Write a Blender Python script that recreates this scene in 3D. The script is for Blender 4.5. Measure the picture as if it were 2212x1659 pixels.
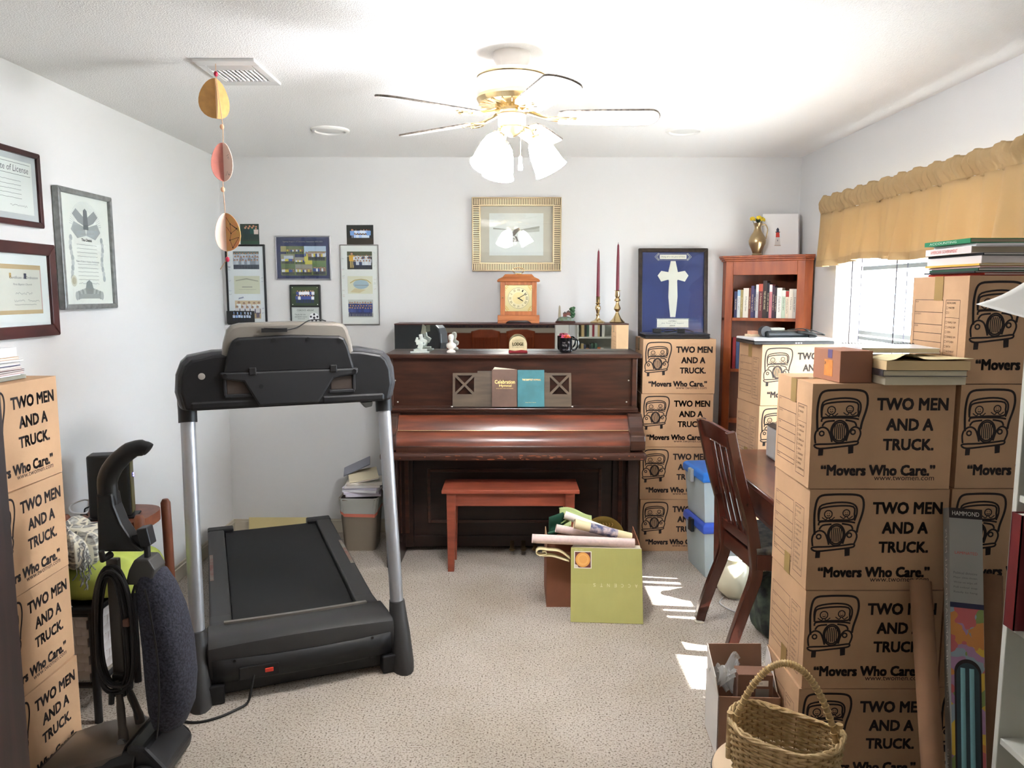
import bpy, bmesh, math, random
from mathutils import Matrix, Vector, Euler
PI = math.pi
R_ = math.radians
random.seed(7)
scene = bpy.context.scene
for o in list(bpy.data.objects): bpy.data.objects.remove(o)
C = scene.collection

# ---------------------------------------------------------------- camera, world, sun, exposure
cam_d = bpy.data.cameras.new('camera'); cam = bpy.data.objects.new('camera', cam_d); C.objects.link(cam)
cam_d.sensor_width = 36.0; cam_d.lens = 36.0 * 1650.0 / 2212.0
cam_d.clip_start = 0.02; cam_d.clip_end = 200
cam.location = (0, 0, 1.59); cam.rotation_euler = (R_(90 - 6.81), 0, 0)
scene.camera = cam
world = bpy.data.worlds.new('sky'); scene.world = world; world.use_nodes = True
wn = world.node_tree.nodes
wn['Background'].inputs[0].default_value = (0.80, 0.92, 1.08, 1)
wn['Background'].inputs[1].default_value = 10.0
sun_d = bpy.data.lights.new('sun', 'SUN'); sun_d.energy = 18.0; sun_d.angle = R_(0.6); sun_d.color = (1.0, 0.98, 0.96)
sun = bpy.data.objects.new('sun', sun_d); C.objects.link(sun)
sun.rotation_euler = Vector((-0.83, 0.10, -0.50)).to_track_quat('-Z', 'Y').to_euler()
sun.location = (8, 2, 5)
vs = scene.view_settings
vs.view_transform = 'Standard'; vs.look = 'None'; vs.gamma = 1.0; vs.use_curve_mapping = False
vs.exposure = 1.55

# ---------------------------------------------------------------- helpers
def lin(c):
    r = []
    for v in c[:3]:
        v = v / 255.0
        r.append(v / 12.92 if v <= 0.04045 else ((v + 0.055) / 1.055) ** 2.4)
    return (r[0], r[1], r[2], 1.0)

_m = {}
def mat(name, rgb=(128, 128, 128), rough=0.6, metal=0.0, bump=0.0, bscale=60.0, var=0.0, vscale=8.0, rgb2=None,
        grain=None, spec=0.5, emit=None, estr=0.0, transl=0.0, trans=0.0, sheen=0.0, alpha=1.0, coat=0.0, ior=1.45):
    """node material: base colour, optional noise variation towards rgb2, wood grain stretch, noise bump"""
    if name in _m: return _m[name]
    m = bpy.data.materials.new(name); m.use_nodes = True
    nt = m.node_tree; b = nt.nodes['Principled BSDF']; L = nt.links
    b.inputs['Base Color'].default_value = lin(rgb); b.inputs['Roughness'].default_value = rough
    b.inputs['Metallic'].default_value = metal; b.inputs['Specular IOR Level'].default_value = spec
    b.inputs['Coat Weight'].default_value = coat; b.inputs['Coat Roughness'].default_value = 0.15
    b.inputs['Sheen Weight'].default_value = sheen; b.inputs['IOR'].default_value = ior
    b.inputs['Transmission Weight'].default_value = trans; b.inputs['Alpha'].default_value = alpha
    if emit: b.inputs['Emission Color'].default_value = lin(emit) if max(emit) > 2 else (emit[0], emit[1], emit[2], 1); b.inputs['Emission Strength'].default_value = estr
    tc = None
    if var > 0 or bump > 0:
        tc = nt.nodes.new('ShaderNodeTexCoord')
    if var > 0:
        mp = nt.nodes.new('ShaderNodeMapping'); L.new(tc.outputs['Object'], mp.inputs[0])
        if grain: mp.inputs['Scale'].default_value = grain
        nz = nt.nodes.new('ShaderNodeTexNoise'); nz.inputs['Scale'].default_value = vscale; nz.inputs['Detail'].default_value = 6
        L.new(mp.outputs[0], nz.inputs['Vector'])
        rp = nt.nodes.new('ShaderNodeValToRGB')
        c2 = rgb2 if rgb2 else tuple(v * (1 - var) for v in rgb)
        rp.color_ramp.elements[0].position = 0.35; rp.color_ramp.elements[1].position = 0.65
        rp.color_ramp.elements[0].color = lin(c2); rp.color_ramp.elements[1].color = lin(rgb)
        L.new(nz.outputs['Fac'], rp.inputs[0]); L.new(rp.outputs[0], b.inputs['Base Color'])
    if bump > 0:
        n2 = nt.nodes.new('ShaderNodeTexNoise'); n2.inputs['Scale'].default_value = bscale; n2.inputs['Detail'].default_value = 3
        L.new(tc.outputs['Object'], n2.inputs['Vector'])
        bp = nt.nodes.new('ShaderNodeBump'); bp.inputs['Strength'].default_value = bump; bp.inputs['Distance'].default_value = 0.01
        L.new(n2.outputs['Fac'], bp.inputs['Height']); L.new(bp.outputs[0], b.inputs['Normal'])
    if transl > 0:
        t = nt.nodes.new('ShaderNodeBsdfTranslucent'); t.inputs[0].default_value = lin(rgb)
        mx = nt.nodes.new('ShaderNodeMixShader'); mx.inputs[0].default_value = transl
        L.new(b.outputs[0], mx.inputs[1]); L.new(t.outputs[0], mx.inputs[2])
        L.new(mx.outputs[0], nt.nodes['Material Output'].inputs['Surface'])
    _m[name] = m; return m

def print_mat():
    if 'flat_print' in _m: return _m['flat_print']
    m = bpy.data.materials.new('flat_print'); m.use_nodes = True; nt = m.node_tree
    a = nt.nodes.new('ShaderNodeAttribute'); a.attribute_name = 'Col'
    b = nt.nodes['Principled BSDF']; b.inputs['Roughness'].default_value = 0.55
    nt.links.new(a.outputs['Color'], b.inputs['Base Color']); _m['flat_print'] = m; return m

class G:
    """collects shapes into one mesh"""
    def __init__(s): s.bm = bmesh.new()
    def _x(s, vs, m):
        if m is not None: bmesh.ops.transform(s.bm, matrix=m, verts=vs)
    def box(s, c, d, r=None, m=None):
        v = [s.bm.verts.new((sx * d[0] / 2, sy * d[1] / 2, sz * d[2] / 2)) for sx in (-1, 1) for sy in (-1, 1) for sz in (-1, 1)]
        for f in ((0, 1, 3, 2), (4, 6, 7, 5), (0, 4, 5, 1), (2, 3, 7, 6), (0, 2, 6, 4), (1, 5, 7, 3)): s.bm.faces.new([v[i] for i in f])
        M = Matrix.Translation(c)
        if r: M = M @ Euler(r).to_matrix().to_4x4()
        if m is not None: M = m @ M
        s._x(v, M); return s
    def bb(s, x0, x1, y0, y1, z0, z1): return s.box(((x0 + x1) / 2, (y0 + y1) / 2, (z0 + z1) / 2), (x1 - x0, y1 - y0, z1 - z0))
    def loft(s, rings, close=True, caps=True):
        rr = [[s.bm.verts.new(p) for p in ring] for ring in rings]
        n = len(rr[0])
        for a, b in zip(rr, rr[1:]):
            for i in range(n if close else n - 1):
                j = (i + 1) % n
                try: s.bm.faces.new((a[i], a[j], b[j], b[i]))
                except ValueError: pass
        if caps and close and n > 2:
            for ring, rev in ((rr[0], True), (rr[-1], False)):
                try: s.bm.faces.new(ring[::-1] if rev else ring)
                except ValueError: pass
        return s
    def tube(s, pts, r, n=8, caps=True, closed=False):
        pts = [Vector(p) for p in pts]; k = len(pts); rings = []
        rad = r if isinstance(r, (list, tuple)) else [r] * k
        up = None
        for i, p in enumerate(pts):
            if closed: t = (pts[(i + 1) % k] - pts[i - 1])
            else: t = pts[min(i + 1, k - 1)] - pts[max(i - 1, 0)]
            t = t.normalized() if t.length > 1e-9 else Vector((0, 0, 1))
            if up is None:
                up = Vector((0, 0, 1)) if abs(t.z) < 0.9 else Vector((1, 0, 0))
            x = t.cross(up)
            if x.length < 1e-6: x = t.orthogonal()
            x.normalize(); y = x.cross(t).normalized(); up = y
            rings.append([p + (x * math.cos(2 * PI * a / n) + y * math.sin(2 * PI * a / n)) * rad[i] for a in range(n)])
        if closed: rings.append(rings[0]); caps = False
        return s.loft(rings, True, caps)
    def cyl(s, p, q, r, r2=None, n=16): return s.tube([p, q], [r, r if r2 is None else r2], n)
    def lathe(s, prof, o=(0, 0, 0), n=24, m=None, caps=True):
        rings = [[Vector((r * math.cos(2 * PI * a / n), r * math.sin(2 * PI * a / n), z)) for a in range(n)] for r, z in prof]
        M = Matrix.Translation(o) if m is None else Matrix.Translation(o) @ m
        rings = [[M @ p for p in ring] for ring in rings]
        return s.loft(rings, True, caps)
    def prism(s, poly, a, b, ax='y'):
        """extrude a 2D polygon: ax is the extrusion axis from a to b; poly in the other two axes (x,z)/(y,z)/(x,y)"""
        def P(u, v, w):
            return {'y': (u, w, v), 'x': (w, u, v), 'z': (u, v, w)}[ax]
        return s.loft([[P(u, v, a) for u, v in poly], [P(u, v, b) for u, v in poly]])
    def ell(s, c, r, u=16, v=10, m=None):
        prof = []
        rings = []
        for j in range(v + 1):
            th = PI * j / v; rr = max(math.sin(th), 1e-3); z = -math.cos(th)
            rings.append([Vector((rr * r[0] * math.cos(2 * PI * a / u), rr * r[1] * math.sin(2 * PI * a / u), z * r[2])) for a in range(u)])
        M = Matrix.Translation(c)
        if m is not None: M = M @ m
        return s.loft([[M @ p for p in ring] for ring in rings])
    def surf(s, f, nu, nv):
        return s.loft([[f(i / nu, j / nv) for i in range(nu + 1)] for j in range(nv + 1)], close=False, caps=False)
    def ribbon(s, pts, w, mp, closed=False):
        """flat stroke of width w along a 2D polyline, mapped to 3D with mp(u, v)"""
        k = len(pts); P = [Vector((p[0], p[1])) for p in pts]; a = []; b = []
        for i in range(k):
            if closed: t = P[(i + 1) % k] - P[i - 1]
            else: t = P[min(i + 1, k - 1)] - P[max(i - 1, 0)]
            if t.length < 1e-9: t = Vector((1, 0))
            t.normalize(); n = Vector((-t.y, t.x)) * w / 2
            a.append(s.bm.verts.new(mp(*(P[i] + n)))); b.append(s.bm.verts.new(mp(*(P[i] - n))))
        for i in range(k if closed else k - 1):
            j = (i + 1) % k
            try: s.bm.faces.new((a[i], b[i], b[j], a[j]))
            except ValueError: pass
        return s
    def poly(s, pts):
        s.bm.faces.new([s.bm.verts.new(p) for p in pts]); return s
    def mesh(s, name, m=None, smooth=False):
        me = bpy.data.meshes.new(name)
        bmesh.ops.recalc_face_normals(s.bm, faces=s.bm.faces)
        if smooth:
            for f in s.bm.faces: f.smooth = True
            for e in s.bm.edges:
                if len(e.link_faces) == 2 and e.calc_face_angle(0) > 0.7: e.smooth = False
        s.bm.to_mesh(me); s.bm.free()
        if m is not None: me.materials.append(m)
        return me
    def obj(s, name, m, parent=None, smooth=False, bevel=0.0, seg=2, solid=0.0, sub=0, loc=None, rot=None):
        o = bpy.data.objects.new(name, s.mesh(name, m, smooth)); C.objects.link(o)
        if parent is not None: o.parent = parent
        if loc: o.location = loc
        if rot: o.rotation_euler = rot
        if solid:
            q = o.modifiers.new('solid', 'SOLIDIFY'); q.thickness = solid; q.offset = 0
        if sub:
            q = o.modifiers.new('sub', 'SUBSURF'); q.levels = sub; q.render_levels = sub
        if bevel:
            q = o.modifiers.new('bevel', 'BEVEL'); q.width = bevel; q.segments = seg; q.limit_method = 'ANGLE'; q.angle_limit = R_(40)
        return o

def inst(name, me, parent=None, loc=None, rot=None):
    o = bpy.data.objects.new(name, me); C.objects.link(o)
    if parent is not None: o.parent = parent
    if loc: o.location = loc
    if rot: o.rotation_euler = rot
    return o

def tag(o, label, cat, group=None):
    o['label'] = label; o['category'] = cat
    if group: o['group'] = group
    return o
def thing(name, label, cat, loc=(0, 0, 0), rz=0.0, group=None, rot=None):
    o = bpy.data.objects.new(name, None); C.objects.link(o); o.empty_display_size = 0.05
    o.location = loc; o.rotation_euler = rot if rot else (0, 0, rz)
    return tag(o, label, cat, group)
def struct(o):
    o['kind'] = 'structure'; return o
def part(o, label): o['label'] = label; return o

class PR:
    """flat print: coloured polygons in a plane (u to the right, v up), mapped to 3D with mp(u, v, layer)"""
    def __init__(s, mp): s.v = []; s.f = []; s.c = []; s.mp = mp; s.k = 0
    def poly(s, pts, col):
        n = len(s.v); s.k += 1
        for u, v in pts: s.v.append(s.mp(u, v, s.k))
        s.f.append(tuple(range(n, n + len(pts)))); s.c.append(lin(col)); return s
    def rect(s, u0, v0, u1, v1, col): return s.poly([(u0, v0), (u1, v0), (u1, v1), (u0, v1)], col)
    def disc(s, u, v, r, col, rv=None, n=8):
        rv = r if rv is None else rv
        return s.poly([(u + r * math.cos(2 * PI * a / n), v + rv * math.sin(2 * PI * a / n)) for a in range(n)], col)
    def line(s, pts, w, col):
        for (a, b), (c, d) in zip(pts, pts[1:]):
            t = Vector((c - a, d - b)); 
            if t.length < 1e-9: continue
            n = Vector((-t.y, t.x)).normalized() * w / 2
            s.poly([(a + n.x, b + n.y), (a - n.x, b - n.y), (c - n.x, d - n.y), (c + n.x, d + n.y)], col)
        return s
    def person(s, u, v, h, shirt, pants, skin=(205, 150, 120), hair=(60, 40, 30)):
        w = h * 0.17
        s.rect(u - w * 0.7, v, u - w * 0.1, v + h * 0.45, pants); s.rect(u + w * 0.1, v, u + w * 0.7, v + h * 0.45, pants)
        s.poly([(u - w, v + h * 0.42), (u + w, v + h * 0.42), (u + w * 1.1, v + h * 0.8), (u - w * 1.1, v + h * 0.8)], shirt)
        s.disc(u, v + h * 0.9, h * 0.1, hair); s.disc(u, v + h * 0.88, h * 0.08, skin)
    def obj(s, name, parent=None):
        me = bpy.data.meshes.new(name); me.from_pydata(s.v, [], s.f)
        ca = me.color_attributes.new('Col', 'FLOAT_COLOR', 'CORNER')
        i = 0
        for f, c in zip(s.f, s.c):
            for _ in f: ca.data[i].color = c; i += 1
        me.materials.append(print_mat())
        o = bpy.data.objects.new(name, me); C.objects.link(o)
        if parent is not None: o.parent = parent
        return o

_tc = {}
def text_verts(s, bold=0.0, shear=0.0):
    """outline-filled text normalised to a unit box: (verts 2D 0..1, faces, aspect)"""
    k = (s, bold, shear)
    if k in _tc: return _tc[k]
    cu = bpy.data.curves.new('t', 'FONT'); cu.body = s; cu.offset = bold; cu.resolution_u = 2; cu.shear = shear
    o = bpy.data.objects.new('t', cu); C.objects.link(o)
    dg = bpy.context.evaluated_depsgraph_get(); me = bpy.data.meshes.new_from_object(o.evaluated_get(dg))
    vs_ = [(v.co.x, v.co.y) for v in me.vertices]; fs = [tuple(p.vertices) for p in me.polygons]
    bpy.data.objects.remove(o); bpy.data.curves.remove(cu); bpy.data.meshes.remove(me)
    x0 = min(v[0] for v in vs_); x1 = max(v[0] for v in vs_); y0 = min(v[1] for v in vs_); y1 = max(v[1] for v in vs_)
    vs_ = [((x - x0) / (x1 - x0), (y - y0) / (y1 - y0)) for x, y in vs_]
    _tc[k] = (vs_, fs, (x1 - x0) / (y1 - y0)); return _tc[k]
def text_into(g, s, u0, v0, w, h, mp, bold=0.015, shear=0.0):
    """add filled lettering to G: lower-left (u0,v0), size w x h; h or w may be None"""
    vs_, fs, asp = text_verts(s, 0.0, shear)
    if w is None: w = h * asp
    if h is None: h = w / asp
    e = bold * 1.6 * h
    for du, dv in (((-e, -e), (e, -e), (e, e), (-e, e)) if bold > .012 else ((0, 0),)):
        vv = [g.bm.verts.new(mp(u0 + x * w + du, v0 + y * h + dv)) for x, y in vs_]
        for f in fs:
            try: g.bm.faces.new([vv[i] for i in f])
            except ValueError: pass
    return w, h
def circ(u, v, r, n=16, rv=None, a0=0, a1=360):
    rv = r if rv is None else rv; full = abs(a1 - a0) >= 360
    return [(u + r * math.cos(R_(a0 + (a1 - a0) * i / (n if full else n - 1))), v + rv * math.sin(R_(a0 + (a1 - a0) * i / (n if full else n - 1)))) for i in range(n)]

def smooth_path(pts, k=4):
    """Catmull-Rom resampling of a point list"""
    P = [Vector(p) for p in pts]; out = []
    for i in range(len(P) - 1):
        p0 = P[max(i - 1, 0)]; p1 = P[i]; p2 = P[i + 1]; p3 = P[min(i + 2, len(P) - 1)]
        for j in range(k):
            t = j / k
            out.append(0.5 * ((2 * p1) + (p2 - p0) * t + (2 * p0 - 5 * p1 + 4 * p2 - p3) * t * t + (3 * p1 - p0 - 3 * p2 + p3) * t ** 3))
    out.append(P[-1]); return out
# ---------------------------------------------------------------- the room
XL, XR, YB, YF, ZC = -1.86, 1.83, 4.96, 0.55, 2.44
WALL = mat('wall_paint', (222, 221, 219), 0.75, bump=0.08, bscale=220)
def carpet_mat():
    m = bpy.data.materials.new('carpet'); m.use_nodes = True; nt = m.node_tree; L = nt.links; b = nt.nodes['Principled BSDF']
    b.inputs['Roughness'].default_value = 0.95; b.inputs['Specular IOR Level'].default_value = 0.1
    tc = nt.nodes.new('ShaderNodeTexCoord')
    n1 = nt.nodes.new('ShaderNodeTexNoise'); n1.inputs['Scale'].default_value = 140; n1.inputs['Detail'].default_value = 3
    r1 = nt.nodes.new('ShaderNodeValToRGB')
    e = r1.color_ramp.elements
    e[0].position = 0.31; e[0].color = lin((86, 74, 66)); e[1].position = 0.46; e[1].color = lin((184, 174, 162))
    x = e.new(0.37); x.color = lin((140, 128, 116)); x = e.new(0.66); x.color = lin((198, 189, 179))
    n2 = nt.nodes.new('ShaderNodeTexNoise'); n2.inputs['Scale'].default_value = 2.2; n2.inputs['Detail'].default_value = 3
    mx = nt.nodes.new('ShaderNodeMix'); mx.data_type = 'RGBA'; mx.blend_type = 'MULTIPLY'
    r2 = nt.nodes.new('ShaderNodeValToRGB'); r2.color_ramp.elements[0].color = (0.86, 0.84, 0.8, 1); r2.color_ramp.elements[1].color = (1, 1, 1, 1)
    r2.color_ramp.elements[0].position = 0.3; r2.color_ramp.elements[1].position = 0.6
    L.new(tc.outputs['Object'], n1.inputs['Vector']); L.new(tc.outputs['Object'], n2.inputs['Vector'])
    L.new(n1.outputs['Fac'], r1.inputs[0]); L.new(n2.outputs['Fac'], r2.inputs[0])
    mx.inputs[0].default_value = 1.0; L.new(r1.outputs[0], mx.inputs[6]); L.new(r2.outputs[0], mx.inputs[7]); L.new(mx.outputs[2], b.inputs['Base Color'])
    v = nt.nodes.new('ShaderNodeTexVoronoi'); v.inputs['Scale'].default_value = 240
    L.new(tc.outputs['Object'], v.inputs['Vector'])
    bp = nt.nodes.new('ShaderNodeBump'); bp.inputs['Strength'].default_value = 0.35; bp.inputs['Distance'].default_value = 0.004
    L.new(v.outputs['Distance'], bp.inputs['Height']); L.new(bp.outputs[0], b.inputs['Normal'])
    return m
def popcorn_mat():
    m = bpy.data.materials.new('textured_ceiling'); m.use_nodes = True; nt = m.node_tree; L = nt.links; b = nt.nodes['Principled BSDF']
    b.inputs['Base Color'].default_value = lin((244, 242, 239)); b.inputs['Roughness'].default_value = 0.9
    tc = nt.nodes.new('ShaderNodeTexCoord')
    v = nt.nodes.new('ShaderNodeTexNoise'); v.inputs['Scale'].default_value = 190; v.inputs['Detail'].default_value = 2
    r = nt.nodes.new('ShaderNodeValToRGB'); r.color_ramp.elements[0].position = 0.45; r.color_ramp.elements[1].position = 0.6
    L.new(tc.outputs['Object'], v.inputs['Vector']); L.new(v.outputs['Fac'], r.inputs[0])
    bp = nt.nodes.new('ShaderNodeBump'); bp.inputs['Strength'].default_value = 0.35; bp.inputs['Distance'].default_value = 0.008
    L.new(r.outputs[0], bp.inputs['Height']); L.new(bp.outputs[0], b.inputs['Normal'])
    return m
struct(G().bb(-3.2, 3.2, -3.6, YB + .15, -0.1, 0).obj('floor', carpet_mat()))
struct(G().bb(-3.2, 3.2, -3.6, YB + .15, ZC, ZC + .1).obj('ceiling', popcorn_mat()))
struct(G().bb(XL - .15, XR + .15, YB, YB + .15, 0, ZC).obj('wall_back', WALL))
struct(G().bb(XL - .15, XL, YF - .1, YB, 0, ZC).obj('wall_left', WALL))
# right wall with the window opening (y 2.45..4.36, z 0.53..2.05)
WY0, WY1, WZ0, WZ1 = 2.66, 4.36, 0.53, 2.05
g = G(); g.bb(XR, XR + .17, YF - .1, WY0, 0, ZC).bb(XR, XR + .17, WY1, YB, 0, ZC)
g.bb(XR, XR + .17, WY0, WY1, 0, WZ0).bb(XR, XR + .17, WY0, WY1, WZ1, ZC)
struct(g.obj('wall_right', WALL))
# front wall (behind the camera) with the wide doorway, and the dining room beyond it
g = G(); g.bb(XL, -.97, YF - .1, YF, 0, ZC).bb(.52, XR, YF - .1, YF, 0, ZC).bb(-.97, .52, YF - .1, YF, 2.08, ZC)
struct(g.obj('wall_front', WALL))
WHITE = mat('white_gloss_paint', (236, 234, 228), 0.4)
g = G(); g.bb(.52, .66, YF, YF + .02, 0, 2.2).bb(-1.11, -.97, YF, YF + .02, 0, 2.2).bb(-.97, .52, YF, YF + .02, 2.08, 2.2)
g.bb(.50, .52, YF - .12, YF + .02, 0, 2.08).bb(-.97, -.95, YF - .12, YF + .02, 0, 2.08)
struct(g.obj('trim_1', WHITE, bevel=.003))
TERRA = mat('terracotta_paint', (168, 88, 62), 0.7)
struct(G().bb(-3.2, 3.2, -3.6, -3.5, 0, .92).obj('wall_dining_lower', TERRA))
struct(G().bb(-3.2, 3.2, -3.6, -3.5, 1.0, ZC).obj('wall_dining_upper', mat('navy_paper', (52, 54, 84), 0.7, var=.6, vscale=24, rgb2=(110, 96, 90))))
struct(G().bb(-3.2, 3.2, -3.6, -3.47, .92, 1.0).obj('trim_2', WHITE))
struct(G().bb(-3.3, -3.2, -3.6, YF - .1, 0, ZC).bb(-3.3, XL - .15, YF - .2, YF - .1, 0, ZC).obj('wall_dining_left', TERRA))
struct(G().bb(3.2, 3.3, -3.6, YF - .1, 0, ZC).bb(XR + .1, 3.3, YF - .2, YF - .1, 0, ZC).obj('wall_dining_right', TERRA))
# baseboards
BBM = mat('baseboard_paint', (205, 196, 178), 0.45)
def bboard(name, p):
    g = G(); x0, x1, y0, y1, ax = p
    g.bb(x0, x1, y0, y1, 0, .075)
    if ax == 'y': g.bb(x0, x1, y0 + .005, y1, .075, .092)
    elif ax == 'l': g.bb(x0, x1 - .005, y0, y1, .075, .092)
    else: g.bb(x0 + .005, x1, y0, y1, .075, .092)
    struct(g.obj(name, BBM, bevel=.003))
bboard('baseboard_back', (XL, XR, YB - .014, YB, 'y'))
bboard('baseboard_left', (XL, XL + .014, YF, YB - .014, 'l'))
bboard('baseboard_right', (XR - .014, XR, YF, YB - .014, 'r'))
# dark wooden door standing open at the left edge of the view
DOORW = mat('dark_door_wood', (58, 34, 28), 0.45, var=.3, vscale=5, grain=(8, 8, .6))
d = struct(thing('door_1', 'dark brown wooden door standing open at the left edge', 'door', (-.985, 1.0, 0)))
del d['category']
G().bb(-.02, .02, -.43, .43, .01, 2.03).obj('door_leaf', DOORW, d, bevel=.003)
for z0, z1 in ((.25, .95), (1.1, 1.85)): G().bb(.02, .028, -.3, .3, z0, z1).obj('door_panel', DOORW, d, bevel=.006)
g = G(); g.lathe([(.012, 0), (.012, .03), (.028, .04), (.03, .055), (.02, .07), (.001, .072)], (-.02, .36, 1.0), m=Matrix.Rotation(-PI / 2, 4, 'Y')); g.obj('door_knob', mat('brass', (206, 184, 140), .25, 1.0), d, True)

# window with frame, sash bars, panes
w = struct(thing('window_1', 'bright double-hung window behind white blinds on the right wall', 'window', (XR, 0, 0))); del w['category']
VINYL = mat('white_vinyl', (244, 245, 245), 0.4)
g = G(); xo = .12
g.bb(xo, xo + .05, WY0, WY0 + .05, WZ0, WZ1).bb(xo, xo + .05, WY1 - .05, WY1, WZ0, WZ1).bb(xo, xo + .05, WY0 + .05, WY1 - .05, WZ0, WZ0 + .05).bb(xo, xo + .05, WY0 + .05, WY1 - .05, WZ1 - .05, WZ1)
g.obj('window_frame', VINYL, w, bevel=.003)
ym = (WY0 + WY1) / 2
g = G(); g.bb(xo + .005, xo + .045, WY0 + .05, WY1 - .05, 1.33, 1.38).bb(xo + .005, xo + .045, ym - .03, ym + .03, WZ0 + .05, 1.33).bb(xo + .005, xo + .045, ym - .03, ym + .03, 1.38, WZ1 - .05)
g.bb(xo + .01, xo + .035, WY0 + .05, WY1 - .05, 1.71, 1.735); g.obj('sash_rail', mat('grey_sash', (70, 72, 72), .5), w)
GLASS = bpy.data.materials.new('window_glass'); GLASS.use_nodes = True
nt = GLASS.node_tree; nt.nodes.remove(nt.nodes['Principled BSDF'])
tb = nt.nodes.new('ShaderNodeBsdfTransparent'); tb.inputs[0].default_value = (.95, .97, .97, 1); gb = nt.nodes.new('ShaderNodeBsdfGlossy'); gb.inputs['Roughness'].default_value = .02
mx = nt.nodes.new('ShaderNodeMixShader'); mx.inputs[0].default_value = .04; nt.links.new(tb.outputs[0], mx.inputs[1]); nt.links.new(gb.outputs[0], mx.inputs[2]); nt.links.new(mx.outputs[0], nt.nodes['Material Output'].inputs[0])
for y0, y1 in ((WY0 + .05, ym - .03), (ym + .03, WY1 - .05)):
    for z0, z1 in ((WZ0 + .05, 1.33), (1.38, WZ1 - .05)):
        G().bb(xo + .023, xo + .027, y0, y1, z0, z1).obj('window_pane', GLASS, w)
struct(G().bb(XR - .03, XR + .12, WY0 - .03, WY1 + .02, WZ0 - .02, WZ0).obj('window_sill', VINYL, bevel=.004)); bpy.data.objects['window_sill'].parent = w; bpy.data.objects['window_sill'].location = (-XR, 0, 0)
# exterior ground outside so the blinds see garden light
struct(G().bb(2.05, 14, -8, 14, -.5, -.4).obj('ground_outside', mat('pale_patio', (190, 186, 170), .9, var=.2, vscale=2)))

# horizontal blind: headrail, slats, cords, bottom rail
bl = thing('window_blind', 'white horizontal slat blind hanging inside the window on the right wall', 'blind', (XR + .065, 0, 0))
SLAT = mat('white_blind_slat', (246, 246, 244), 0.45, transl=.25)
G().bb(-.025, .025, WY0 + .02, WY1 - .03, WZ1 - .045, WZ1 - .005).obj('headrail', VINYL, bl, bevel=.003)
sl = G(); n = 5; L_ = WY1 - WY0 - .06
sl.loft([[(-.024 + .048 * i / 4, y, .004 * (1 - ((i - 2) / 2) ** 2)) for i in range(5)] for y in (WY0 + .025, WY1 - .035)], close=False, caps=False)
slm = sl.mesh('slat', SLAT, True)
for i in range(30):
    inst('slat', slm, bl, (0, 0, .765 + i * .0425), (0, R_(18), 0))
G().bb(-.025, .025, WY0 + .025, WY1 - .035, .715, .737).obj('bottom_rail', VINYL, bl, bevel=.003)
for y in (4.24, 3.75, 3.26, 2.77):
    for dx in (-.026, .026): G().bb(dx - .0008, dx + .0008, y - .0045, y + .0045, .73, 2.0).obj('ladder_tape', mat('ladder_tape', (64, 62, 74), .8), bl)
g = G(); g.cyl((-.03, 4.28, 1.98), (-.035, 4.29, 1.35), .004, n=6); g.obj('tilt_wand', VINYL, bl)

# valance on a rod
va = thing('valance_curtain', 'short mustard yellow gathered valance above the window on the right wall', 'curtain', (0, 0, 0))
VAL = mat('mustard_sheer', (198, 170, 126), 0.85, transl=.32, bump=.15, bscale=500)
VALH = mat('mustard_header', (186, 158, 114), 0.85, transl=.15, bump=.2, bscale=300)
Y0v, Y1v = 2.3, 4.42
def fold(y, k): return math.sin(y * 34 + 1.3 * math.sin(y * 9)) * .5 + math.sin(y * 61 + k) * .3 + math.sin(y * 17 + 2) * .3
def vf(u, v):
    y = Y0v + (Y1v - Y0v) * u; z = 2.03 - .285 * v
    amp = .010 + .030 * v
    x = 1.748 - .014 * v + fold(y, 0) * amp
    return (x, y + .012 * v * (u - .5) * 2, z + .012 * v * math.sin(y * 7))
G().surf(vf, 300, 8).obj('drop', VAL, va, True, solid=.0012)
def hf(u, v):
    y = Y0v + (Y1v - Y0v) * u
    ang = PI * (1.0 * v) * 2
    r = .018 + .05 * abs(math.sin(ang / 2)) * 0
    zz = 2.125 - .1 * v
    bulge = .02 * math.sin(PI * min(v / .85, 1)) + .006 * math.sin(y * 90 + 3 * math.sin(y * 21)) + .004 * math.sin(y * 150 + v * 5)
    return (1.752 - bulge, y, zz + .006 * math.sin(y * 45))
G().surf(hf, 420, 10).obj('rod_pocket', VALH, va, True, solid=.0015)
def hemf(u, v):
    p = vf(u, .88 + .12 * v); return (p[0] - .002, p[1], p[2])
part(G().surf(hemf, 300, 1).obj('hem', VALH, va, True), 'double layer hem')
def retf(u, v):
    y = Y1v + .004 * math.sin(v * 9); return (1.755 + .07 * u, y, 2.12 - .375 * v)
G().surf(retf, 3, 6).obj('side_return', VAL, va, True, solid=.0012)
g = G(); g.cyl((1.765, Y0v, 2.075), (1.765, Y1v - .005, 2.075), .012, n=10)
g.cyl((1.765, Y1v - .01, 2.075), (1.83, Y1v - .01, 2.075), .01, n=8); g.obj('curtain_rod', mat('white_metal', (230, 230, 226), .4), va)

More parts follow.
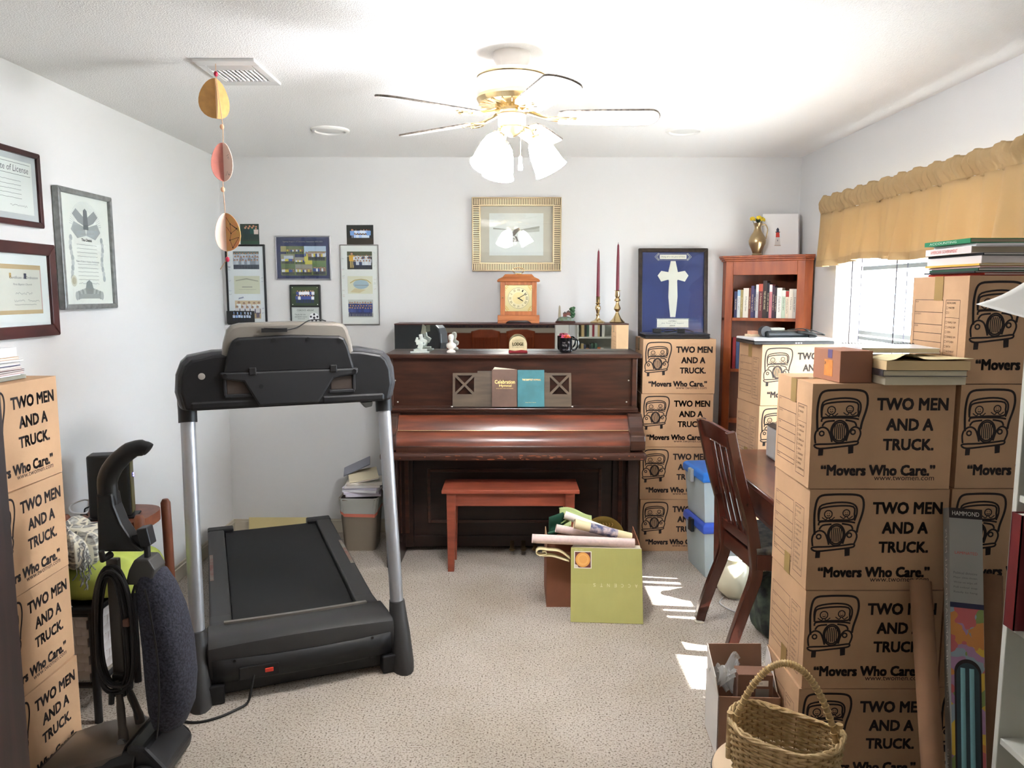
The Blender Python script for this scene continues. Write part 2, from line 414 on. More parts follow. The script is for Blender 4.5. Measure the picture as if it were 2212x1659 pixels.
# ceiling vent, two blank recessed covers
VENT = mat('vent_white', (214, 212, 208), .5)
t = thing('ceiling_vent', 'white metal ceiling air vent with slanted louvres', 'vent', (-1.055, 3.07, ZC))
g = G(); g.bb(-.115, .115, -.165, -.11, -.012, 0).bb(-.115, .115, .11, .165, -.012, 0).bb(-.115, -.085, -.11, .11, -.012, 0).bb(.085, .115, -.11, .11, -.012, 0).obj('vent_frame', VENT, t, bevel=.003)
G().bb(-.085, .085, -.11, .11, -.002, -.0005).obj('vent_duct', mat('vent_dark', (46, 45, 45), .8), t)
lm = G().box((0, 0, 0), (.0025, .155, .009), (0, R_(30), 0)).mesh('louvre', VENT)
for i in range(10): inst('louvre', lm, t, (-.076 + i * .0168, .025, -.008))
lm2 = G().box((0, 0, 0), (.165, .0025, .012), (R_(40), 0, 0)).mesh('louvre', VENT)
for i in range(3): inst('louvre', lm2, t, (0, -.1 + i * .017, -.010))
for x, y, lb in ((-.955, 4.14, 'round white recessed ceiling light cover left of the fan'), (.908, 4.148, 'round white recessed ceiling light cover right of the fan')):
    t = thing('recessed_light', lb, 'ceiling light', (x, y, ZC), group='recessed ceiling lights')
    G().lathe([(.1, 0), (.1, -.006), (.092, -.012), (.08, -.012), (.076, -.004), (.001, -.004)], n=40).obj('trim_ring', WHITE, t, True)
    G().lathe([(.074, -.005), (.05, -.009), (.001, -.01)], n=32).obj('lens', mat('lens_white', (224, 223, 218), .5), t, True)
# wall outlet behind the waste basket
t = thing('wall_outlet', 'white wall outlet plate low on the back wall above the waste basket', 'outlet', (-.985, YB, .37))
G().bb(-.038, .038, -.006, 0, -.058, .058).obj('plate', VINYL, t, bevel=.003)
for z in (-.022, .022): G().bb(-.016, .016, -.008, -.005, z - .014, z + .014).obj('socket', mat('socket_ivory', (225, 222, 210), .5), t, bevel=.004)
# ---------------------------------------------------------------- ceiling fan with light kit
BRASS = mat('brass', (206, 184, 140), .25, 1.0)
FANW = mat('fan_white', (238, 232, 224), .35)
SHADE = mat('lit_glass_shade', (255, 246, 232), .4, emit=(0.97, 0.99, 1.06), estr=45.0)
fan = thing('ceiling_fan', 'white five-blade ceiling fan with brass trim and lit glass shades', 'ceiling fan', (0, 2.85, ZC))
G().lathe([(.066, 0), (.068, -.015), (.064, -.03), (.047, -.056), (.045, -.066), (.001, -.066)], n=40).obj('canopy', FANW, fan, True)
G().lathe([(.05, -.058), (.1, -.066), (.122, -.082), (.126, -.09), (.126, -.15), (.122, -.158), (.09, -.16), (.001, -.16)], n=48).obj('motor_housing', FANW, fan, True)
G().lathe([(.1265, -.082), (.128, -.086), (.1265, -.09)], n=48, caps=False).obj('upper_brass_band', BRASS, fan, True)
G().lathe([(.126, -.15), (.128, -.16), (.118, -.176), (.08, -.182), (.06, -.182)], n=48, caps=False).obj('lower_brass_ring', BRASS, fan, True)
vm = G().box((.095, 0, -.181), (.05, .004, .004)).mesh('vent_slot', mat('slot_dark', (120, 100, 70), .6))
for k in range(20): inst('vent_slot', vm, fan, (0, 0, 0), (0, 0, 2 * PI * k / 20))
G().lathe([(.06, -.18), (.062, -.19), (.062, -.205), (.05, -.212), (.001, -.212)], n=32).obj('flywheel', BRASS, fan, True)
G().lathe([(.04, -.21), (.05, -.214), (.05, -.25), (.046, -.256), (.001, -.256)], n=32).obj('switch_housing', FANW, fan, True)
G().lathe([(.046, -.256), (.052, -.262), (.03, -.278), (.012, -.29), (.001, -.292)], n=32).obj('light_fitter', BRASS, fan, True)
bl_pts = []
for i in range(13):
    a = -PI / 2 + PI * i / 12; bl_pts.append((.49 + .04 * math.cos(a), .062 * math.sin(a)))
poly = [(.17, -.045), (.2, -.052), (.3, -.058)] + bl_pts + [(.3, .058), (.2, .052), (.17, .045)]
bm_ = G().prism(poly, -.003, .003, 'z').mesh('blade', FANW)
ed = G(); ed.tube([(x, y, 0) for x, y in poly], .0036, 5, closed=True); edm = ed.mesh('blade_edge', mat('dusty_blade_edge', (150, 138, 124), .8, var=.5, vscale=60))
ir = G(); ir.tube([(.055, 0, .02), (.09, 0, .008), (.13, 0, -.002), (.17, 0, -.005)], [.009, .007, .008, .006], 8)
for s in (-1, 1):
    ir.tube(smooth_path([(.12, 0, -.004), (.15, s * .022, -.006), (.185, s * .034, -.006), (.21, s * .026, -.006), (.2, s * .012, -.006)]), .0035, 6)
    ir.cyl((.2, s * .026, -.009), (.2, s * .026, -.003), .006, n=8)
ir.cyl((.225, 0, -.009), (.225, 0, -.003), .006, n=8); ir.box((.19, 0, -.005), (.09, .018, .003))
irm = ir.mesh('blade_iron', BRASS, True)
for k in range(5):
    a = R_(72 * k)
    b = inst('blade', bm_, fan, (0, 0, -.222), (R_(-12), 0, a)); inst('blade_edge', edm, b)
    inst('blade_iron', irm, fan, (0, 0, -.222), (0, 0, a))
sp = [(.018, 0), (.024, .004), (.036, .02), (.046, .05), (.052, .085), (.056, .115), (.062, .128)]
sg = G(); sg.lathe(sp + [(.060, .128), (.054, .115), (.050, .085), (.044, .05), (.034, .021), (.02, .006)], n=28, caps=False); shm = sg.mesh('glass_shade', SHADE, True)
bg = G(); bg.lathe([(.008, .0), (.012, .02), (.026, .05), (.03, .07), (.024, .092), (.001, .1)], n=16); bum = bg.mesh('light_bulb', mat('bulb_glow', (255, 250, 240), .4, emit=(0.97, 0.99, 1.06), estr=20.0), True)
ag = G(); ag.tube(smooth_path([(.02, 0, -.27), (.045, 0, -.262), (.066, 0, -.27), (.075, 0, -.285)]), .007, 8); ag.lathe([(.012, 0), (.02, -.004), (.021, -.02), (.016, -.022)], (.079, 0, -.29), m=Matrix.Rotation(R_(-28), 4, 'Y')); agm = ag.mesh('lamp_arm', BRASS, True)
for a in (-8, 112, 232):
    ra = R_(a); inst('lamp_arm', agm, fan, (0, 0, 0), (0, 0, ra))
    M = Matrix.Rotation(ra, 4, 'Z') @ Matrix.Translation((.083, 0, -.298)) @ Matrix.Rotation(R_(180 - 28), 4, 'Y')
    s_ = inst('glass_shade', shm, fan); s_.matrix_local = M
    b_ = inst('light_bulb', bum, fan); b_.matrix_local = M
g = G(); g.tube([(.03, -.05, -.25), (.032, -.052, -.3), (.03, -.05, -.37)], .0012, 5); g.obj('pull_chain', BRASS, fan)
g = G(); g.lathe([(.002, .05), (.006, .045), (.007, .02), (.009, .01), (.008, 0), (.001, -.002)], (.03, -.05, -.415), n=12); g.obj('pull_knob', FANW, fan, True)

# ---------------------------------------------------------------- hanging egg mobile from the vent
mo = thing('hanging_mobile', 'string of three painted egg-shaped paper ornaments hanging from the ceiling vent', 'mobile', (-1.085, 2.935, 0))
STR = mat('jute_string', (196, 160, 130), .9)
g = G(); g.tube([(-.007, 0, 2.432), (-.008, 0, 2.39), (.01, 0, 2.2), (.0, 0, 2.0), (.005, 0, 1.85), (.005, 0, 1.72), (-.024, 0, 1.678)], .0016, 6); g.obj('string', STR, mo)
def egg(zc, h, wl, wr, yaw, cols, name):
    """two half-egg vanes crossing on the string, plus a backing vane"""
    e = thing(name, '', '', (0, 0, zc), yaw); del e['category']; del e['label']; e.parent = mo
    for k, (a, w_, c) in enumerate(((0, wr, cols[0]), (PI * .72, wl, cols[1]), (PI * 1.4, wl * .9, cols[2]))):
        pts = [(0, -h / 2)] + [(w_ * math.cos(t) * (1 - .18 * math.sin(t)), h / 2 * math.sin(t)) for t in [(-PI / 2 + PI * i / 14) for i in range(1, 14)]] + [(0, h / 2)]
        q = G().prism(pts, -.0012, .0012, 'y').obj('paper_vane', c, e); q.rotation_euler = (0, 0, a)
    return e
O1 = mat('paper_ochre', (222, 170, 104), .8, var=.12, vscale=20); O2 = mat('paper_tan', (230, 186, 140), .8); O3 = mat('paper_peach', (244, 214, 196), .8)
RO = mat('paper_rose', (206, 128, 112), .8, var=.2, vscale=30, rgb2=(190, 120, 110)); GO = mat('paper_gold', (212, 168, 96), .8, var=.25, vscale=26, rgb2=(224, 150, 104))
e1 = egg(2.305, .145, .068, .045, R_(-62), (O2, O1, O1), 'egg_ornament'); e1.location.x = -.012
e2 = egg(2.075, .142, .052, .048, R_(-28), (O3, RO, RO), 'egg_ornament'); e2.location.x = .006
e3 = egg(1.817, .143, .05, .066, R_(-20), (GO, O2, O3), 'egg_ornament'); e3.location.x = .004
INK = mat('ink_dark', (70, 48, 36), .7)
g = G(); mp = lambda u, v: (u, -.0016, v)
for p in ([(.004, .055), (.022, .03), (.058, .005)], [(.004, .02), (.024, -.005), (.052, .012)], [(.022, .03), (.024, -.005)], [(.024, -.005), (.018, -.03), (.03, -.058)], [(.018, -.03), (.06, -.02)], [(.022, .03), (.052, .012)], [(.03, -.058), (.06, -.02)]):
    g.ribbon(p, .0018, mp)
for u, v in ((.022, .03), (.024, -.005), (.018, -.03), (.03, -.058), (.052, .012)): g.poly([mp(*p) for p in circ(u, v, .003, 8)])
g.obj('drawn_lines', INK, e3)
g = G()
for p in ([(.02, .02), (.03, .026)], [(.022, .012), (.03, .018), (.03, .008)], [(.012, -.05), (.02, -.035), (.028, -.052), (.034, -.04)], [(.022, -.045), (.036, -.05)]): g.ribbon(p, .0012, mp)
g.obj('drawn_lines', INK, e2)
mv = {}
for z, x, c in ((2.392, -.008, (176, 40, 66)), (2.203, .006, (226, 176, 140)), (1.975, -.001, (228, 178, 142)), (1.716, .005, (176, 40, 60))):
    G().ell((x, 0, z), (.008, .008, .010), 12, 8).obj('bead', mat('bead_%d' % c[1], c, .4), mo, True)

# ---------------------------------------------------------------- cardboard moving boxes
BW, BD, BH = .437, .315, .328
CARD = mat('cardboard', (208, 168, 130), .8, var=.07, vscale=5, bump=.05, bscale=90)
CARDE = mat('cardboard_edge', (180, 134, 92), .85)
BLACK = mat('box_print_ink', (38, 28, 26), .7)
TAPE = mat('packing_tape', (190, 158, 104), .15, trans=.0, alpha=.75)
bg = G(); bg.box((0, 0, BH / 2), (BW - .002, BD - .002, BH - .003)); BODY = bg.mesh('box_body', CARD)
def flapmesh(s):
    g = G(); g.bb(-BW / 2 + .001, BW / 2 - .001, .0015 if s > 0 else -BD / 2 + .001, BD / 2 - .001 if s > 0 else -.0015, BH - .0015, BH + .0015); return g.mesh('top_flap', CARD)
FL = [flapmesh(1), flapmesh(-1)]
mpF = lambda u, v: ((u - .5) * BW, -BD / 2 - .0004 + .001, (1 - v) * BH)          # front face, v down
def fpx(p): return [((x - 372) / 950.0, (y - 390) / 705.0) for x, y in p]
def mpW(u, v): return mpF(u, v)
tg = G()
lw = .0105
asp = BW / BH
def stroke(p, w=lw, closed=False):
    w *= 1.65
    q = [(u * asp, v) for u, v in fpx(p)]
    q = [(v_.x, v_.y) for v_ in smooth_path([(a, b, 0) for a, b in q], 3)] if len(q) > 2 else q
    if closed: q = q[:-1] if (Vector(q[0]) - Vector(q[-1])).length < 1e-6 else q
    tg.ribbon(q, w, lambda a, b: mpF(a / asp, b), closed)
stroke([(418, 705), (412, 620), (412, 540), (425, 465), (455, 435), (520, 428), (600, 426), (690, 430), (730, 450), (742, 500), (735, 560), (712, 640), (704, 690)], .013)
stroke([(440, 600), (438, 540), (460, 500), (560, 482), (650, 486), (692, 512), (698, 560), (684, 608)])
stroke([(441, 612), (444, 545), (470, 518), (580, 505), (672, 512), (682, 560), (672, 600), (560, 604), (441, 612)])
stroke([(442, 640), (455, 615), (560, 612), (650, 615), (690, 622)]); stroke([(448, 668), (470, 640), (530, 632)]); stroke([(600, 628), (660, 640), (676, 668)])
for cx, cy, r in ((505, 563, 26), (627, 555, 23)):
    stroke([(cx + r * math.cos(2 * PI * i / 12), cy + r * math.sin(2 * PI * i / 12)) for i in range(13)], .007)
    stroke([(cx - 10, cy + 6), (cx, cy + 13), (cx + 11, cy + 5)], .005); stroke([(cx - 8, cy - 8), (cx - 7, cy - 4)], .006); stroke([(cx + 8, cy - 8), (cx + 7, cy - 4)], .006)
    stroke([(cx - 42, cy + 22), (cx - 18, cy + 38), (cx - 5, cy + 26)], .006); stroke([(cx + 44, cy + 20), (cx + 20, cy + 38), (cx + 5, cy + 26)], .006)
for k in (1, .84): stroke([(565 + 58 * k * math.cos(2 * PI * i / 20), 705 + 74 * k * math.sin(2 * PI * i / 20)) for i in range(21)], .009)
for x in (532, 545, 558, 571, 584, 597): stroke([(x + 4, 655), (x, 700), (x + 2, 755)], .006)
stroke([(408, 785), (402, 735), (414, 698), (448, 676), (485, 690), (505, 730), (518, 775)]); stroke([(612, 768), (630, 706), (660, 674), (694, 684), (706, 720), (690, 768)])
for cx, cy in ((447, 718), (655, 708)): stroke([(cx + 15 * math.cos(2 * PI * i / 12), cy + 15 * math.sin(2 * PI * i / 12)) for i in range(13)], .009)
stroke([(402, 806), (412, 792), (520, 788), (620, 778), (684, 770), (692, 782), (670, 794), (560, 808), (440, 820), (402, 806)])
for q in ([(430, 822), (463, 820), (461, 866), (429, 868)], [(627, 802), (663, 797), (664, 850), (630, 855)]): tg.poly([mpF(u, v) for u, v in fpx(q)])
LOGO = tg.mesh('truck_logo', BLACK)
LETTS = []
def tline(s, x0, x1, ytop, ybot, bold=.03):
    (u0, v1), (u1, v0) = fpx([(x0, ytop), (x1, ybot)])
    lg = G()
    text_into(lg, s, u0 * BW, (1 - v0) * BH, (u1 - u0) * BW, (v0 - v1) * BH, lambda a, b: (a - BW / 2, -BD / 2 + .0006, b), bold)
    LETTS.append(lg.mesh('lettering', BLACK))
tline('TWO MEN', 808, 1275, 482, 560); tline('AND A', 878, 1185, 620, 695); tline('TRUCK.', 862, 1195, 755, 828)
tline('\u201cMovers Who Care.\u201d', 455, 1215, 932, 1000, .035); tline('www.twomen.com', 812, 1215, 1005, 1034, .01)
# printed form on the left side (x = -BW/2), u runs from back to front
fg = G(); mpS = lambda a, b: (-BW / 2 + .0006, BD / 2 - a, b)
def ln(a0, b0, a1, b1, w=.0016): fg.ribbon([(a0, b0), (a1, b1)], w, mpS)
for b in (.255, .215, .175, .147, .119, .091, .063, .048): ln(.02, b, .185, b)
ln(.02, .048, .02, .255); ln(.185, .048, .185, .255)
ln(.2, .03, .2, .255); ln(.275, .03, .275, .255); ln(.2, .255, .275, .255); ln(.2, .03, .275, .03); ln(.2, .2, .275, .2, .001)
for i, s in enumerate(('BEDROOMS', 'MASTER', '2', '', 'FAMILY RM', 'LIVING RM', 'DEN', 'DINING RM', 'KITCHEN', 'BATH', 'BASEMENT', 'GARAGE', 'OFFICE', 'LAUNDRY RM')):
    if s: text_into(fg, s, .216 if i else .206, .243 - i * .0152, None, .0062, mpS, .01)
    if s and i: fg.ribbon([(.204, .2425 - i * .0152), (.204, .249 - i * .0152), (.211, .249 - i * .0152), (.211, .2425 - i * .0152)], .001, mpS, True)
for s, b in (('FROM', .246), ('CONTENTS', .206), ('OTHER', .166), ('SHIPPER', .054)): text_into(fg, s, .023, b, None, .005, mpS, .005)
FORM = fg.mesh('printed_form', BLACK)
tpg = G(); tpg.bb(-BW / 2 - .0006, BW / 2 + .0006, -.024, .024, BH + .0016, BH + .0022).bb(-BW / 2 - .0012, -BW / 2 - .0004, -.024, .024, BH - .075, BH + .0022).bb(BW / 2 + .0004, BW / 2 + .0012, -.024, .024, BH - .075, BH + .0022)
TAPEM = tpg.mesh('packing_tape', TAPE)
tp2 = G(); tp2.bb(-BW / 2 - .0012, -BW / 2 - .0004, -.02, .03, 0, .07); TAPEB = tp2.mesh('lower_tape', TAPE)
def mbox(loc, rz, label, group, flaps=False, tape=True):
    t = thing('moving_box', label, 'box', loc, rz, group)
    inst('box_body', BODY, t); inst('truck_logo', LOGO, t); [inst('lettering', q, t) for q in LETTS]; inst('printed_form', FORM, t)
    if flaps:
        for f in FL: inst('top_flap', f, t)
    if tape: inst('packing_tape', TAPEM, t) if flaps else inst('lower_tape', TAPEB, t)
    return t
NTH = ['bottom', 'second from the floor', 'third from the floor', 'topmost', 'topmost']
def stack(x, y, rz, n, where, grp, jit=.006, names=None):
    for i in range(n):
        nm = names[i]
        mbox((x + random.uniform(-jit, jit), y + random.uniform(-jit, jit), i * BH), rz + R_(random.uniform(-1, 1)), nm + ' brown moving box in the stack ' + where, grp, i == n - 1)
N4 = ['bottom', 'second lowest', 'second highest', 'topmost']
stack(1.008, 4.58 + BD / 2, 0, 4, 'between piano and bookcase', 'moving boxes beside the piano', .005, N4)
stack(-1.53 - BD / 2, 2.55 - BW / 2, PI / 2, 4, 'along the left wall behind the vacuum', 'moving boxes on the left wall', .004, N4)
stack(.925 + BW / 2, 2.32 + BD / 2, 0, 4, 'behind the wicker basket in the right foreground', 'moving boxes in the right foreground', .004, N4)
stack(1.374 + BW / 2, 2.325 + BD / 2, 0, 5, 'at the far right under the valance', 'moving boxes at the far right', .002, ['bottom', 'second lowest', 'middle', 'second highest', 'topmost'])
stack(1.325 + BW / 2 - .005, 4.10 + BD / 2, R_(5), 4, 'behind the desk under the white laptop', 'moving boxes behind the desk', .004, N4)
# ---------------------------------------------------------------- upright piano
PW = mat('piano_walnut', (74, 42, 30), .32, var=.35, vscale=3.5, grain=(1.2, 6, 9), coat=.3)
PD = mat('piano_dark', (44, 26, 20), .38, var=.25, vscale=4, grain=(1, 5, 8))
PF = mat('piano_fallboard', (128, 64, 42), .3, var=.35, vscale=3, grain=(1, 7, 10), coat=.4)
PWORN = mat('piano_worn_edge', (70, 40, 30), .4, var=1, vscale=22, grain=(1, 3, 3), rgb2=(64, 36, 26))
pn = thing('upright_piano', 'old dark walnut upright piano with closed fallboard against the back wall', 'piano', (0, 0, 0))
PX0, PX1 = -.745, .758
# upper case
G().bb(PX0 + .012, PX1 - .012, 4.60, 4.935, .14, 1.205).obj('case', PD, pn)
G().bb(PX0 + .03, PX1 - .03, 4.535, 4.60, .915, 1.205).obj('upper_panel', PW, pn, bevel=.003)
for x0, x1 in ((PX0 + .008, PX0 + .035), (PX1 - .045, PX1 - .012)): G().bb(x0, x1, 4.515, 4.60, .9, 1.205).obj('front_stile', PW, pn, bevel=.005)
G().bb(PX0 - .008, PX1 + .008, 4.49, 4.94, 1.205, 1.232).obj('top_lid', PW, pn, bevel=.006)
for x, z in ((PX0 + .047, 1.07), (PX1 - .062, 1.07), (PX0 + .06, .94), (PX1 - .072, .94)): G().ell((x, 4.532, z), (.005, .004, .005), 10, 6).obj('panel_button', mat('nickel', (220, 216, 208), .3, 1.0), pn, True)
# music shelf moulding
g = G(); g.bb(PX0 + .02, PX1 - .02, 4.425, 4.54, .905, .918).bb(PX0 + .02, PX1 - .02, 4.435, 4.54, .893, .905).bb(PX0 + .02, PX1 - .02, 4.445, 4.54, .884, .893); g.obj('music_shelf', PW, pn, bevel=.003)
# music rack with pierced X panels
g = G()
def rackhalf(s):
    x = lambda v: s * v
    def bar(x0, x1, z0, z1): g.bb(min(x(x0), x(x1)), max(x(x0), x(x1)), -.007, .007, z0, z1)
    bar(.0, .205, .0, .205)
    if s < 0: bar(.0, .205, .205, .214)
    bar(.205, .352, 0, .075); bar(.205, .352, .188, .202); bar(.205, .225, .075, .188); bar(.338, .352, .075, .188)
    for a, b in (((.222, .072), (.341, .191)), ((.222, .191), (.341, .072))):
        dx, dz = b[0] - a[0], b[1] - a[1]; l = math.hypot(dx, dz)
        g.box((s * (a[0] + b[0]) / 2, -.0005, (a[1] + b[1]) / 2), (l, .012, .014), (0, -s * math.atan2(dz, dx), 0))
rackhalf(1); rackhalf(-1)
o = g.obj('music_rack', mat('rack_brown', (96, 78, 58), .5, var=.2, vscale=4, grain=(1, 5, 8)), pn); o.location = (0, 4.475, .919); o.rotation_euler = (R_(-14), 0, 0)
for x in (-.355, .355): G().ell((x, 4.46, .923), (.008, .006, .005), 10, 6).obj('rack_foot', mat('nickel', (220, 216, 208), .3, 1.0), pn, True)
# fallboard: two hinged curved leaves
def leaf(name, y0, z0, y1, z1, bul, m):
    pr = []
    for i in range(9):
        t = i / 8; dy, dz = y1 - y0, z1 - z0; l = math.hypot(dy, dz); b_ = bul * math.sin(PI * t)
        pr.append((y0 + dy * t - b_ * dz / l, z0 + dz * t + b_ * dy / l))
    pr += [(y1 + .02, z1 - .004), (y0 + .02, z0 - .004)]
    return G().prism(pr, PX0 + .085, PX1 - .085, 'x').obj(name, m, pn, True)
leaf('fallboard_upper_leaf', 4.345, .802, 4.425, .880, .014, PF); leaf('fallboard_lower_leaf', 4.285, .722, 4.345, .798, .013, PF)
g = G(); g.tube([(PX0 + .085, 4.342, .8005), (PX1 - .085, 4.342, .8005)], .0022, 6); g.obj('piano_hinge', mat('brass', (206, 184, 140), .25, 1.0), pn)
G().bb(PX0 + .085, PX1 - .085, 4.455, 4.6, .72, .884).obj('key_well', PD, pn)
# arms (cheeks) with scroll fronts
ch = [(4.60, .70), (4.255, .70), (4.25, .755), (4.262, .785), (4.30, .80), (4.335, .82), (4.375, .875), (4.40, .89), (4.60, .89)]
for x0, x1 in ((PX0 + .005, PX0 + .085), (PX1 - .085, PX1 - .002)): G().prism(ch, x0, x1, 'x').obj('cheek', PW, pn, bevel=.006)
G().bb(PX0 + .085, PX1 - .085, 4.262, 4.30, .688, .722).obj('key_slip', PW, pn, bevel=.003)
G().cyl((.0, 4.2605, .708), (.0, 4.264, .708), .004, n=10).obj('keyhole', mat('keyhole_black', (10, 8, 8), .5), pn)
o = G().bb(PX0 - .004, PX1 + .006, 4.232, 4.62, .645, .69).obj('key_bed', PWORN, pn, bevel=.016, seg=3)
# chipped varnish patches along the key bed edge
g = G(); rr = random.Random(3)
for i in range(46):
    x = rr.choice((rr.uniform(PX0 + .02, PX1 - .02), rr.gauss(.12, .12))); z = .667 + rr.uniform(-.012, .012); a = rr.uniform(.004, .026); b_ = rr.uniform(.0015, .005)
    if not PX0 + .02 < x < PX1 - .02: continue
    g.poly([(x + a * math.cos(2 * PI * k / 7) * rr.uniform(.6, 1), 4.2312, z + b_ * math.sin(2 * PI * k / 7) * rr.uniform(.5, 1)) for k in range(7)])
o = part(g.obj('worn_patch', mat('bare_wood', (170, 98, 66), .6, var=.3, vscale=40), pn), 'chipped orange bare wood patches'); o['kind'] = 'stuff'
# lower case: bottom panel with recessed frame, toe block legs, pilasters
g = G(); g.bb(PX0 + .14, PX1 - .14, 4.585, 4.60, .06, .645); g.obj('lower_panel', PD, pn)
g = G(); a0, a1, z0, z1 = -.50, .53, .2, .50
for p in ((a0, a1, z1, z1 + .02), (a0, a1, z0 - .02, z0), (a0 - .02, a0, z0 - .02, z1 + .02), (a1, a1 + .02, z0 - .02, z1 + .02)): g.bb(p[0], p[1], 4.573, 4.59, p[2], p[3])
g.obj('panel_moulding', PW, pn, bevel=.004)
G().bb(PX0 + .1, PX1 - .1, 4.575, 4.62, .03, .1).obj('bottom_rail', PD, pn, bevel=.004)
for s, xa, xb in ((1, PX0 + .01, PX0 + .14), (-1, PX1 - .145, PX1 - .012)):
    G().bb(xa, xb, 4.56, 4.62, .03, .645).obj('side_pilaster', PD, pn, bevel=.005)
    xo_ = PX0 + .055 if s > 0 else PX1 - .06
    lg_ = G(); lg_.bb(xo_ - .032, xo_ + .032, 4.30, 4.37, .12, .645); lg_.obj('front_leg', PD, pn, bevel=.008)
    G().prism([(4.28, .0), (4.62, .0), (4.62, .11), (4.40, .12), (4.36, .14), (4.29, .14), (4.275, .08)], xo_ - .036, xo_ + .036, 'x').obj('toe_block', PD, pn, bevel=.006)
    for q in (0, 1): 
        G().bb(xa + .035 + q * .045, xa + .06 + q * .045, 4.552, 4.562, .12, .62).obj('reed', PW, pn, bevel=.004)
for x in (.0, .07, .14):
    g = G(); g.box((x, 4.53, .055), (.024, .1, .008), (R_(12), 0, 0)); g.ell((x, 4.485, .044), (.019, .026, .006), 14, 6); g.obj('pedal', mat('tarnished_brass', (110, 88, 58), .45, .8), pn, True)
# mirror-fronted shelf along the top
MIR = mat('mirror_glass', (232, 236, 234), .015, 1.0)
G().bb(-.722, .716, 4.712, 4.94, 1.233, 1.398).obj('mirror_case', mat('piano_dark_red', (66, 30, 24), .4), pn)
o = G().bb(-.722, .716, 4.70, 4.709, 1.234, 1.394).obj('mirror', MIR, pn); o.rotation_euler = (0, 0, 0)
G().bb(-.724, .718, 4.698, 4.94, 1.3945, 1.402).obj('mirror_top', mat('piano_dark_red', (66, 30, 24), .4), pn, bevel=.002)

# hymnals on the rack
def hymnal(name, label, x, w_, h_, cov, titles, tilt=-14, yaw=0, thick=.03):
    t = thing(name, label, 'book', (x, 4.452, .9195), 0, 'hymnals on the piano music rack', rot=(R_(tilt), R_(yaw), 0))
    g = G(); g.bb(-w_ / 2, w_ / 2, -.003, 0, 0, h_).bb(-w_ / 2, w_ / 2, -thick, -thick + .003, 0, h_).bb(-w_ / 2 - .002, -w_ / 2 + .001, -thick, 0, 0, h_)
    g.obj('cover', cov, t, bevel=.0012)
    G().bb(-w_ / 2 + .001, w_ / 2 - .003, -thick + .003, -.003, .002, h_ - .004).obj('pages', mat('page_cream', (232, 222, 200), .8), t)
    g = G()
    for s, u, v, ww, hh, bold in titles: text_into(g, s, u, v, ww, hh, lambda a, b: (a, -thick - .0005, b), bold)
    g.obj('gold_lettering', mat('gold_foil', (236, 196, 120), .3, .7), t)
    return t
t = hymnal('hymnal', 'brown leather hymnal with large gold title on the piano rack', -.043, .147, .222, mat('brown_leather', (104, 74, 58), .5, var=.15, vscale=10), [('Celebration', -.058, .137, .118, .022, .012), ('Hymnal', -.032, .115, .072, .017, .012), ('SONGS AND HYMNS FOR WORSHIP', -.05, .107, .1, .003, .0)])
g = G(); g.poly([(-.07, -.026, .222), (.0, -.02, .222), (.07, -.012, .224), (-.06, -.016, .238)]); g.obj('loose_page', mat('old_paper', (226, 212, 190), .8), t)
hymnal('hymnal', 'teal cloth hymnal with small gold title on the piano rack', .112, .155, .218, mat('teal_cloth', (66, 128, 136), .6, var=.12, vscale=12), [('THE BAPTIST HYMNAL', -.052, .154, .11, .011, .006), ('Living Church Hymnal', -.034, .023, .062, .005, .0)], thick=.034)

# ---------------------------------------------------------------- bench
BR = mat('bench_red_wood', (164, 82, 60), .4, var=.2, vscale=4, grain=(1, 6, 6))
bn = thing('piano_bench', 'reddish brown wooden piano bench in front of the piano', 'bench', (-.008, 4.33, 0))
G().bb(-.39, .39, -.125, .145, .462, .483).obj('seat_lid', BR, bn, bevel=.004)
g = G(); g.bb(-.345, .345, -.10, -.085, .385, .462).bb(-.345, .345, .105, .12, .385, .462).bb(-.345, -.33, -.085, .105, .385, .462).bb(.33, .345, -.085, .105, .385, .462); g.obj('apron', BR, bn, bevel=.002)
for x in (-.342, .342):
    for y in (-.088, .108):
        q = -1 if x < 0 else 1
        G().loft([[(x + a * .018, y + b * .018, 0) for a, b in ((-1, -1), (1, -1), (1, 1), (-1, 1))], [(x - q * .005 + a * .027, y + b * .024, .462) for a, b in ((-1, -1), (1, -1), (1, 1), (-1, 1))]]).obj('leg', BR, bn, bevel=.003)

# ---------------------------------------------------------------- mantel clock
OAK = mat('honey_oak', (190, 118, 68), .45, var=.2, vscale=6, grain=(1, 4, 7), rgb2=(166, 96, 52))
OAKF = mat('honey_oak_cross', (188, 114, 64), .45, var=.2, vscale=6, grain=(7, 4, 1), rgb2=(160, 92, 50))
ck = thing('mantel_clock', 'honey oak bracket clock with brass dial and carrying handle', 'clock', (.04, 4.79, 1.402))
g = G(); g.bb(-.129, .129, -.07, .07, .018, .05); 
g.prism([(-.129, 0), (-.08, 0), (-.068, .012), (-.05, .018), (-.129, .018)], -.07, .07, 'y').prism([(.129, 0), (.08, 0), (.068, .012), (.05, .018), (.129, .018)], -.07, .07, 'y'); g.obj('plinth', OAK, ck, bevel=.004)
G().bb(-.112, .112, -.05, .062, .05, .255).obj('body', OAKF, ck, bevel=.002)
g = G(); g.bb(-.112, -.083, -.062, -.05, .05, .255).bb(.083, .112, -.062, -.05, .05, .255).bb(-.083, .083, -.062, -.05, .05, .075).bb(-.083, .083, -.062, -.05, .235, .255); dr = g.obj('door', OAKF, ck, bevel=.002)
G().ell((-.097, -.066, .16), (.005, .005, .005), 10, 6).obj('knob', mat('brass', (206, 184, 140), .25, 1.0), dr, True)
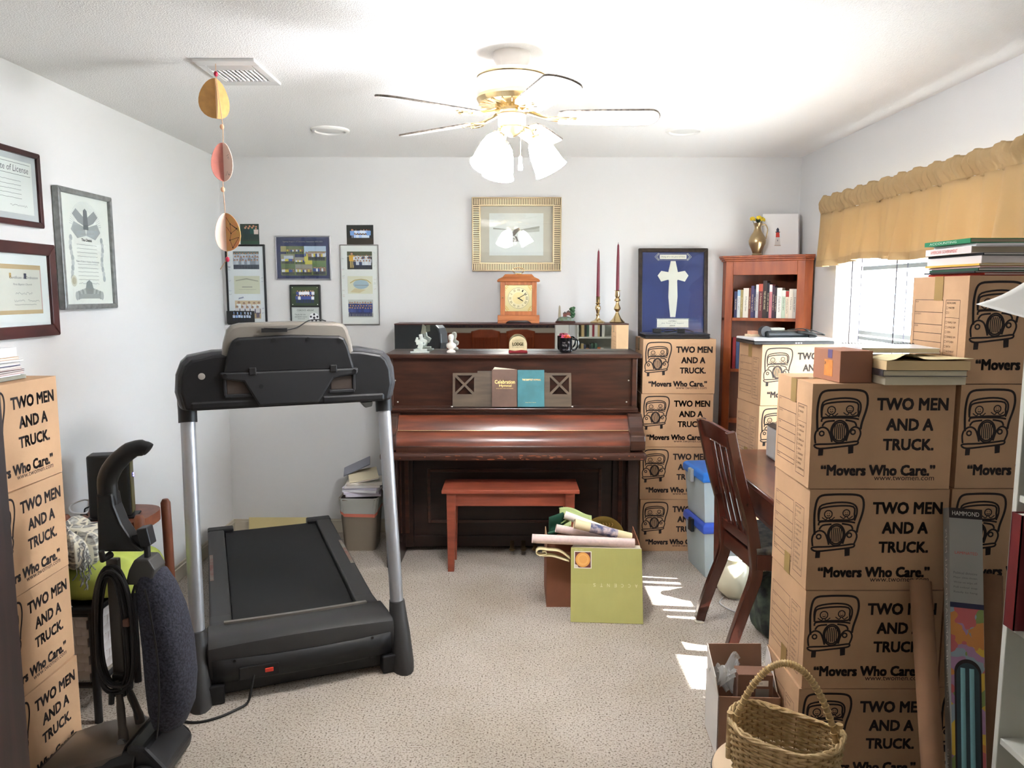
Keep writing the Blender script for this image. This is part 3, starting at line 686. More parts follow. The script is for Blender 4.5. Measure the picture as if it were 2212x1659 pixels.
g = G(); g.loft([[(a * .13, b * .072, .255) for a, b in ((-1, -1), (1, -1), (1, 1), (-1, 1))], [(a * .132, b * .074, .262) for a, b in ((-1, -1), (1, -1), (1, 1), (-1, 1))], [(a * .124, b * .068, .272) for a, b in ((-1, -1), (1, -1), (1, 1), (-1, 1))], [(a * .098, b * .055, .284) for a, b in ((-1, -1), (1, -1), (1, 1), (-1, 1))], [(a * .082, b * .045, .302) for a, b in ((-1, -1), (1, -1), (1, 1), (-1, 1))]]); g.obj('bell_top', OAK, ck, bevel=.002)
G().bb(-.02, .02, -.014, .014, .302, .31).obj('handle_base', mat('brass', (206, 184, 140), .25, 1.0), ck, bevel=.003)
g = G(); g.tube(smooth_path([(-.02, 0, .31), (-.034, 0, .322), (-.03, 0, .336), (-.015, 0, .342), (0, 0, .345), (.015, 0, .342), (.03, 0, .336), (.034, 0, .322), (.02, 0, .31)]), .0028, 8); g.obj('handle', mat('brass', (206, 184, 140), .25, 1.0), ck, True)
DIAL = mat('brass_dial', (196, 186, 138), .38, .7)
df = G().bb(-.083, .083, -.053, -.051, .075, .235).obj('dial_plate', DIAL, ck)
mpD = lambda u, v: (u, -.0545, .155 + v)
g = G(); g.poly([(u, -.0538, .155 + v) for u, v in circ(0, 0, .066, 40)]); g.obj('chapter_ring', mat('chapter_ring', (206, 198, 160), .35, .6), df)
g = G(); g.poly([(u, -.0542, .155 + v) for u, v in circ(0, 0, .037, 32)]); g.obj('dial_centre', mat('dial_centre', (206, 192, 140), .3, .7), df)
g = G()
for k, s in enumerate(('XII', 'I', 'II', 'III', 'IIII', 'V', 'VI', 'VII', 'VIII', 'IX', 'X', 'XI')):
    a = -2 * PI * k / 12; ca, sa = math.cos(a), math.sin(a)
    w_ = min(.016, .005 * len(s) + .003)
    text_into(g, s, -w_ / 2, .044, w_, .014, lambda x, y, ca=ca, sa=sa: mpD(x * ca - y * sa, x * sa + y * ca), .012)
g.ribbon(circ(0, 0, .064, 40), .0015, mpD, True); g.obj('numerals', mat('numeral_black', (30, 26, 22), .5), df)
g = G()
for a, l, w_ in ((R_(90 - 60), .056, .004), (R_(90 - 122), .036, .006)):
    c_, s_ = math.cos(a), math.sin(a); g.poly([(x * c_ - y * s_, -.0565, .155 + x * s_ + y * c_) for x, y in ((-.01, 0), (0, -w_ / 2), (l * .8, -w_ / 2), (l, 0), (l * .8, w_ / 2), (0, w_ / 2))])
g.obj('hands', mat('numeral_black', (30, 26, 22), .5), df, solid=.0008)
g = G()
for sx in (-1, 1):
    for sz in (-1, 1):
        c0 = (sx * .07, sz * .067)
        for k in range(3):
            g.ribbon([(c0[0] + sx * (.008 - .006 * k) + .007 * math.cos(t), c0[1] + sz * (-.012 + .009 * k) + .006 * math.sin(t)) for t in [i * .7 for i in range(8)]], .003, lambda u, v: (u, -.0540, .155 + v))
g.obj('spandrels', mat('spandrel_gold', (180, 148, 74), .3, .9), df, solid=.0015)

# candlesticks and candles
BRC = mat('polished_brass', (214, 190, 142), .18, 1.0)
def candlestick(x, h, label, n8):
    t = thing('candlestick', label, 'candlestick', (x, 4.79, 1.402), 0, 'brass candlesticks on the piano')
    if n8:
        pr = [(.046, 0), (.047, .006), (.04, .012), (.022, .02), (.012, .03), (.009, .045), (.012, .055), (.008, .062), (.013, .082), (.018, .098), (.014, .112), (.008, .118), (.017, .128), (.01, .133), (.012, .138), (.012, .168), (.015, .172)]
    else:
        pr = [(.046, 0), (.048, .008), (.04, .016), (.026, .03), (.016, .05), (.01, .064), (.009, .07), (.022, .088), (.019, .1), (.01, .118), (.009, .132), (.02, .138), (.018, .148), (.011, .156), (.016, .168), (.014, .198), (.024, .203)]
    k = h / pr[-1][1]; pr = [(r, z * k) for r, z in pr]
    nb = next(i for i, p in enumerate(pr) if p[0] < .015)
    G().lathe(pr[:nb + 1], n=8 if n8 else 24).obj('base', BRC, t, not n8); G().lathe(pr[nb:], n=20).obj('stem', BRC, t, True)
    c = thing('taper_candle', label.replace('brass candlestick', 'burgundy taper candle').replace('on top of the piano', 'on its brass stand'), 'candle', (x, 4.79, 1.402 + h - .004), 0, 'burgundy candles on the piano')
    hh = .29 if n8 else .29
    G().lathe([(.0105, 0), (.0105, .05), (.0085, hh * .7), (.006, hh - .012), (.003, hh - .003), (.001, hh)], n=16).obj('wax', mat('burgundy_wax', (116, 36, 52), .4), c, True)
    G().cyl((0, 0, hh - .002), (.001, 0, hh + .008), .0012, n=5).obj('wick', mat('wick', (60, 50, 44), .9), c)
candlestick(.536, .165, 'shorter brass candlestick on top of the piano', True)
candlestick(.657, .203, 'taller brass candlestick on top of the piano', False)

# landscape figurine with obelisk
f = thing('landmark_figurine', 'small resin figurine of an obelisk, houses and trees on the piano', 'figurine', (.334, 4.79, 1.402))
g = G(); g.lathe([(.062, 0), (.064, .006), (.06, .012), (.056, .014), (.001, .014)], n=28); o = g.obj('wooden_base', mat('base_brown', (70, 40, 32), .5), f, True); o.scale = (1, .6, 1)
g = G(); g.ell((0, 0, .014), (.056, .032, .028), 20, 10); g.ell((-.02, -.01, .02), (.032, .02, .02), 14, 8); o = g.obj('hill', mat('painted_hill', (96, 110, 78), .7, var=.4, vscale=60, rgb2=(120, 130, 130)), f, True)
g = G(); g.loft([[(-.037 + a * .009, b * .009, .03) for a, b in ((-1, -1), (1, -1), (1, 1), (-1, 1))], [(-.037 + a * .005, b * .005, .102) for a, b in ((-1, -1), (1, -1), (1, 1), (-1, 1))], [(-.037 + a * .0004, b * .0004, .112) for a, b in ((-1, -1), (1, -1), (1, 1), (-1, 1))]]); g.obj('obelisk', mat('stone_grey', (150, 140, 118), .7), f)
g = G(); g.box((-.004, -.008, .05), (.022, .014, .02)).box((.018, -.004, .058), (.024, .014, .02)); g.obj('house', mat('house_red', (110, 62, 52), .7), f)
g = G(); g.prism([(-.018, .06), (.01, .06), (-.004, .072)], -.018, .002, 'y').prism([(.004, .068), (.032, .068), (.018, .08)], -.014, .006, 'y'); g.obj('roof', mat('roof_dark', (70, 58, 54), .7), f)
rr = random.Random(5); g = G()
for k in range(16): g.ell((.042 + rr.uniform(-.008, .01), rr.uniform(-.01, .01), .04 + k * .0036), (.011, .010, .009), 8, 5)
g.obj('tree', mat('tree_green', (64, 104, 66), .7, var=.3, vscale=90), f, True)

# black mug with candies, cream plaque on stand, white bust, silver figurine
mg = thing('coffee_mug', 'black printed coffee mug full of wrapped candy on the piano', 'mug', (.325, 4.6, 1.232))
G().lathe([(.03, 0), (.038, .006), (.04, .02), (.04, .088), (.041, .09), (.037, .09), (.036, .01), (.001, .008)], n=32).obj('cup', mat('black_glaze', (14, 14, 18), .12), mg, True)
g = G(); g.tube(smooth_path([(.038, 0, .078), (.058, 0, .082), (.073, 0, .062), (.07, 0, .036), (.055, 0, .018), (.037, 0, .016)]), .0055, 8); g.obj('handle', mat('black_glaze', (14, 14, 18), .12), mg, True)
g = G()
def mcup(u, v): a = -PI / 2 + u / .0403; return (.0403 * math.cos(a), .0403 * math.sin(a), v)
for s, u, v, w_, h_ in (('THE', -.026, .056, .02, .009), ('TO', .008, .058, .014, .010), ('FACTS', -.026, .04, .03, .011), ('OF LIFE', -.022, .016, .044, .006)): text_into(g, s, u, v, w_, h_, mcup, .01)
g.obj('printed_words', mat('mug_grey', (176, 168, 168), .5), mg)
cols = [(226, 110, 60), (232, 140, 70), (214, 70, 60), (236, 130, 160), (224, 90, 130)]; rr = random.Random(2)
for k in range(11):
    a = k * 2.4; r = .027 * math.sqrt((k % 6) / 6)
    G().ell((r * math.cos(a), r * math.sin(a), .088 + (.012 if k > 6 else 0)), (.012, .008, .008), 8, 6, Matrix.Rotation(a, 4, 'Z')).obj('candy', mat('candy_%d' % (k % 5), cols[k % 5], .35), mg, True)
cp = thing('souvenir_plaque', 'round-topped cream souvenir plaque in a maroon holder on the piano', 'plaque', (.036, 4.58, 1.232))
G().prism([(-.054, .012)] + [(.054 * math.cos(t), .05 + .05 * math.sin(t)) for t in [PI - PI * i / 16 for i in range(17)]] + [(.054, .012)], -.006, .006, 'y').obj('stone', mat('cream_stone', (216, 198, 156), .6, var=.1, vscale=20), cp, bevel=.003)
G().prism([(-.056, 0), (.058, 0), (.056, .014), (.02, .018), (-.02, .012), (-.056, .018)], -.022, .016, 'y').obj('holder', mat('maroon_felt', (130, 32, 40), .8), cp, bevel=.004)
g = G(); mpc = lambda u, v: (u, -.0066, v)
text_into(g, 'WELCOME TO OUR', -.032, .068, .064, .005, mpc, .005); text_into(g, 'LODGE', -.032, .044, .064, .018, mpc, .03); text_into(g, 'ESTABLISHED', -.032, .034, .064, .005, mpc, .005); g.ribbon([(-.034, .03), (.034, .03), (.034, .077), (-.034, .077)], .001, mpc, True); g.obj('engraving', mat('engrave_olive', (96, 88, 56), .7), cp)
PLA = mat('white_plaster', (236, 228, 216), .7)
bu = thing('plaster_bust', 'small white plaster bust of a bearded head on the piano', 'figurine', (-.365, 4.575, 1.232))
G().lathe([(.024, 0), (.027, .006), (.024, .014), (.014, .02), (.012, .026)], n=20).obj('socle', PLA, bu, True)
g = G(); g.loft([[(w_ * math.cos(2 * PI * k / 16), d_ * math.sin(2 * PI * k / 16) + oy, z) for k in range(16)] for w_, d_, oy, z in ((.012, .01, 0, .022), (.026, .016, 0, .032), (.03, .018, 0, .044), (.028, .017, .001, .054), (.014, .012, .0, .062), (.011, .011, -.001, .07), (.014, .016, -.003, .076), (.0165, .019, -.003, .088), (.017, .02, -.001, .099), (.013, .016, .001, .109), (.004, .005, .001, .113))]); g.obj('torso_and_head', PLA, bu, True)
g = G(); g.loft([[(sx * .0035, -.021 - o_, z) for sx in (-1, 1)] + [(0, -.024 - o_, z)] for o_, z in ((-.004, .082), (.0, .086), (-.003, .095))]); g.ell((0, -.019, .077), (.008, .006, .007), 10, 6); g.obj('nose_and_beard', PLA, bu, True)
sv = thing('glass_figurine', 'silvery crystal figurine with raised blade on a clear base on the piano', 'figurine', (-.55, 4.585, 1.232))
CRY = mat('frosted_crystal', (222, 228, 220), .15, .25)
g = G(); g.bb(-.06, .055, -.028, .02, 0, .01).bb(-.04, .04, -.02, .02, .01, .022); g.obj('base', CRY, sv, bevel=.004)
g = G()
for c_, d_, r_ in (((.0, 0, .04), (.03, .02, .035), (0, .3, 0)), ((-.008, 0, .065), (.04, .024, .03), (0, -.2, .2)), ((.016, 0, .075), (.04, .02, .022), (0, .5, .3)), ((-.022, 0, .078), (.014, .014, .03), (0, .3, 0)), ((.004, 0, .098), (.022, .02, .028), (0, -.2, .1)), ((.03, 0, .06), (.012, .012, .035), (0, .5, 0))): g.box(c_, d_, r_)
g.obj('figure', CRY, sv, bevel=.003)
G().prism([(.0, .11), (.004, .11), (.012, .168), (.016, .172), (.034, .158), (.034, .118), (.014, .112)], -.003, .003, 'y').obj('raised_blade', mat('smoked_glass', (150, 150, 132), .2, .4), sv)
# ---------------------------------------------------------------- treadmill
TM = thing('treadmill', 'large dark grey treadmill with silver uprights seen from its console end', 'treadmill', (-.84, 2.95, 0), math.atan2(.371, .928))
TG = mat('treadmill_grey', (48, 47, 47), .5, bump=.05, bscale=500)
TB = mat('treadmill_black', (20, 20, 22), .45, bump=.04, bscale=500)
TS = mat('treadmill_silver', (168, 170, 174), .38, .6)
TBZ = mat('treadmill_bronze', (136, 130, 122), .4, .5)
TBELT = mat('treadmill_belt', (24, 24, 25), .8, bump=.2, bscale=700)
g = G(); g.bb(-.35, .35, .02, .07, .015, .07).bb(-.36, -.31, .0, 1.7, .04, .1).bb(.31, .36, .0, 1.7, .04, .1).bb(-.33, .33, 1.62, 1.68, .02, .08); g.obj('base_frame', TB, TM, bevel=.005)
for x in (-.345, .345): G().bb(x - .035, x + .035, -.03, .06, 0, .075).obj('front_foot', TB, TM, bevel=.006)
for x in (-.3, .3): G().bb(x - .03, x + .03, 1.63, 1.72, 0, .05).obj('rear_foot', TB, TM, bevel=.006)
# motor hood, bulging towards the middle
def hoodring(x):
    k = 1 - (x / .365) ** 2; b = .022 * k; f = -.028 * k
    return [(x, .005 + f, .075), (x, -.003 + f, .12), (x, -.006 + f, .19 + b), (x, .002 + f, .214 + b), (x, .02 + f, .224 + b), (x, .12, .222 + b * .8), (x, .25 + f * .8, .208 + b * .2), (x, .285 + f * .8, .192 + b * .1), (x, .285 + f * .8, .075)]
xs = [-.368, -.362, -.34] + [-.3 + .05 * i for i in range(13)] + [.34, .362, .368]
rings = []
for i, x in enumerate(xs):
    r = hoodring(max(-.365, min(.365, x)))
    if i in (0, len(xs) - 1): r = [(x, .14 + (p[1] - .14) * .95, .14 + (p[2] - .14) * .9) for p in r]
    rings.append(r)
G().loft(rings).obj('motor_hood', TG, TM, True)
g = G()
g.loft([[(x, -.007 - .028 * (1 - (x / .365) ** 2) - .0005, z) for z in (.085, .172)] for x in [-.35 + .05 * i for i in range(15)]], close=False, caps=False); g.obj('front_fascia', mat('treadmill_black2', (30, 30, 32), .5), TM, True, solid=.004)
g = G(); g.loft([[(x, .246 - .022 * (1 - (x / .3) ** 2) + dy, .213 + .006 * (1 - (x / .3) ** 2) + dz) for dy, dz in ((-.012, .006), (.03, -.004), (.032, -.016), (-.012, -.012))] for x in [-.3 + .05 * i for i in range(13)]]); g.obj('hood_trim', TBZ, TM, True)
pl = G().box((-.18, -.032, .112), (.15, .012, .05)).obj('switch_plate', TB, TM, bevel=.004)
G().box((-.143, -.0395, .113), (.032, .006, .016)).obj('power_switch', mat('red_rocker', (214, 60, 44), .35), pl, bevel=.002)
for x, z in ((-.27, .165), (.0, .165), (.27, .165)): G().cyl((x, -.016 - .018 * (1 - (x / .36) ** 2), z), (x, -.008, z), .006, n=10).obj('screw', TB, TM)
for x in (-.27, .27): G().bb(x - .012, x + .012, -.014, .0, .07, .12).obj('hood_clip', TB, TM, bevel=.002)
# deck, belt, rails
G().bb(-.29, .29, .2, 1.72, .10, .135).obj('deck_board', TB, TM)
g = G(); g.tube([(-.262, 1.72, .135), (.262, 1.72, .135)], .028, 16); g.bb(-.262, .262, .28, 1.72, .15, .163); g.obj('running_belt', TBELT, TM, True)
for s in (-1, 1):
    x0, x1 = sorted((s * .268, s * .358))
    g = G(); g.loft([[(x0, y, .09), (x1, y, .09), (x1 - s * .0 if s > 0 else x1, y, z), (x0, y, z)] for y, z in ((.2, .2), (.3, .196), (.4, .185), (1.0, .183), (1.7, .182), (1.755, .178))]); r = g.obj('side_rail', TG, TM, bevel=.01, seg=3)
    G().bb(min(s * .215, s * .36), max(s * .215, s * .36), 1.7, 1.775, .1, .186).obj('rail_end_cap', TB, TM, bevel=.008)
    part(G().bb(min(s * .335, s * .352), max(s * .335, s * .352), .85, 1.25, .1835, .1845).obj('warning_sticker', mat('sticker_grey', (130, 130, 118), .5, var=.4, vscale=14, rgb2=(120, 70, 60)), r), 'worn grey warning sticker')
    # uprights and feet
    xb = s * .40
    g = G(); g.loft([[(xb + a * w_, .02 + yo + b * d_, z) for a, b in [(math.cos(2 * PI * k / 16), math.sin(2 * PI * k / 16)) for k in range(16)]] for w_, d_, yo, z in ((.05, .10, .0, .0), (.05, .095, .0, .03), (.043, .06, .02, .15), (.037, .045, .045, .22), (.033, .036, .06, .27))]); g.obj('upright_foot', TG, TM, True)
    G().tube([(xb, .07, .2), (xb, .265, 1.1)], .0285, 24).obj('upright_tube', TS, TM, True)
    g = G(); g.tube(smooth_path([(xb, .262, 1.07), (xb, .275, 1.14), (xb, .278, 1.2), (xb - s * .004, .27, 1.25), (xb - s * .02, .26, 1.30)]), [.036] * 4 + [.037] * 4 + [.038] * 4 + [.036] * 4 + [.03], 20); g.obj('upright_sleeve', TB, TM, True)
# console
out = [(-.425, 1.125), (-.442, 1.2), (-.436, 1.27), (-.418, 1.315), (-.392, 1.34), (-.3, 1.358), (0, 1.366), (.3, 1.358), (.392, 1.34), (.418, 1.315), (.436, 1.27), (.442, 1.2), (.425, 1.125), (.35, 1.122), (-.35, 1.122)]
G().prism(out, .2, .34, 'y').obj('console_shell', mat('treadmill_shell', (54, 54, 57), .4), TM, bevel=.022, seg=3)
inn = [(x * .955, 1.225 + (z - 1.225) * .93 + .0) for x, z in out]
G().prism([(x, z - .004) for x, z in inn], .188, .21, 'y').obj('console_back', TB, TM, bevel=.012)
for s in (-1, 1):
    G().bb(min(s * .12, s * .39), max(s * .12, s * .39), .185, .215, 1.125, 1.165).obj('handle_crossbar', TB, TM, bevel=.012)
    rc = G().bb(min(s * .16, s * .25), max(s * .16, s * .25), .184, .19, 1.185, 1.245).obj('cup_recess', mat('recess_brown', (58, 48, 42), .5), TM, bevel=.004)
    g = G(); g.bb(min(s * .152, s * .258), max(s * .152, s * .258), .178, .19, 1.172, 1.186).bb(min(s * .25, s * .262), max(s * .25, s * .262), .178, .19, 1.18, 1.25); g.obj('recess_lip', mat('treadmill_black2', (30, 30, 32), .5), rc, bevel=.003)
hd = [(-.272, 1.29), (-.255, 1.39), (-.24, 1.44), (-.222, 1.46), (-.19, 1.468), (0, 1.473), (.19, 1.468), (.222, 1.46), (.238, 1.44), (.252, 1.39), (.268, 1.29)]
G().prism(hd, .19, .29, 'y').obj('display_housing', TBZ, TM, bevel=.014, seg=3)
bk = [(-.262, 1.268), (-.236, 1.37), (-.222, 1.402), (-.2, 1.412), (0, 1.42), (.2, 1.412), (.22, 1.402), (.234, 1.37), (.26, 1.268)]
G().prism(bk, .17, .2, 'y').obj('display_cover', TB, TM, bevel=.01)
G().prism([(-.275, 1.276), (.275, 1.276), (.27, 1.25), (.17, 1.235), (.105, 1.135), (-.13, 1.135), (-.185, 1.235), (-.27, 1.25)], .166, .2, 'y').obj('lower_cover', mat('treadmill_black2', (30, 30, 32), .5), TM, bevel=.008)
for x, z in ((-.2, 1.39), (-.066, 1.4), (.07, 1.4), (.2, 1.39), (-.255, 1.262), (.255, 1.262), (-.12, 1.215)): G().cyl((x, .1655 if z < 1.3 else .168, z), (x, .18, z), .0095, n=14).obj('screw_well', mat('well_black', (6, 6, 7), .4), TM)
for x in (-.15, .17): G().bb(x - .014, x + .014, .160, .18, 1.262, 1.292).obj('hinge_clip', TB, TM, bevel=.003)
G().lathe([(.014, 0), (.013, .003), (.001, .005)], (-.34, .19, 1.262), n=18, m=Matrix.Rotation(PI / 2, 4, 'X')).obj('badge', mat('badge_silver', (190, 188, 182), .4, .7), TM, True)
G().prism([(.29, 1.12), (.345, 1.12), (.34, 1.1), (.31, 1.095)], .22, .26, 'y').obj('grip_end', mat('treadmill_grey2', (90, 88, 84), .5), TM, bevel=.004)
g = G(); g.box((-.06, .176, 1.44), (.1, .018, .016)); g.tube(smooth_path([(-.01, .172, 1.44), (.03, .175, 1.45), (.08, .2, 1.476), (.13, .24, 1.478), (.16, .28, 1.47)]), .0025, 6); g.tube(smooth_path([(-.1, .172, 1.448), (-.06, .165, 1.447), (-.02, .168, 1.446)]), .0022, 6); g.obj('safety_key_cord', mat('cord_black', (16, 16, 16), .5), TM)
g = G(); g.tube(smooth_path([(-.2, -.035, .1), (-.215, -.06, .05), (-.23, -.075, .012), (-.27, -.1, .006), (-.33, -.13, .005), (-.4, -.14, .005), (-.46, -.11, .005), (-.52, -.03, .005)]), .0048, 8); g.obj('power_cord', mat('cord_black', (16, 16, 16), .5), TM, True)

# ---------------------------------------------------------------- pictures on the walls
def framed(name, label, cat, loc, rz, w_, h_, fw, fd, fm, matm, group=None, ribbed=False, glass=True, tilt=0):
    """picture: origin at lower-left corner on the wall, local x right, z up, -y out of the wall"""
    t = thing(name, label, cat, loc, rz, group, rot=(R_(tilt), 0, rz))
    def bar(p, q):  # mitred bar from corner p to corner q (outer), inner corners computed
        return
    o_ = [(0, 0), (w_, 0), (w_, h_), (0, h_)]; i_ = [(fw, fw), (w_ - fw, fw), (w_ - fw, h_ - fw), (fw, h_ - fw)]
    for k in range(4):
        a, b, c_, d_ = o_[k], o_[(k + 1) % 4], i_[(k + 1) % 4], i_[k]
        G().prism([a, b, c_, d_], -fd, -.002, 'y').obj('frame_side', fm, t, bevel=min(.004, fw * .25))
    bk_ = G().bb(fw * .8, w_ - fw * .8, -fd * .55, -.002, fw * .8, h_ - fw * .8).obj('mat_board', matm, t)
    if glass:
        G().bb(fw * .9, w_ - fw * .9, -fd * .72, -fd * .70, fw * .9, h_ - fw * .9).obj('glass', GLASS, t)
    y_ = -fd * .55
    return t, bk_, (lambda u, v, k=1: (u, y_ - .0002 - k * .000004, v))
MAHO = mat('mahogany_frame', (74, 30, 28), .35, var=.3, vscale=6); GREYM = mat('grey_mat', (206, 206, 206), .8); PAPER = mat('cream_paper', (244, 242, 236), .8)
# left wall: local x runs +Y, so rz = 90 deg; wall items face +X
def wall_left_pic(name, label, y0, z0, w_, h_, fw, fd, fm, mm): return framed(name, label, 'picture', (XL, y0, z0), PI / 2, w_, h_, fw, fd, fm, mm)
def gprint(parent, name, m, fn, mp):
    g = G(); fn(g, lambda u, v: mp(u, v, 8)); return g.obj(name, m, parent)
INKG = mat('ink_grey', (92, 90, 92), .7)
def scrib(g, u0, v0, w_, mp, seed, amp=.004):
    r = random.Random(seed); pts = []; n_ = int(w_ / .004) + 3
    for i in range(n_): pts.append((u0 + w_ * i / (n_ - 1), v0 + r.uniform(-amp, amp)))
    g.ribbon(pts, .0012, mp)
t, b_, mp = wall_left_pic('framed_certificate', 'upper mahogany-framed certificate of license on the left wall', 2.62, 1.84, .44, .285, .022, .022, MAHO, GREYM)
G().bb(.05, .39, -.0132, -.0128, .045, .24).obj('certificate_sheet', PAPER, t)
def f1(g, mp):
    q = lambda u, v: (u, -.0136, v)
    text_into(g, 'Certificate of License', .10, .198, .27, .024, q, .0, .15)
    g.ribbon([(.06, .188), (.38, .188), (.38, .23), (.06, .23)], .0015, q, True)
    for k in range(5): scrib(g, .12, .165 - k * .016, .2, q, k, .0012)
    scrib(g, .09, .075, .09, q, 11); scrib(g, .25, .075, .1, q, 12)
gprint(b_, 'certificate_text', INKG, f1, mp)
t, b_, mp = wall_left_pic('framed_certificate', 'lower wide mahogany-framed certificate with white mat on the left wall', 2.58, 1.42, .53, .36, .045, .026, MAHO, mat('white_mat', (242, 242, 240), .8))
pr = PR(lambda u, v, k: (u, -.0146 - k * 4e-6, v)); pr.rect(.17, .09, .44, .275, (232, 226, 214)); pr.rect(.17, .258, .44, .275, (206, 176, 130)); pr.rect(.17, .09, .44, .105, (206, 176, 130)); pr.rect(.17, .105, .176, .258, (206, 168, 160)); pr.rect(.434, .105, .44, .258, (206, 168, 160))
pr.rect(.25, .225, .262, .243, (196, 158, 90)); pr.rect(.335, .222, .35, .243, (70, 72, 100)); pr.obj('certificate_sheet', b_)
def f2(g, mp):
    q = lambda u, v: (u, -.0149, v)
    text_into(g, 'Certificate of Ordination', .25, .222, .17, .01, q, 0, .1)
    text_into(g, 'First Baptist Church', .27, .196, .11, .009, q, .01, .2)
    scrib(g, .28, .168, .1, q, 21, .005); scrib(g, .27, .14, .06, q, 22); scrib(g, .35, .14, .07, q, 23); scrib(g, .27, .125, .13, q, 24, .002)
gprint(b_, 'certificate_text', INKG, f2, mp)
t, b_, mp = wall_left_pic('framed_diploma', 'tall silver-grey framed diploma with engraved eagle on the left wall', 3.15, 1.52, .42, .502, .022, .03, mat('pewter_frame', (146, 148, 146), .35, .5, var=.15, vscale=40), mat('diploma_ivory', (240, 237, 228), .8))
pr = PR(lambda u, v, k: (u, -.0167 - k * 4e-6, v)); GR = (156, 156, 156); DG = (110, 112, 114)
for k in range(34):
    a = R_(8 + 164 * k / 33); pr.line([(.21 + .09 * math.cos(a), .345 + .075 * math.sin(a)), (.21 + .125 * math.cos(a), .345 + .115 * math.sin(a))], .002, (196, 196, 194))
for s in (-1, 1):
    pr.poly([(.21 + s * .01, .39), (.21 + s * .07, .425), (.21 + s * .1, .40), (.21 + s * .06, .37), (.21 + s * .012, .355)], GR)
    pr.poly([(.21 + s * .01, .35), (.21 + s * .09, .37), (.21 + s * .115, .335), (.21 + s * .07, .30), (.21, .315)], (176, 176, 174))
    for k in range(9): pr.disc(.21 + s * (.12 + .006 * math.sin(k)), .30 - k * .021, .012, (200, 200, 197) if k % 2 else (178, 179, 178), .014)
    for k in range(7): pr.disc(.21 + s * (.015 + k * .014), .075 - k * .003, .014, (150, 152, 148) if k % 2 else (180, 180, 176), .02)
pr.poly([(.19, .34), (.23, .34), (.225, .42), (.21, .43), (.195, .42)], DG); pr.disc(.21, .09, .03, (140, 142, 138), .035); pr.poly([(.12, .045), (.30, .045), (.28, .065), (.14, .065)], (160, 160, 156)); pr.disc(.095, .12, .022, (214, 206, 186), .024, 16); pr.disc(.095, .12, .014, (190, 178, 150), .015, 16)
pr.obj('engraving', b_)
def f3(g, mp):
    q = lambda u, v: (u, -.0172, v)
    text_into(g, 'The Citadel', .17, .29, .08, .012, q, .02); text_into(g, 'Master of Science in Business Administration', .12, .20, .18, .008, q, .01)
    for k in range(10):
        if k not in (4,): scrib(g, .13, .275 - k * .0165, .16, q, 40 + k, .0014)
    scrib(g, .13, .11, .06, q, 60); scrib(g, .23, .11, .06, q, 61)
gprint(b_, 'diploma_text', INKG, f3, mp)

# back wall pictures: rz = 0, local x = +X, face -Y
def wall_back_pic(name, label, x0, z0, w_, h_, fw, fd, fm, mm, cat='picture', glass=True): return framed(name, label, cat, (x0, YB, z0), 0, w_, h_, fw, fd, fm, mm, glass=glass)
BLKF = mat('black_frame', (24, 23, 24), .35)
def crowd(pr, u0, v0, u1, v1, rows, n_, shirts, pants, h_, seed, hair=(60, 44, 34)):
    r = random.Random(seed)
    for j in range(rows - 1, -1, -1):
        for i in range(n_):
            u = u0 + (u1 - u0) * (i + .5 + (.25 if j % 2 else -.1)) / n_
            pr.person(min(max(u, u0 + h_ * .15), u1 - h_ * .15), v0 + (v1 - v0 - h_) * j / max(rows - 1, 1), h_ * r.uniform(.92, 1.0), r.choice(shirts), pants, hair=hair)
t, b_, mp = wall_back_pic('photo_collage_frame', 'black-framed signed collage of three soccer pictures left of the navy frame', -1.835, 1.385, .255, .512, .012, .018, BLKF, mat('white_mat2', (246, 245, 246), .8))
pr = PR(lambda u, v, k: (u, -.0101 - k * 3e-6, v))
pr.rect(.05, .355, .215, .468, (96, 104, 112)); pr.rect(.05, .43, .215, .468, (120, 130, 124)); crowd(pr, .05, .358, .215, .465, 3, 9, [(206, 208, 216), (186, 190, 204), (150, 152, 164)], (60, 62, 80), .062, 1)
pr.rect(.05, .198, .215, .312, (226, 222, 196)); pr.poly([(.06, .285), (.13, .298), (.205, .282), (.205, .276), (.13, .29), (.06, .279)], (176, 172, 150)); pr.rect(.1, .24, .165, .244, (140, 138, 128)); pr.rect(.08, .225, .19, .227, (186, 182, 164))
pr.rect(.05, .04, .215, .155, (208, 178, 140)); pr.rect(.05, .125, .215, .155, (226, 198, 160)); crowd(pr, .05, .045, .215, .15, 2, 5, [(246, 240, 238), (236, 226, 226)], (86, 70, 110), .078, 2)
rr = random.Random(9)
for k in range(16):
    u, v = rr.choice(((.015, 0), (.222, 0)))[0], rr.uniform(.03, .47); pr.line([(u + .003 * i, v + rr.uniform(-.004, .004)) for i in range(6)], .0011, rr.choice([(70, 80, 150), (40, 44, 90), (120, 130, 180)]))
pr.line([(.075 + .004 * i, .168 + .01 * ((i % 2) - .5) + .001 * i) for i in range(9)], .0025, (50, 64, 130)); pr.obj('mounted_photographs', b_)
t, b_, mp = wall_back_pic('photo_collage_frame', 'white-matted signed collage of three team pictures right of the plaque', -1.101, 1.384, .247, .512, .006, .014, mat('thin_pewter', (140, 136, 132), .4, .5), mat('ivory_mat', (246, 242, 236), .8))
pr = PR(lambda u, v, k: (u, -.0079 - k * 3e-6, v))
pr.rect(.045, .355, .205, .468, (66, 62, 44)); pr.rect(.045, .43, .205, .468, (90, 92, 60)); pr.rect(.045, .437, .205, .441, (220, 220, 210)); pr.person(.075, .365, .1, (226, 170, 60), (190, 160, 100)); crowd(pr, .085, .358, .2, .45, 3, 6, [(238, 236, 240), (220, 220, 228), (60, 70, 110)], (40, 44, 70), .06, 4)
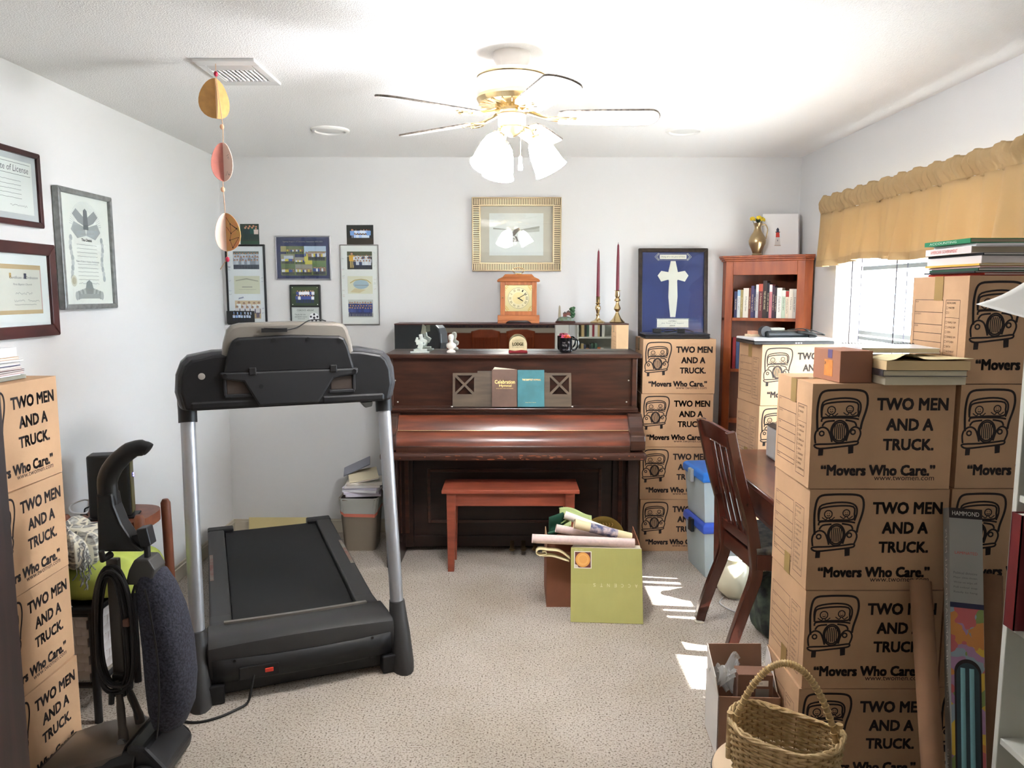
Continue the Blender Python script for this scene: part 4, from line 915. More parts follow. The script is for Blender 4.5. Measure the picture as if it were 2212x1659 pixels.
pr.rect(.045, .2, .205, .312, (236, 228, 200)); pr.disc(.13, .26, .05, (176, 196, 206), .03, 16); pr.line([(.06, .268), (.09, .286), (.13, .292), (.17, .286), (.195, .266)], .006, (206, 180, 110)); pr.rect(.09, .252, .18, .256, (150, 150, 150)); pr.poly([(.06, .21), (.12, .205), (.16, .225), (.09, .235)], (226, 206, 160))
pr.rect(.045, .05, .205, .162, (196, 196, 190)); pr.rect(.045, .05, .205, .075, (170, 164, 150)); crowd(pr, .047, .056, .2, .15, 3, 9, [(44, 62, 136), (52, 74, 150), (36, 50, 116)], (34, 40, 92), .062, 5)
for k in range(14):
    u, v = rr.choice((.01, .212)), rr.uniform(.02, .48); pr.line([(u + .003 * i, v + rr.uniform(-.004, .004)) for i in range(6)], .001, rr.choice([(206, 140, 130), (140, 180, 170), (190, 170, 150), (60, 60, 70)]))
pr.obj('mounted_photographs', b_)
t, b_, mp = wall_back_pic('photo_collage_frame', 'navy matted collage of soccer season pictures in thin silver frame', -1.515, 1.671, .355, .28, .009, .014, mat('thin_silver', (168, 166, 168), .35, .6), mat('navy_mat', (54, 58, 96), .7))
pr = PR(lambda u, v, k: (u, -.0079 - k * 3e-6, v)); rr = random.Random(6)
cells = [(.035, .18, .07, .215), (.07, .165, .185, .215), (.185, .12, .325, .215), (.035, .1, .125, .165), (.125, .1, .19, .145), (.035, .03, .125, .1), (.125, .03, .235, .1), (.235, .03, .325, .12), (.19, .1, .235, .125)]
gc = [(176, 164, 110), (116, 124, 84), (190, 206, 226), (150, 146, 120), (170, 160, 150), (104, 120, 80), (160, 152, 140), (106, 128, 76), (214, 200, 90)]
for (a, b2, c_, d_), col in zip(cells, gc):
    pr.rect(a, b2, c_, d_, col)
    if c_ - a > .06: pr.rect(a, b2, c_, b2 + (d_ - b2) * .35, (112, 122, 70)); crowd(pr, a + .004, b2 + .004, c_ - .004, d_ - .01, 1, max(3, int((c_ - a) / .012)), [(60, 80, 150), (224, 224, 230), (220, 196, 80), (150, 110, 90)], (50, 50, 70), (d_ - b2) * .6, int(a * 1000))
pr.rect(.055, .135, .115, .155, (210, 212, 220)); pr.rect(.185, .12, .21, .15, (222, 204, 92)); pr.rect(.21, .175, .325, .182, (150, 130, 90)); pr.obj('mounted_photographs', b_)
g = G(); text_into(g, 'Fighting Penguins of University Association 2002-2003', .05, .238, .255, .009, lambda u, v: (u, -.0082, v), .02); g.obj('caption', PAPER, b_)
# plaque
t = thing('award_plaque', 'black wooden coach award plaque with team photo and soccer ball plate', 'plaque', (-1.431, YB, 1.385))
G().bb(0, .2, -.016, -.001, 0, .257).obj('board', BLKF, t, bevel=.006)
pr = PR(lambda u, v, k: (u, -.0168 - k * 3e-6, v)); pr.rect(.012, .122, .188, .246, (52, 66, 46)); pr.rect(.02, .2, .18, .24, (70, 82, 52)); crowd(pr, .04, .14, .16, .225, 2, 7, [(236, 238, 244), (70, 84, 150)], (46, 54, 96), .055, 8); pr.rect(.012, .012, .188, .112, (190, 196, 190))
pr.line([(.016, .016), (.184, .016), (.184, .108), (.016, .108), (.016, .016)], .0012, (90, 94, 90)); pr.disc(.155, .045, .032, (230, 232, 232), n=20)
for k in range(5): pr.disc(.155 + .022 * math.cos(k * 1.2566 + .3), .045 + .022 * math.sin(k * 1.2566 + .3), .008, (36, 36, 44), n=5)
pr.disc(.155, .045, .009, (36, 36, 44), n=5); pr.obj('photo_and_plate', t)
g = G(); q = lambda u, v: (u, -.0176, v); text_into(g, 'COACH D. ADLEAF', .045, .088, .11, .011, q, .01, .1); text_into(g, 'Thanks for the', .03, .062, .07, .008, q, .005, .2); text_into(g, 'wonderful season', .03, .048, .08, .008, q, .005, .2); text_into(g, 'Great Job!', .05, .034, .045, .008, q, .005, .2); g.obj('lettering', mat('plate_ink', (40, 44, 44), .6), t)
for u in (.02, .18):
    for v in (.13, .238): G().ell((u, -.018, v), (.003, .002, .003), 8, 5).obj('plate_screw', mat('nickel', (220, 216, 208), .3, 1.0), t, True)
# unframed snapshots
def snap(name, label, x0, z0, w_, h_, curl, bg, fn):
    t = thing(name, label, 'photograph', (x0, YB, z0))
    f = lambda u, v, k=0: (u, -.003 - k * 3e-6 - curl * (max(0, (u / w_ - .3)) ** 2), v)
    G().surf(lambda a, b: (a * w_, -.0022 - curl * max(0, a - .3) ** 2, b * h_), 8, 1).obj('photo_paper', PAPER, t, True)
    p = PR(f)
    for i in range(8): p.rect(w_ * i / 8, 0, w_ * (i + 1) / 8, h_, bg)
    fn(p); p.obj('printed_image', t); return t
snap('snapshot_photo', 'small color snapshot of a seated family tucked above the black collage frame', -1.735, 1.898, .12, .128, .0, (52, 66, 56), lambda p: (crowd(p, .02, .03, .115, .125, 2, 4, [(40, 60, 60), (30, 80, 70), (216, 200, 190), (36, 40, 50)], (40, 60, 56), .085, 13), p.rect(0, 0, .118, .02, (50, 80, 60))))
snap('snapshot_photo', 'small dark snapshot of a soccer team above the white-matted collage', -1.056, 1.897, .173, .122, .02, (38, 40, 36), lambda p: (p.rect(0, 0, .17, .04, (52, 46, 36)), crowd(p, .028, .02, .15, .1, 2, 7, [(176, 200, 236), (214, 226, 240)], (36, 40, 70), .055, 14), p.person(.035, .025, .075, (120, 160, 216), (40, 44, 70)), p.person(.142, .025, .075, (120, 160, 216), (40, 44, 70))))
t = snap('snapshot_photo', 'dark curled team snapshot at the foot of the black collage frame', -1.838, 1.392, .19, .082, .06, (30, 30, 30), lambda p: crowd(p, .04, .02, .165, .085, 2, 7, [(150, 180, 226), (200, 214, 236)], (30, 34, 60), .045, 15)); t.location.y -= .02

# duck painting in ribbed gold frame
GOLD = mat('antique_gold', (184, 166, 132), .35, .8); GOLDD = mat('antique_gold_dark', (58, 48, 38), .6, .3)
t = thing('duck_picture', 'matted print of a landing duck in a ribbed antique gold frame', 'picture', (-.255, YB, 1.727))
w_, h_, fw = .569, .464, .058
g = G()
for p in ((0, w_, 0, .008), (0, w_, h_ - .008, h_), (0, .008, .008, h_ - .008), (w_ - .008, w_, .008, h_ - .008)): g.bb(p[0], p[1], -.03, -.001, p[2], p[3])
a = fw - .012
for p in ((a, w_ - a, a, a + .01), (a, w_ - a, h_ - a - .01, h_ - a), (a, a + .01, a + .01, h_ - a - .01), (w_ - a - .01, w_ - a, a + .01, h_ - a - .01)): g.bb(p[0], p[1], -.026, -.001, p[2], p[3])
g.obj('frame_edge', GOLD, t, bevel=.003)
g = G(); g.bb(.008, w_ - .008, -.018, -.001, .008, a).bb(.008, w_ - .008, -.018, -.001, h_ - a, h_ - .008).bb(.008, a, -.018, -.001, a, h_ - a).bb(w_ - a, w_ - .008, -.018, -.001, a, h_ - a); g.obj('frame_back', GOLDD, t)
rv = G().box((0, -.02, (a - .008) / 2 + .008), (.0058, .012, a - .008)).mesh('frame_rib', GOLD); rh = G().box(((a - .008) / 2 + .008, -.02, 0), (a - .008, .012, .0058)).mesh('frame_rib', GOLD)
n1 = 50
for k in range(n1):
    x = .016 + (w_ - .032) * k / (n1 - 1)
    for dz in (0, h_ - a - .008): inst('frame_rib', rv, t, (x, 0, dz))
for k in range(32):
    z = a + .006 + (h_ - 2 * a - .012) * k / 31
    for dx in (0, w_ - a - .008): inst('frame_rib', rh, t, (dx, 0, z))
G().bb(a + .004, w_ - a - .004, -.012, -.002, a + .004, h_ - a - .004).obj('mat_board', mat('beige_mat', (216, 204, 186), .8), t)
pr = PR(lambda u, v, k: (u, -.0125 - k * 4e-6, v)); pr.rect(.11, .1, .455, .365, (240, 238, 232)); pr.poly([(.135, .275), (.25, .262), (.3, .262), (.43, .285), (.43, .27), (.33, .255), (.135, .265)], (176, 172, 160)); pr.poly([(.29, .25), (.36, .262), (.43, .268), (.43, .25), (.36, .245)], (200, 198, 186))
pr.poly([(.24, .225), (.27, .262), (.3, .275), (.305, .262), (.285, .24), (.27, .222)], (130, 116, 104)); pr.poly([(.2, .222), (.245, .225), (.29, .195), (.28, .185), (.245, .205)], (160, 150, 138)); pr.poly([(.27, .222), (.285, .22), (.296, .19), (.288, .19)], (110, 96, 88))
for k in range(9): pr.poly([(.16 + k * .025, .19 + .006 * math.sin(k * 2)), (.185 + k * .025, .197 + .006 * math.sin(k * 3)), (.2 + k * .022, .186)], (176, 170, 160) if k % 2 else (150, 140, 132))
pr.disc(.25, .19, .02, (130, 118, 110), .008); pr.disc(.345, .19, .022, (150, 140, 134), .006); pr.obj('duck_print', t)
G().bb(a + .004, w_ - a - .004, -.0145, -.014, a + .004, h_ - a - .004).obj('glass', GLASS, t)
# ---------------------------------------------------------------- left side: papers on the boxes, stand with basket, router, vacuum
rr = random.Random(12)
def slab(name, label, cat, c, d, rz, m, pages=None, group=None, edge=.0012):
    """book / folder / paper stack: cover sheets with a page block between"""
    t = thing(name, label, cat, (c[0], c[1], c[2]), rz, group)
    w_, l_, h_ = d
    if pages is None: G().bb(-w_ / 2, w_ / 2, -l_ / 2, l_ / 2, 0, h_).obj('sheets', m, t, bevel=min(.0012, h_ * .2))
    else:
        k = min(.002, h_ * .2)
        G().bb(-w_ / 2 + .002, w_ / 2 - .002, -l_ / 2 + .002, l_ / 2 - .002, k, h_ - k).obj('pages', pages, t)
        g = G(); g.bb(-w_ / 2, w_ / 2, -l_ / 2, l_ / 2, 0, k).bb(-w_ / 2, w_ / 2, -l_ / 2, l_ / 2, h_ - k, h_)
        g.bb(-w_ / 2 - .001, -w_ / 2 + .0015, -l_ / 2, l_ / 2, 0, h_); g.obj('cover', m, t)
    return t
def ppr(n, c): return mat(n, c, .8)
z = BH * 4 + .003
left_pile = [('grey-green newsprint lying lowest', 'magazine', .012, (150, 150, 136), None), ('white envelope above the newsprint', 'envelope', .004, (240, 240, 242), None), ('dusty pink folder near the bottom', 'folder', .008, (206, 160, 160), 1), ('dark brown magazine', 'magazine', .006, (70, 52, 50), 1), ('pale pink file folder', 'folder', .005, (214, 178, 176), 1), ('white stapled papers', 'papers', .006, (226, 220, 214), None), ('navy blue binder', 'binder', .014, (44, 52, 92), 1), ('white booklet above the navy binder', 'booklet', .006, (236, 234, 230), None), ('tan manila folder', 'folder', .007, (222, 190, 158), 1), ('thick white paper stack on top', 'papers', .03, (244, 243, 243), None)]
for i, (lb, cat, h_, col, pg) in enumerate(left_pile):
    slab('loose_papers' if pg is None else 'folder', lb + ' of the pile on the left moving boxes', cat, (-1.695 + rr.uniform(-.012, .012), 2.30 + rr.uniform(-.015, .012) - .003 * i, z), (.235, .335, h_), R_(rr.uniform(-4, 4)), ppr('pile_%d_%d_%d' % col, col), ppr('page_white', (236, 230, 222)) if pg else None, 'paper pile on the left boxes')
    z += h_ + .0004
# black stand with white woven basket drawer
BLKM = mat('black_metal', (16, 15, 16), .4)
st = thing('basket_stand', 'black metal stand holding a woven basket by the left wall', 'stand', (-1.66, 2.83, 0))
for x in (-.17, .12):
    for y in (-.15, .15): G().cyl((x, y, 0), (x, y, .43), .014, n=12).obj('leg', BLKM, st, True)
for z_ in (.145, .42):
    g = G()
    for y in (-.15, .15): g.cyl((-.17, y, z_), (.12, y, z_), .011, n=10)
    for x in (-.17, .12): g.cyl((x, -.15, z_), (x, .15, z_), .011, n=10)
    g.obj('rail_frame', BLKM, st, True)
G().bb(-.185, .14, -.165, .165, .425, .445).obj('top_board', BLKM, st, bevel=.008)
WB = mat('whitewashed_splint', (226, 222, 222), .7, var=.18, vscale=14, rgb2=(196, 186, 182)); WBD = mat('splint_gap', (150, 136, 126), .9)
wb = thing('woven_basket', 'white wide-splint woven basket sitting in the black stand', 'basket', (-1.69, 2.83, .158))
G().bb(-.128, .128, -.131, .131, 0, .245).obj('liner', WBD, wb)
hs = G(); hs.surf(lambda u, v: ((u - .5) * .082, -.003 * math.sin(PI * u) - .001, (v - .5) * .034), 4, 1); hsm = hs.mesh('splint', WB, True)
vsg = G(); vsg.surf(lambda u, v: ((u - .5) * .034, -.003 * math.sin(PI * v) - .001, (v - .5) * .066), 1, 4); vsm = vsg.mesh('splint', WB, True)
for face in (0, 1):
    for r_ in range(7):
        for c_ in range(5):
            u = -.12 + .06 * c_; v = .018 + r_ * .034
            over = (r_ + c_) % 2 == 0
            o = inst('splint', hsm if over else vsm, wb)
            dd = .003 if over else .0015
            if face == 0: o.location = (u * .98, -.131 - dd, v)
            else: o.location = (.128 + dd, u * .98, v); o.rotation_euler = (0, 0, PI / 2)
g = G(); g.tube([(-.13, -.135, .24), (.131, -.135, .24), (.131, .133, .24), (-.13, .133, .24)], .008, 8, closed=True); g.obj('rim', WB, wb, True)
# lime pillow and plaid blanket on the stand
pw = thing('lime_pillow', 'lime green pillow squashed on top of the black stand', 'pillow', (-1.60, 2.85, .447))
def sq(t, p): return math.copysign(abs(t) ** p, t)
def pillow(u, v):
    a = 2 * PI * u; b = PI * (v - .5); c_ = max(math.cos(b), 1e-3) ** .5
    return (.225 * c_ * sq(math.cos(a), .6), .165 * c_ * sq(math.sin(a), .6), .075 + .075 * sq(math.sin(b), .8) + .006 * math.sin(9 * u * 2 * PI) * c_)
G().surf(pillow, 48, 16).obj('cushion', mat('lime_cloth', (186, 200, 96), .85, var=.1, vscale=8), pw, True)
def plaid():
    m = bpy.data.materials.new('grey_plaid'); m.use_nodes = True; nt = m.node_tree; L = nt.links; b = nt.nodes['Principled BSDF']; b.inputs['Roughness'].default_value = .95; b.inputs['Sheen Weight'].default_value = .3
    tc = nt.nodes.new('ShaderNodeTexCoord'); nz = nt.nodes.new('ShaderNodeTexNoise'); nz.inputs['Scale'].default_value = 30; nz.inputs['Detail'].default_value = 6
    mp_ = nt.nodes.new('ShaderNodeMapping'); mp_.inputs['Scale'].default_value = (1, 1, 4); L.new(tc.outputs['Object'], mp_.inputs[0]); L.new(mp_.outputs[0], nz.inputs['Vector'])
    rp = nt.nodes.new('ShaderNodeValToRGB'); rp.color_ramp.elements[0].position = .36; rp.color_ramp.elements[0].color = lin((64, 62, 62)); rp.color_ramp.elements[1].position = .62; rp.color_ramp.elements[1].color = lin((176, 174, 164))
    L.new(nz.outputs['Fac'], rp.inputs[0]); last = rp.outputs[0]
    for ax in ('X', 'Y', 'Z'):
        wv = nt.nodes.new('ShaderNodeTexWave'); wv.bands_direction = ax; wv.inputs['Scale'].default_value = 7; wv.inputs['Distortion'].default_value = 1.0; L.new(tc.outputs['Object'], wv.inputs['Vector'])
        r2 = nt.nodes.new('ShaderNodeValToRGB'); r2.color_ramp.elements[0].position = .93; r2.color_ramp.elements[1].position = .97; L.new(wv.outputs['Fac'], r2.inputs[0])
        mx = nt.nodes.new('ShaderNodeMix'); mx.data_type = 'RGBA'; mx.inputs[7].default_value = lin((206, 200, 180)); L.new(r2.outputs[0], mx.inputs[0]); L.new(last, mx.inputs[6]); last = mx.outputs[2]
    L.new(last, b.inputs['Base Color']); return m
PLAID = plaid()
bk = thing('plaid_blanket', 'grey plaid fringed blanket folded over the lime pillow', 'blanket', (-1.69, 2.80, .595))
def blank(u, v):
    a = 2 * PI * u; b = PI * (v - .5); c_ = max(math.cos(b), 1e-3) ** .45
    n_ = .008 * math.sin(7 * a + 3 * v) + .006 * math.sin(17 * a) * c_
    return ((.15 + n_) * c_ * sq(math.cos(a), .65), (.14 + n_) * c_ * sq(math.sin(a), .65), .04 + (.075 + n_) * sq(math.sin(b), .75) + .012 * math.sin(5 * a))
G().surf(blank, 72, 20).obj('folded_cloth', PLAID, bk, True)
def drape(u, v):
    return (-.12 + .2 * u + .01 * math.sin(v * 9), -.148 - .012 * math.sin(u * 11) - .015 * v, .06 - .17 * v + .03 * u)
G().surf(drape, 20, 12).obj('hanging_corner', PLAID, bk, True, solid=.006)
g = G(); rr = random.Random(4)
for k in range(70):
    u = rr.random(); p = Vector(drape(.3 + .7 * u, 1.0)) if k < 35 else Vector((.10 + .05 * rr.random(), -.13 + .05 * rr.random(), .09 - .12 * rr.random()))
    q = [p]
    for j in range(4): p = p + Vector((rr.uniform(-.008, .01), rr.uniform(-.008, .004), -rr.uniform(.008, .016))); q.append(p)
    g.tube(q, .0022, 4)
o = g.obj('fringe', mat('fringe_grey', (150, 150, 148), .95, var=.4, vscale=50), bk); o['kind'] = 'stuff'
# wooden stool carrying the router
WD = mat('stool_wood', (150, 88, 62), .45, var=.2, vscale=5, grain=(3, 3, 1))
so = thing('wooden_stool', 'brown turned-leg wooden stool against the left wall under the router', 'stool', (-1.675, 3.16, 0))
def seat(u, v):
    a = 2 * PI * u
    return (.15 * sq(math.cos(a), .7) * v, .155 * sq(math.sin(a), .7) * v, .655 - .008 * (1 - v * v))
G().loft([[Vector(seat(k / 32, 1)) + Vector((0, 0, dz)) for k in range(32)] for dz in (-.045, -.035, -.004, 0)]).obj('seat', WD, so, True)
for x in (-.145, .14):
    for y in (-.12, .12):
        s = 1 if x > 0 else -1
        G().tube([(x + s * .02, y, 0), (x + s * .012, y, .25), (x + s * .01, y, .55), (x + s * .008, y, .672), (x + s * .008, y, .688)], [.014, .02, .021, .021, .012], 14).obj('leg', WD, so, True)
g = G(); g.cyl((-.16, -.12, .25), (.155, -.12, .25), .009, n=10).cyl((-.16, .12, .25), (.155, .12, .25), .009, n=10); g.obj('stretcher', WD, so, True)
ro = thing('wifi_router', 'tall black modem router standing on the wooden stool', 'router', (-1.665, 3.12, .6565), R_(14))
G().bb(-.10, .09, -.05, .05, 0, .008).obj('stand', BLKM, ro, bevel=.003)
G().bb(-.088, .07, -.042, .042, .008, .27).obj('casing', mat('router_black', (20, 20, 21), .5), ro, bevel=.008)
fp = G().bb(.07, .073, -.026, .026, .02, .255).obj('front_strip', mat('router_olive', (104, 96, 58), .45), ro)
for z_ in (.165, .175): G().bb(.073, .0745, .018, .023, z_, z_ + .005).obj('led', mat('blue_led', (90, 90, 255), .4, emit=(90, 90, 255), estr=12), fp)
g = G()
g.tube(smooth_path([(-.088, .02, .06), (-.12, .02, .075), (-.165, -.01, .06), (-.15, -.04, .04), (-.1, -.045, .035), (-.09, -.02, .05)]), .0035, 7); g.obj('white_cable', mat('cable_white', (206, 206, 204), .5), ro, True)
g = G(); g.tube(smooth_path([(-.088, 0, .05), (-.11, -.01, .045), (-.112, -.02, .03), (-.125, -.025, .022), (-.12, .05, .0), (-.13, .12, -.1)]), .003, 6); g.obj('power_cable', mat('cord_black', (16, 16, 16), .5), ro, True)

# upright vacuum, pointing to the left
vc = thing('upright_vacuum', 'black upright vacuum cleaner with looped cord and dark cloth bag in left foreground', 'vacuum', (-1.29, 2.38, 0))
VB = mat('vacuum_black', (18, 17, 17), .42); VG = mat('vacuum_taupe', (104, 96, 88), .35, .3); VBAG = mat('vacuum_bag', (30, 30, 38), .95, var=.5, vscale=140, rgb2=(60, 60, 72), bump=.3, bscale=160)
def headring(x, y0, y1, z1, b):
    return [(x, y0, .02), (x, y1, .02), (x, y1, z1 - b), (x, y1 - b, z1), (x, y0 + b, z1), (x, y0, z1 - b)]
G().loft([headring(-.24, -.13, .12, .055, .015), headring(-.23, -.145, .135, .075, .02), headring(-.12, -.15, .14, .10, .025), headring(.02, -.145, .135, .135, .03), headring(.09, -.12, .11, .14, .03)]).obj('brush_head', VB, vc, True, bevel=.004)
G().loft([[(x, y0, z0), (x, y1, z0), (x, y1, z1 - .012), (x, y1 - .02, z1), (x, y0 + .02, z1), (x, y0, z1 - .012)] for x, y0, y1, z0, z1 in ((-.215, -.135, .125, .05, .082), (-.12, -.14, .13, .07, .114), (-.0, -.135, .125, .09, .142), (.05, -.11, .10, .1, .148))]).obj('head_cover', VG, vc, True)
G().prism([(.06, .03), (.175, .03), (.185, .075), (.12, .15), (.06, .155)], -.105, .105, 'y').obj('motor_housing', mat('vacuum_dark', (34, 34, 36), .4), vc, bevel=.012)
for s in (-1, 1):
    G().lathe([(.045, -.012), (.05, -.006), (.05, .006), (.045, .012)], (.12, s * .12, .05), n=20, m=Matrix.Rotation(PI / 2, 4, 'X')).obj('rear_wheel', VB, vc, True)
    G().tube(smooth_path([(.03, s * .055, .14), (.025, s * .05, .19), (.012, s * .03, .27), (.005, s * .024, .34)]), [.016] * 4 + [.013] * 4 + [.011] * 4 + [.01], 10).obj('yoke_arm', mat('vacuum_taupe2', (84, 78, 72), .4, .3), vc, True)
    G().cyl((.03, s * .06, .15), (.03, s * .075, .15), .012, n=12).obj('pivot_bolt', mat('steel', (170, 170, 170), .3, 1.0), vc)
G().bb(-.012, .03, -.03, .03, .28, .36).obj('yoke_bridge', VB, vc, bevel=.006)
part(G().bb(-.01, .022, -.0315, -.0305, .295, .33).obj('rating_label', mat('label_mint', (196, 210, 204), .6), vc), 'small pale rating label')
G().bb(-.016, .022, -.012, .012, .34, .74).obj('spine_bar', mat('vacuum_taupe2', (84, 78, 72), .4, .3), vc, bevel=.004)
G().loft([[(x0, -.03, z), (x1, -.03, z), (x1, .03, z), (x0, .03, z)] for x0, x1, z in ((-.03, .115, .77), (-.028, .085, .80), (-.026, .05, .86), (-.024, .03, .92), (-.024, .026, .96))]).obj('lower_grip', VB, vc, bevel=.008)
g = G(); g.tube(smooth_path([(.002, 0, .90), (.0, 0, .96), (.002, 0, 1.0), (.022, 0, 1.04), (.055, 0, 1.075), (.09, 0, 1.098), (.125, 0, 1.102), (.14, 0, 1.095)], 4), [.030] * 8 + [.031] * 4 + [.03] * 4 + [.028] * 4 + [.026] * 4 + [.022] * 4 + [.012], 14); g.obj('handle', VB, vc, True)
for z_, q in ((.755, 1), (.305, -1)): 
    g = G(); g.tube([(0, -.01, z_), (0, -.055, z_), (0, -.06, z_ + q * .03)], [.012, .01, .009], 10); g.obj('cord_hook', VB, vc, True)
rr = random.Random(8)
for k in range(7):
    w_ = .045 + .006 * (k % 4); a0 = .33 - .012 * (k % 3); a1 = .70 + .01 * (k % 4); y_ = -.036 - .008 * (k // 2) ; xo_ = rr.uniform(-.006, .012)
    pts = []
    for i in range(40):
        t_ = 2 * PI * i / 40; cz = (a0 + a1) / 2; hz = (a1 - a0) / 2
        x_ = w_ * sq(math.cos(t_), .8) * (1 + .15 * math.sin(t_) * -1); pts.append((x_ + xo_ + .012, y_ + .004 * math.sin(3 * t_ + k), cz + hz * sq(math.sin(t_), .75)))
    G().tube(pts, .0052, 7, closed=True).obj('cord_loop', mat('cord_dark', (22, 20, 20), .5), vc, True)
part(G().box((.066, -.06, .55), (.02, .02, .025)).obj('plug', mat('plug_brown', (92, 60, 48), .5), vc, bevel=.004), 'brown cord plug')
def bagring(z, cx, w_, d_, rot=0): return [(cx + w_ * sq(math.cos(2 * PI * k / 28), .85), .02 + d_ * sq(math.sin(2 * PI * k / 28), .85), z) for k in range(28)]
G().loft([bagring(z, cx, w_, d_) for z, cx, w_, d_ in ((.15, .145, .02, .03), (.17, .15, .05, .06), (.23, .158, .068, .08), (.33, .162, .075, .09), (.45, .158, .074, .088), (.56, .145, .068, .08), (.64, .128, .058, .066), (.69, .115, .046, .05), (.705, .11, .03, .035))]).obj('dust_bag', VBAG, vc, True)
g = G(); g.tube(smooth_path([(.06, -.02, .2), (.045, -.03, .3), (.05, -.035, .45), (.06, -.03, .58), (.08, -.02, .66)]), .004, 6); g.tube(smooth_path([(.15, -.082, .17), (.17, -.092, .3), (.17, -.088, .45), (.15, -.075, .58), (.13, -.06, .66)]), .003, 6); g.obj('bag_seam', VB, vc, True)
G().loft([[(x0, -.03, z), (x1, -.03, z), (x1, .05, z), (x0, .05, z)] for x0, x1, z in ((.05, .135, .66), (.065, .15, .71), (.085, .13, .745))]).obj('bag_collar', mat('vacuum_grey', (66, 64, 62), .5), vc, bevel=.006)
g = G(); g.box((.075, 0, .80), (.09, .03, .035), (0, R_(-18), 0)).box((.115, 0, .815), (.035, .045, .06), (0, R_(-10), 0)).box((.115, 0, .765), (.016, .02, .05)); g.obj('bag_bracket', mat('vacuum_dark', (34, 34, 36), .4), vc, bevel=.004)
# ---------------------------------------------------------------- back-right: things on the boxes beside the piano
ZT = BH * 4 + .003
t = thing('laptop', 'closed black laptop lying on the boxes beside the piano', 'laptop', (1.0, 4.725, ZT), R_(-1))
G().bb(-.195, .195, -.125, .105, .0, .017).obj('base', mat('laptop_black', (24, 24, 27), .35), t, bevel=.004); G().bb(-.195, .195, -.125, .105, .0185, .029).obj('lid', mat('laptop_lid', (42, 42, 46), .3), t, bevel=.004)
BC = mat('cord_black', (16, 16, 16), .5)
t = thing('power_adapter', 'black power adapter with coiled cable on the black laptop', 'adapter', (.98, 4.70, ZT + .0295))
G().box((-.09, 0, .014), (.05, .035, .026)).box((.06, .01, .013), (.045, .04, .025)).obj('brick', BC, t, bevel=.004)
g = G(); g.tube(smooth_path([(-.065, 0, .014), (-.03, .02, .02), (0, -.01, .024), (.03, .01, .016), (.02, .03, .01), (-.04, .02, .008), (-.02, -.02, .008), (.04, -.02, .02), (.09, 0, .02), (.14, .02, .006)]), .0035, 6); g.obj('cable', BC, t, True)
t, b_, mp = framed('framed_cross', 'dark-framed cream cross on royal blue leaning on the wall above the boxes', 'picture', (.803, 4.885, ZT), 0, .44, .555, .024, .03, mat('dark_bronze_frame', (56, 44, 36), .4, .3, var=.4, vscale=30), mat('royal_blue', (52, 62, 116), .8, bump=.1, bscale=400), tilt=-5)
IV = mat('ivory_card', (236, 228, 212), .7)
cr = [(.205, .475), (.235, .475), (.247, .42), (.25, .405), (.295, .413), (.318, .383), (.295, .345), (.25, .358), (.246, .35), (.249, .25), (.243, .18), (.236, .12), (.204, .12), (.197, .18), (.191, .25), (.194, .35), (.19, .358), (.145, .345), (.122, .383), (.145, .413), (.19, .405), (.193, .42)]
G().prism(cr, -.0205, -.0168, 'y').obj('cross', IV, b_)
G().bb(.135, .305, -.0185, -.0168, .488, .516).obj('motto_plate', IV, b_); G().bb(.12, .32, -.0185, -.0168, .055, .108).obj('name_plate', IV, b_)
g = G(); q = lambda u, v: (u, -.0188, v)
for s in (-1, 1):
    g.ribbon([(.22 + s * .088, .482), (.22 + s * .105, .502), (.22 + s * .088, .522)], .004, lambda u, v: (u, -.0172, v)); g.ribbon([(.22 + s * .092, .478), (.22 + s * .116, .502), (.22 + s * .092, .526)], .003, lambda u, v: (u, -.0172, v))
g.ribbon([(.128, .482), (.312, .482), (.312, .522), (.128, .522)], .0015, lambda u, v: (u, -.0171, v), True); g.ribbon([(.116, .051), (.324, .051), (.324, .112), (.116, .112)], .002, lambda u, v: (u, -.0171, v), True); g.obj('scroll_border', mat('scroll_cream', (206, 200, 180), .6), b_)
g = G(); text_into(g, 'Doing all to the glory of God,', .145, .495, .15, .012, q, 0, .2); text_into(g, 'HMBC', .195, .09, .05, .01, q, .01); text_into(g, 'Dea Thank Y our Support', .15, .076, .14, .009, q, 0, .2); text_into(g, '2005', .2, .062, .035, .008, q); g.obj('lettering', INKG, b_)

# ---------------------------------------------------------------- corner bookcase
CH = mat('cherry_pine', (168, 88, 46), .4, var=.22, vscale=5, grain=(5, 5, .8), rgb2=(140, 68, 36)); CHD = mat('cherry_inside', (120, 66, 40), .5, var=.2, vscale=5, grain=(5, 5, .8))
kc = thing('corner_bookcase', 'reddish pine corner bookcase in the back right corner', 'bookcase', (0, 0, 0))
A_, B_, C_, D_, E_ = (1.352, 4.945), (1.352, 4.875), (1.766, 4.645), (1.813, 4.645), (1.813, 4.945)
dirv = Vector((C_[0] - B_[0], C_[1] - B_[1])).normalized(); nrm = Vector((dirv.y, -dirv.x))
def plate(pts, z0, z1, name, m, bev=.0): return G().prism(pts, z0, z1, 'z').obj(name, m, kc, bevel=bev)
inpent = [A_, (B_[0], B_[1] + .012), (C_[0] - .004, C_[1] + .012), (D_[0], D_[1] + .01), E_]
for z0 in (.08, .42, .76, 1.09, 1.415): plate(inpent, z0, z0 + .018, 'shelf', CH)
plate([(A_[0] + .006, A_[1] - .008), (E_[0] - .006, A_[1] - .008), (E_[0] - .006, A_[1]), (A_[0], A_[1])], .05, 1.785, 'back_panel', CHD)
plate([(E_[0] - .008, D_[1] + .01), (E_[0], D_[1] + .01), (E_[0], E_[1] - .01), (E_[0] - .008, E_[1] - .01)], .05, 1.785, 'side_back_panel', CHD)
plate([(1.352, 4.88), (1.366, 4.88), (1.366, 4.937), (1.352, 4.937)], 0, 1.785, 'left_return', CH)
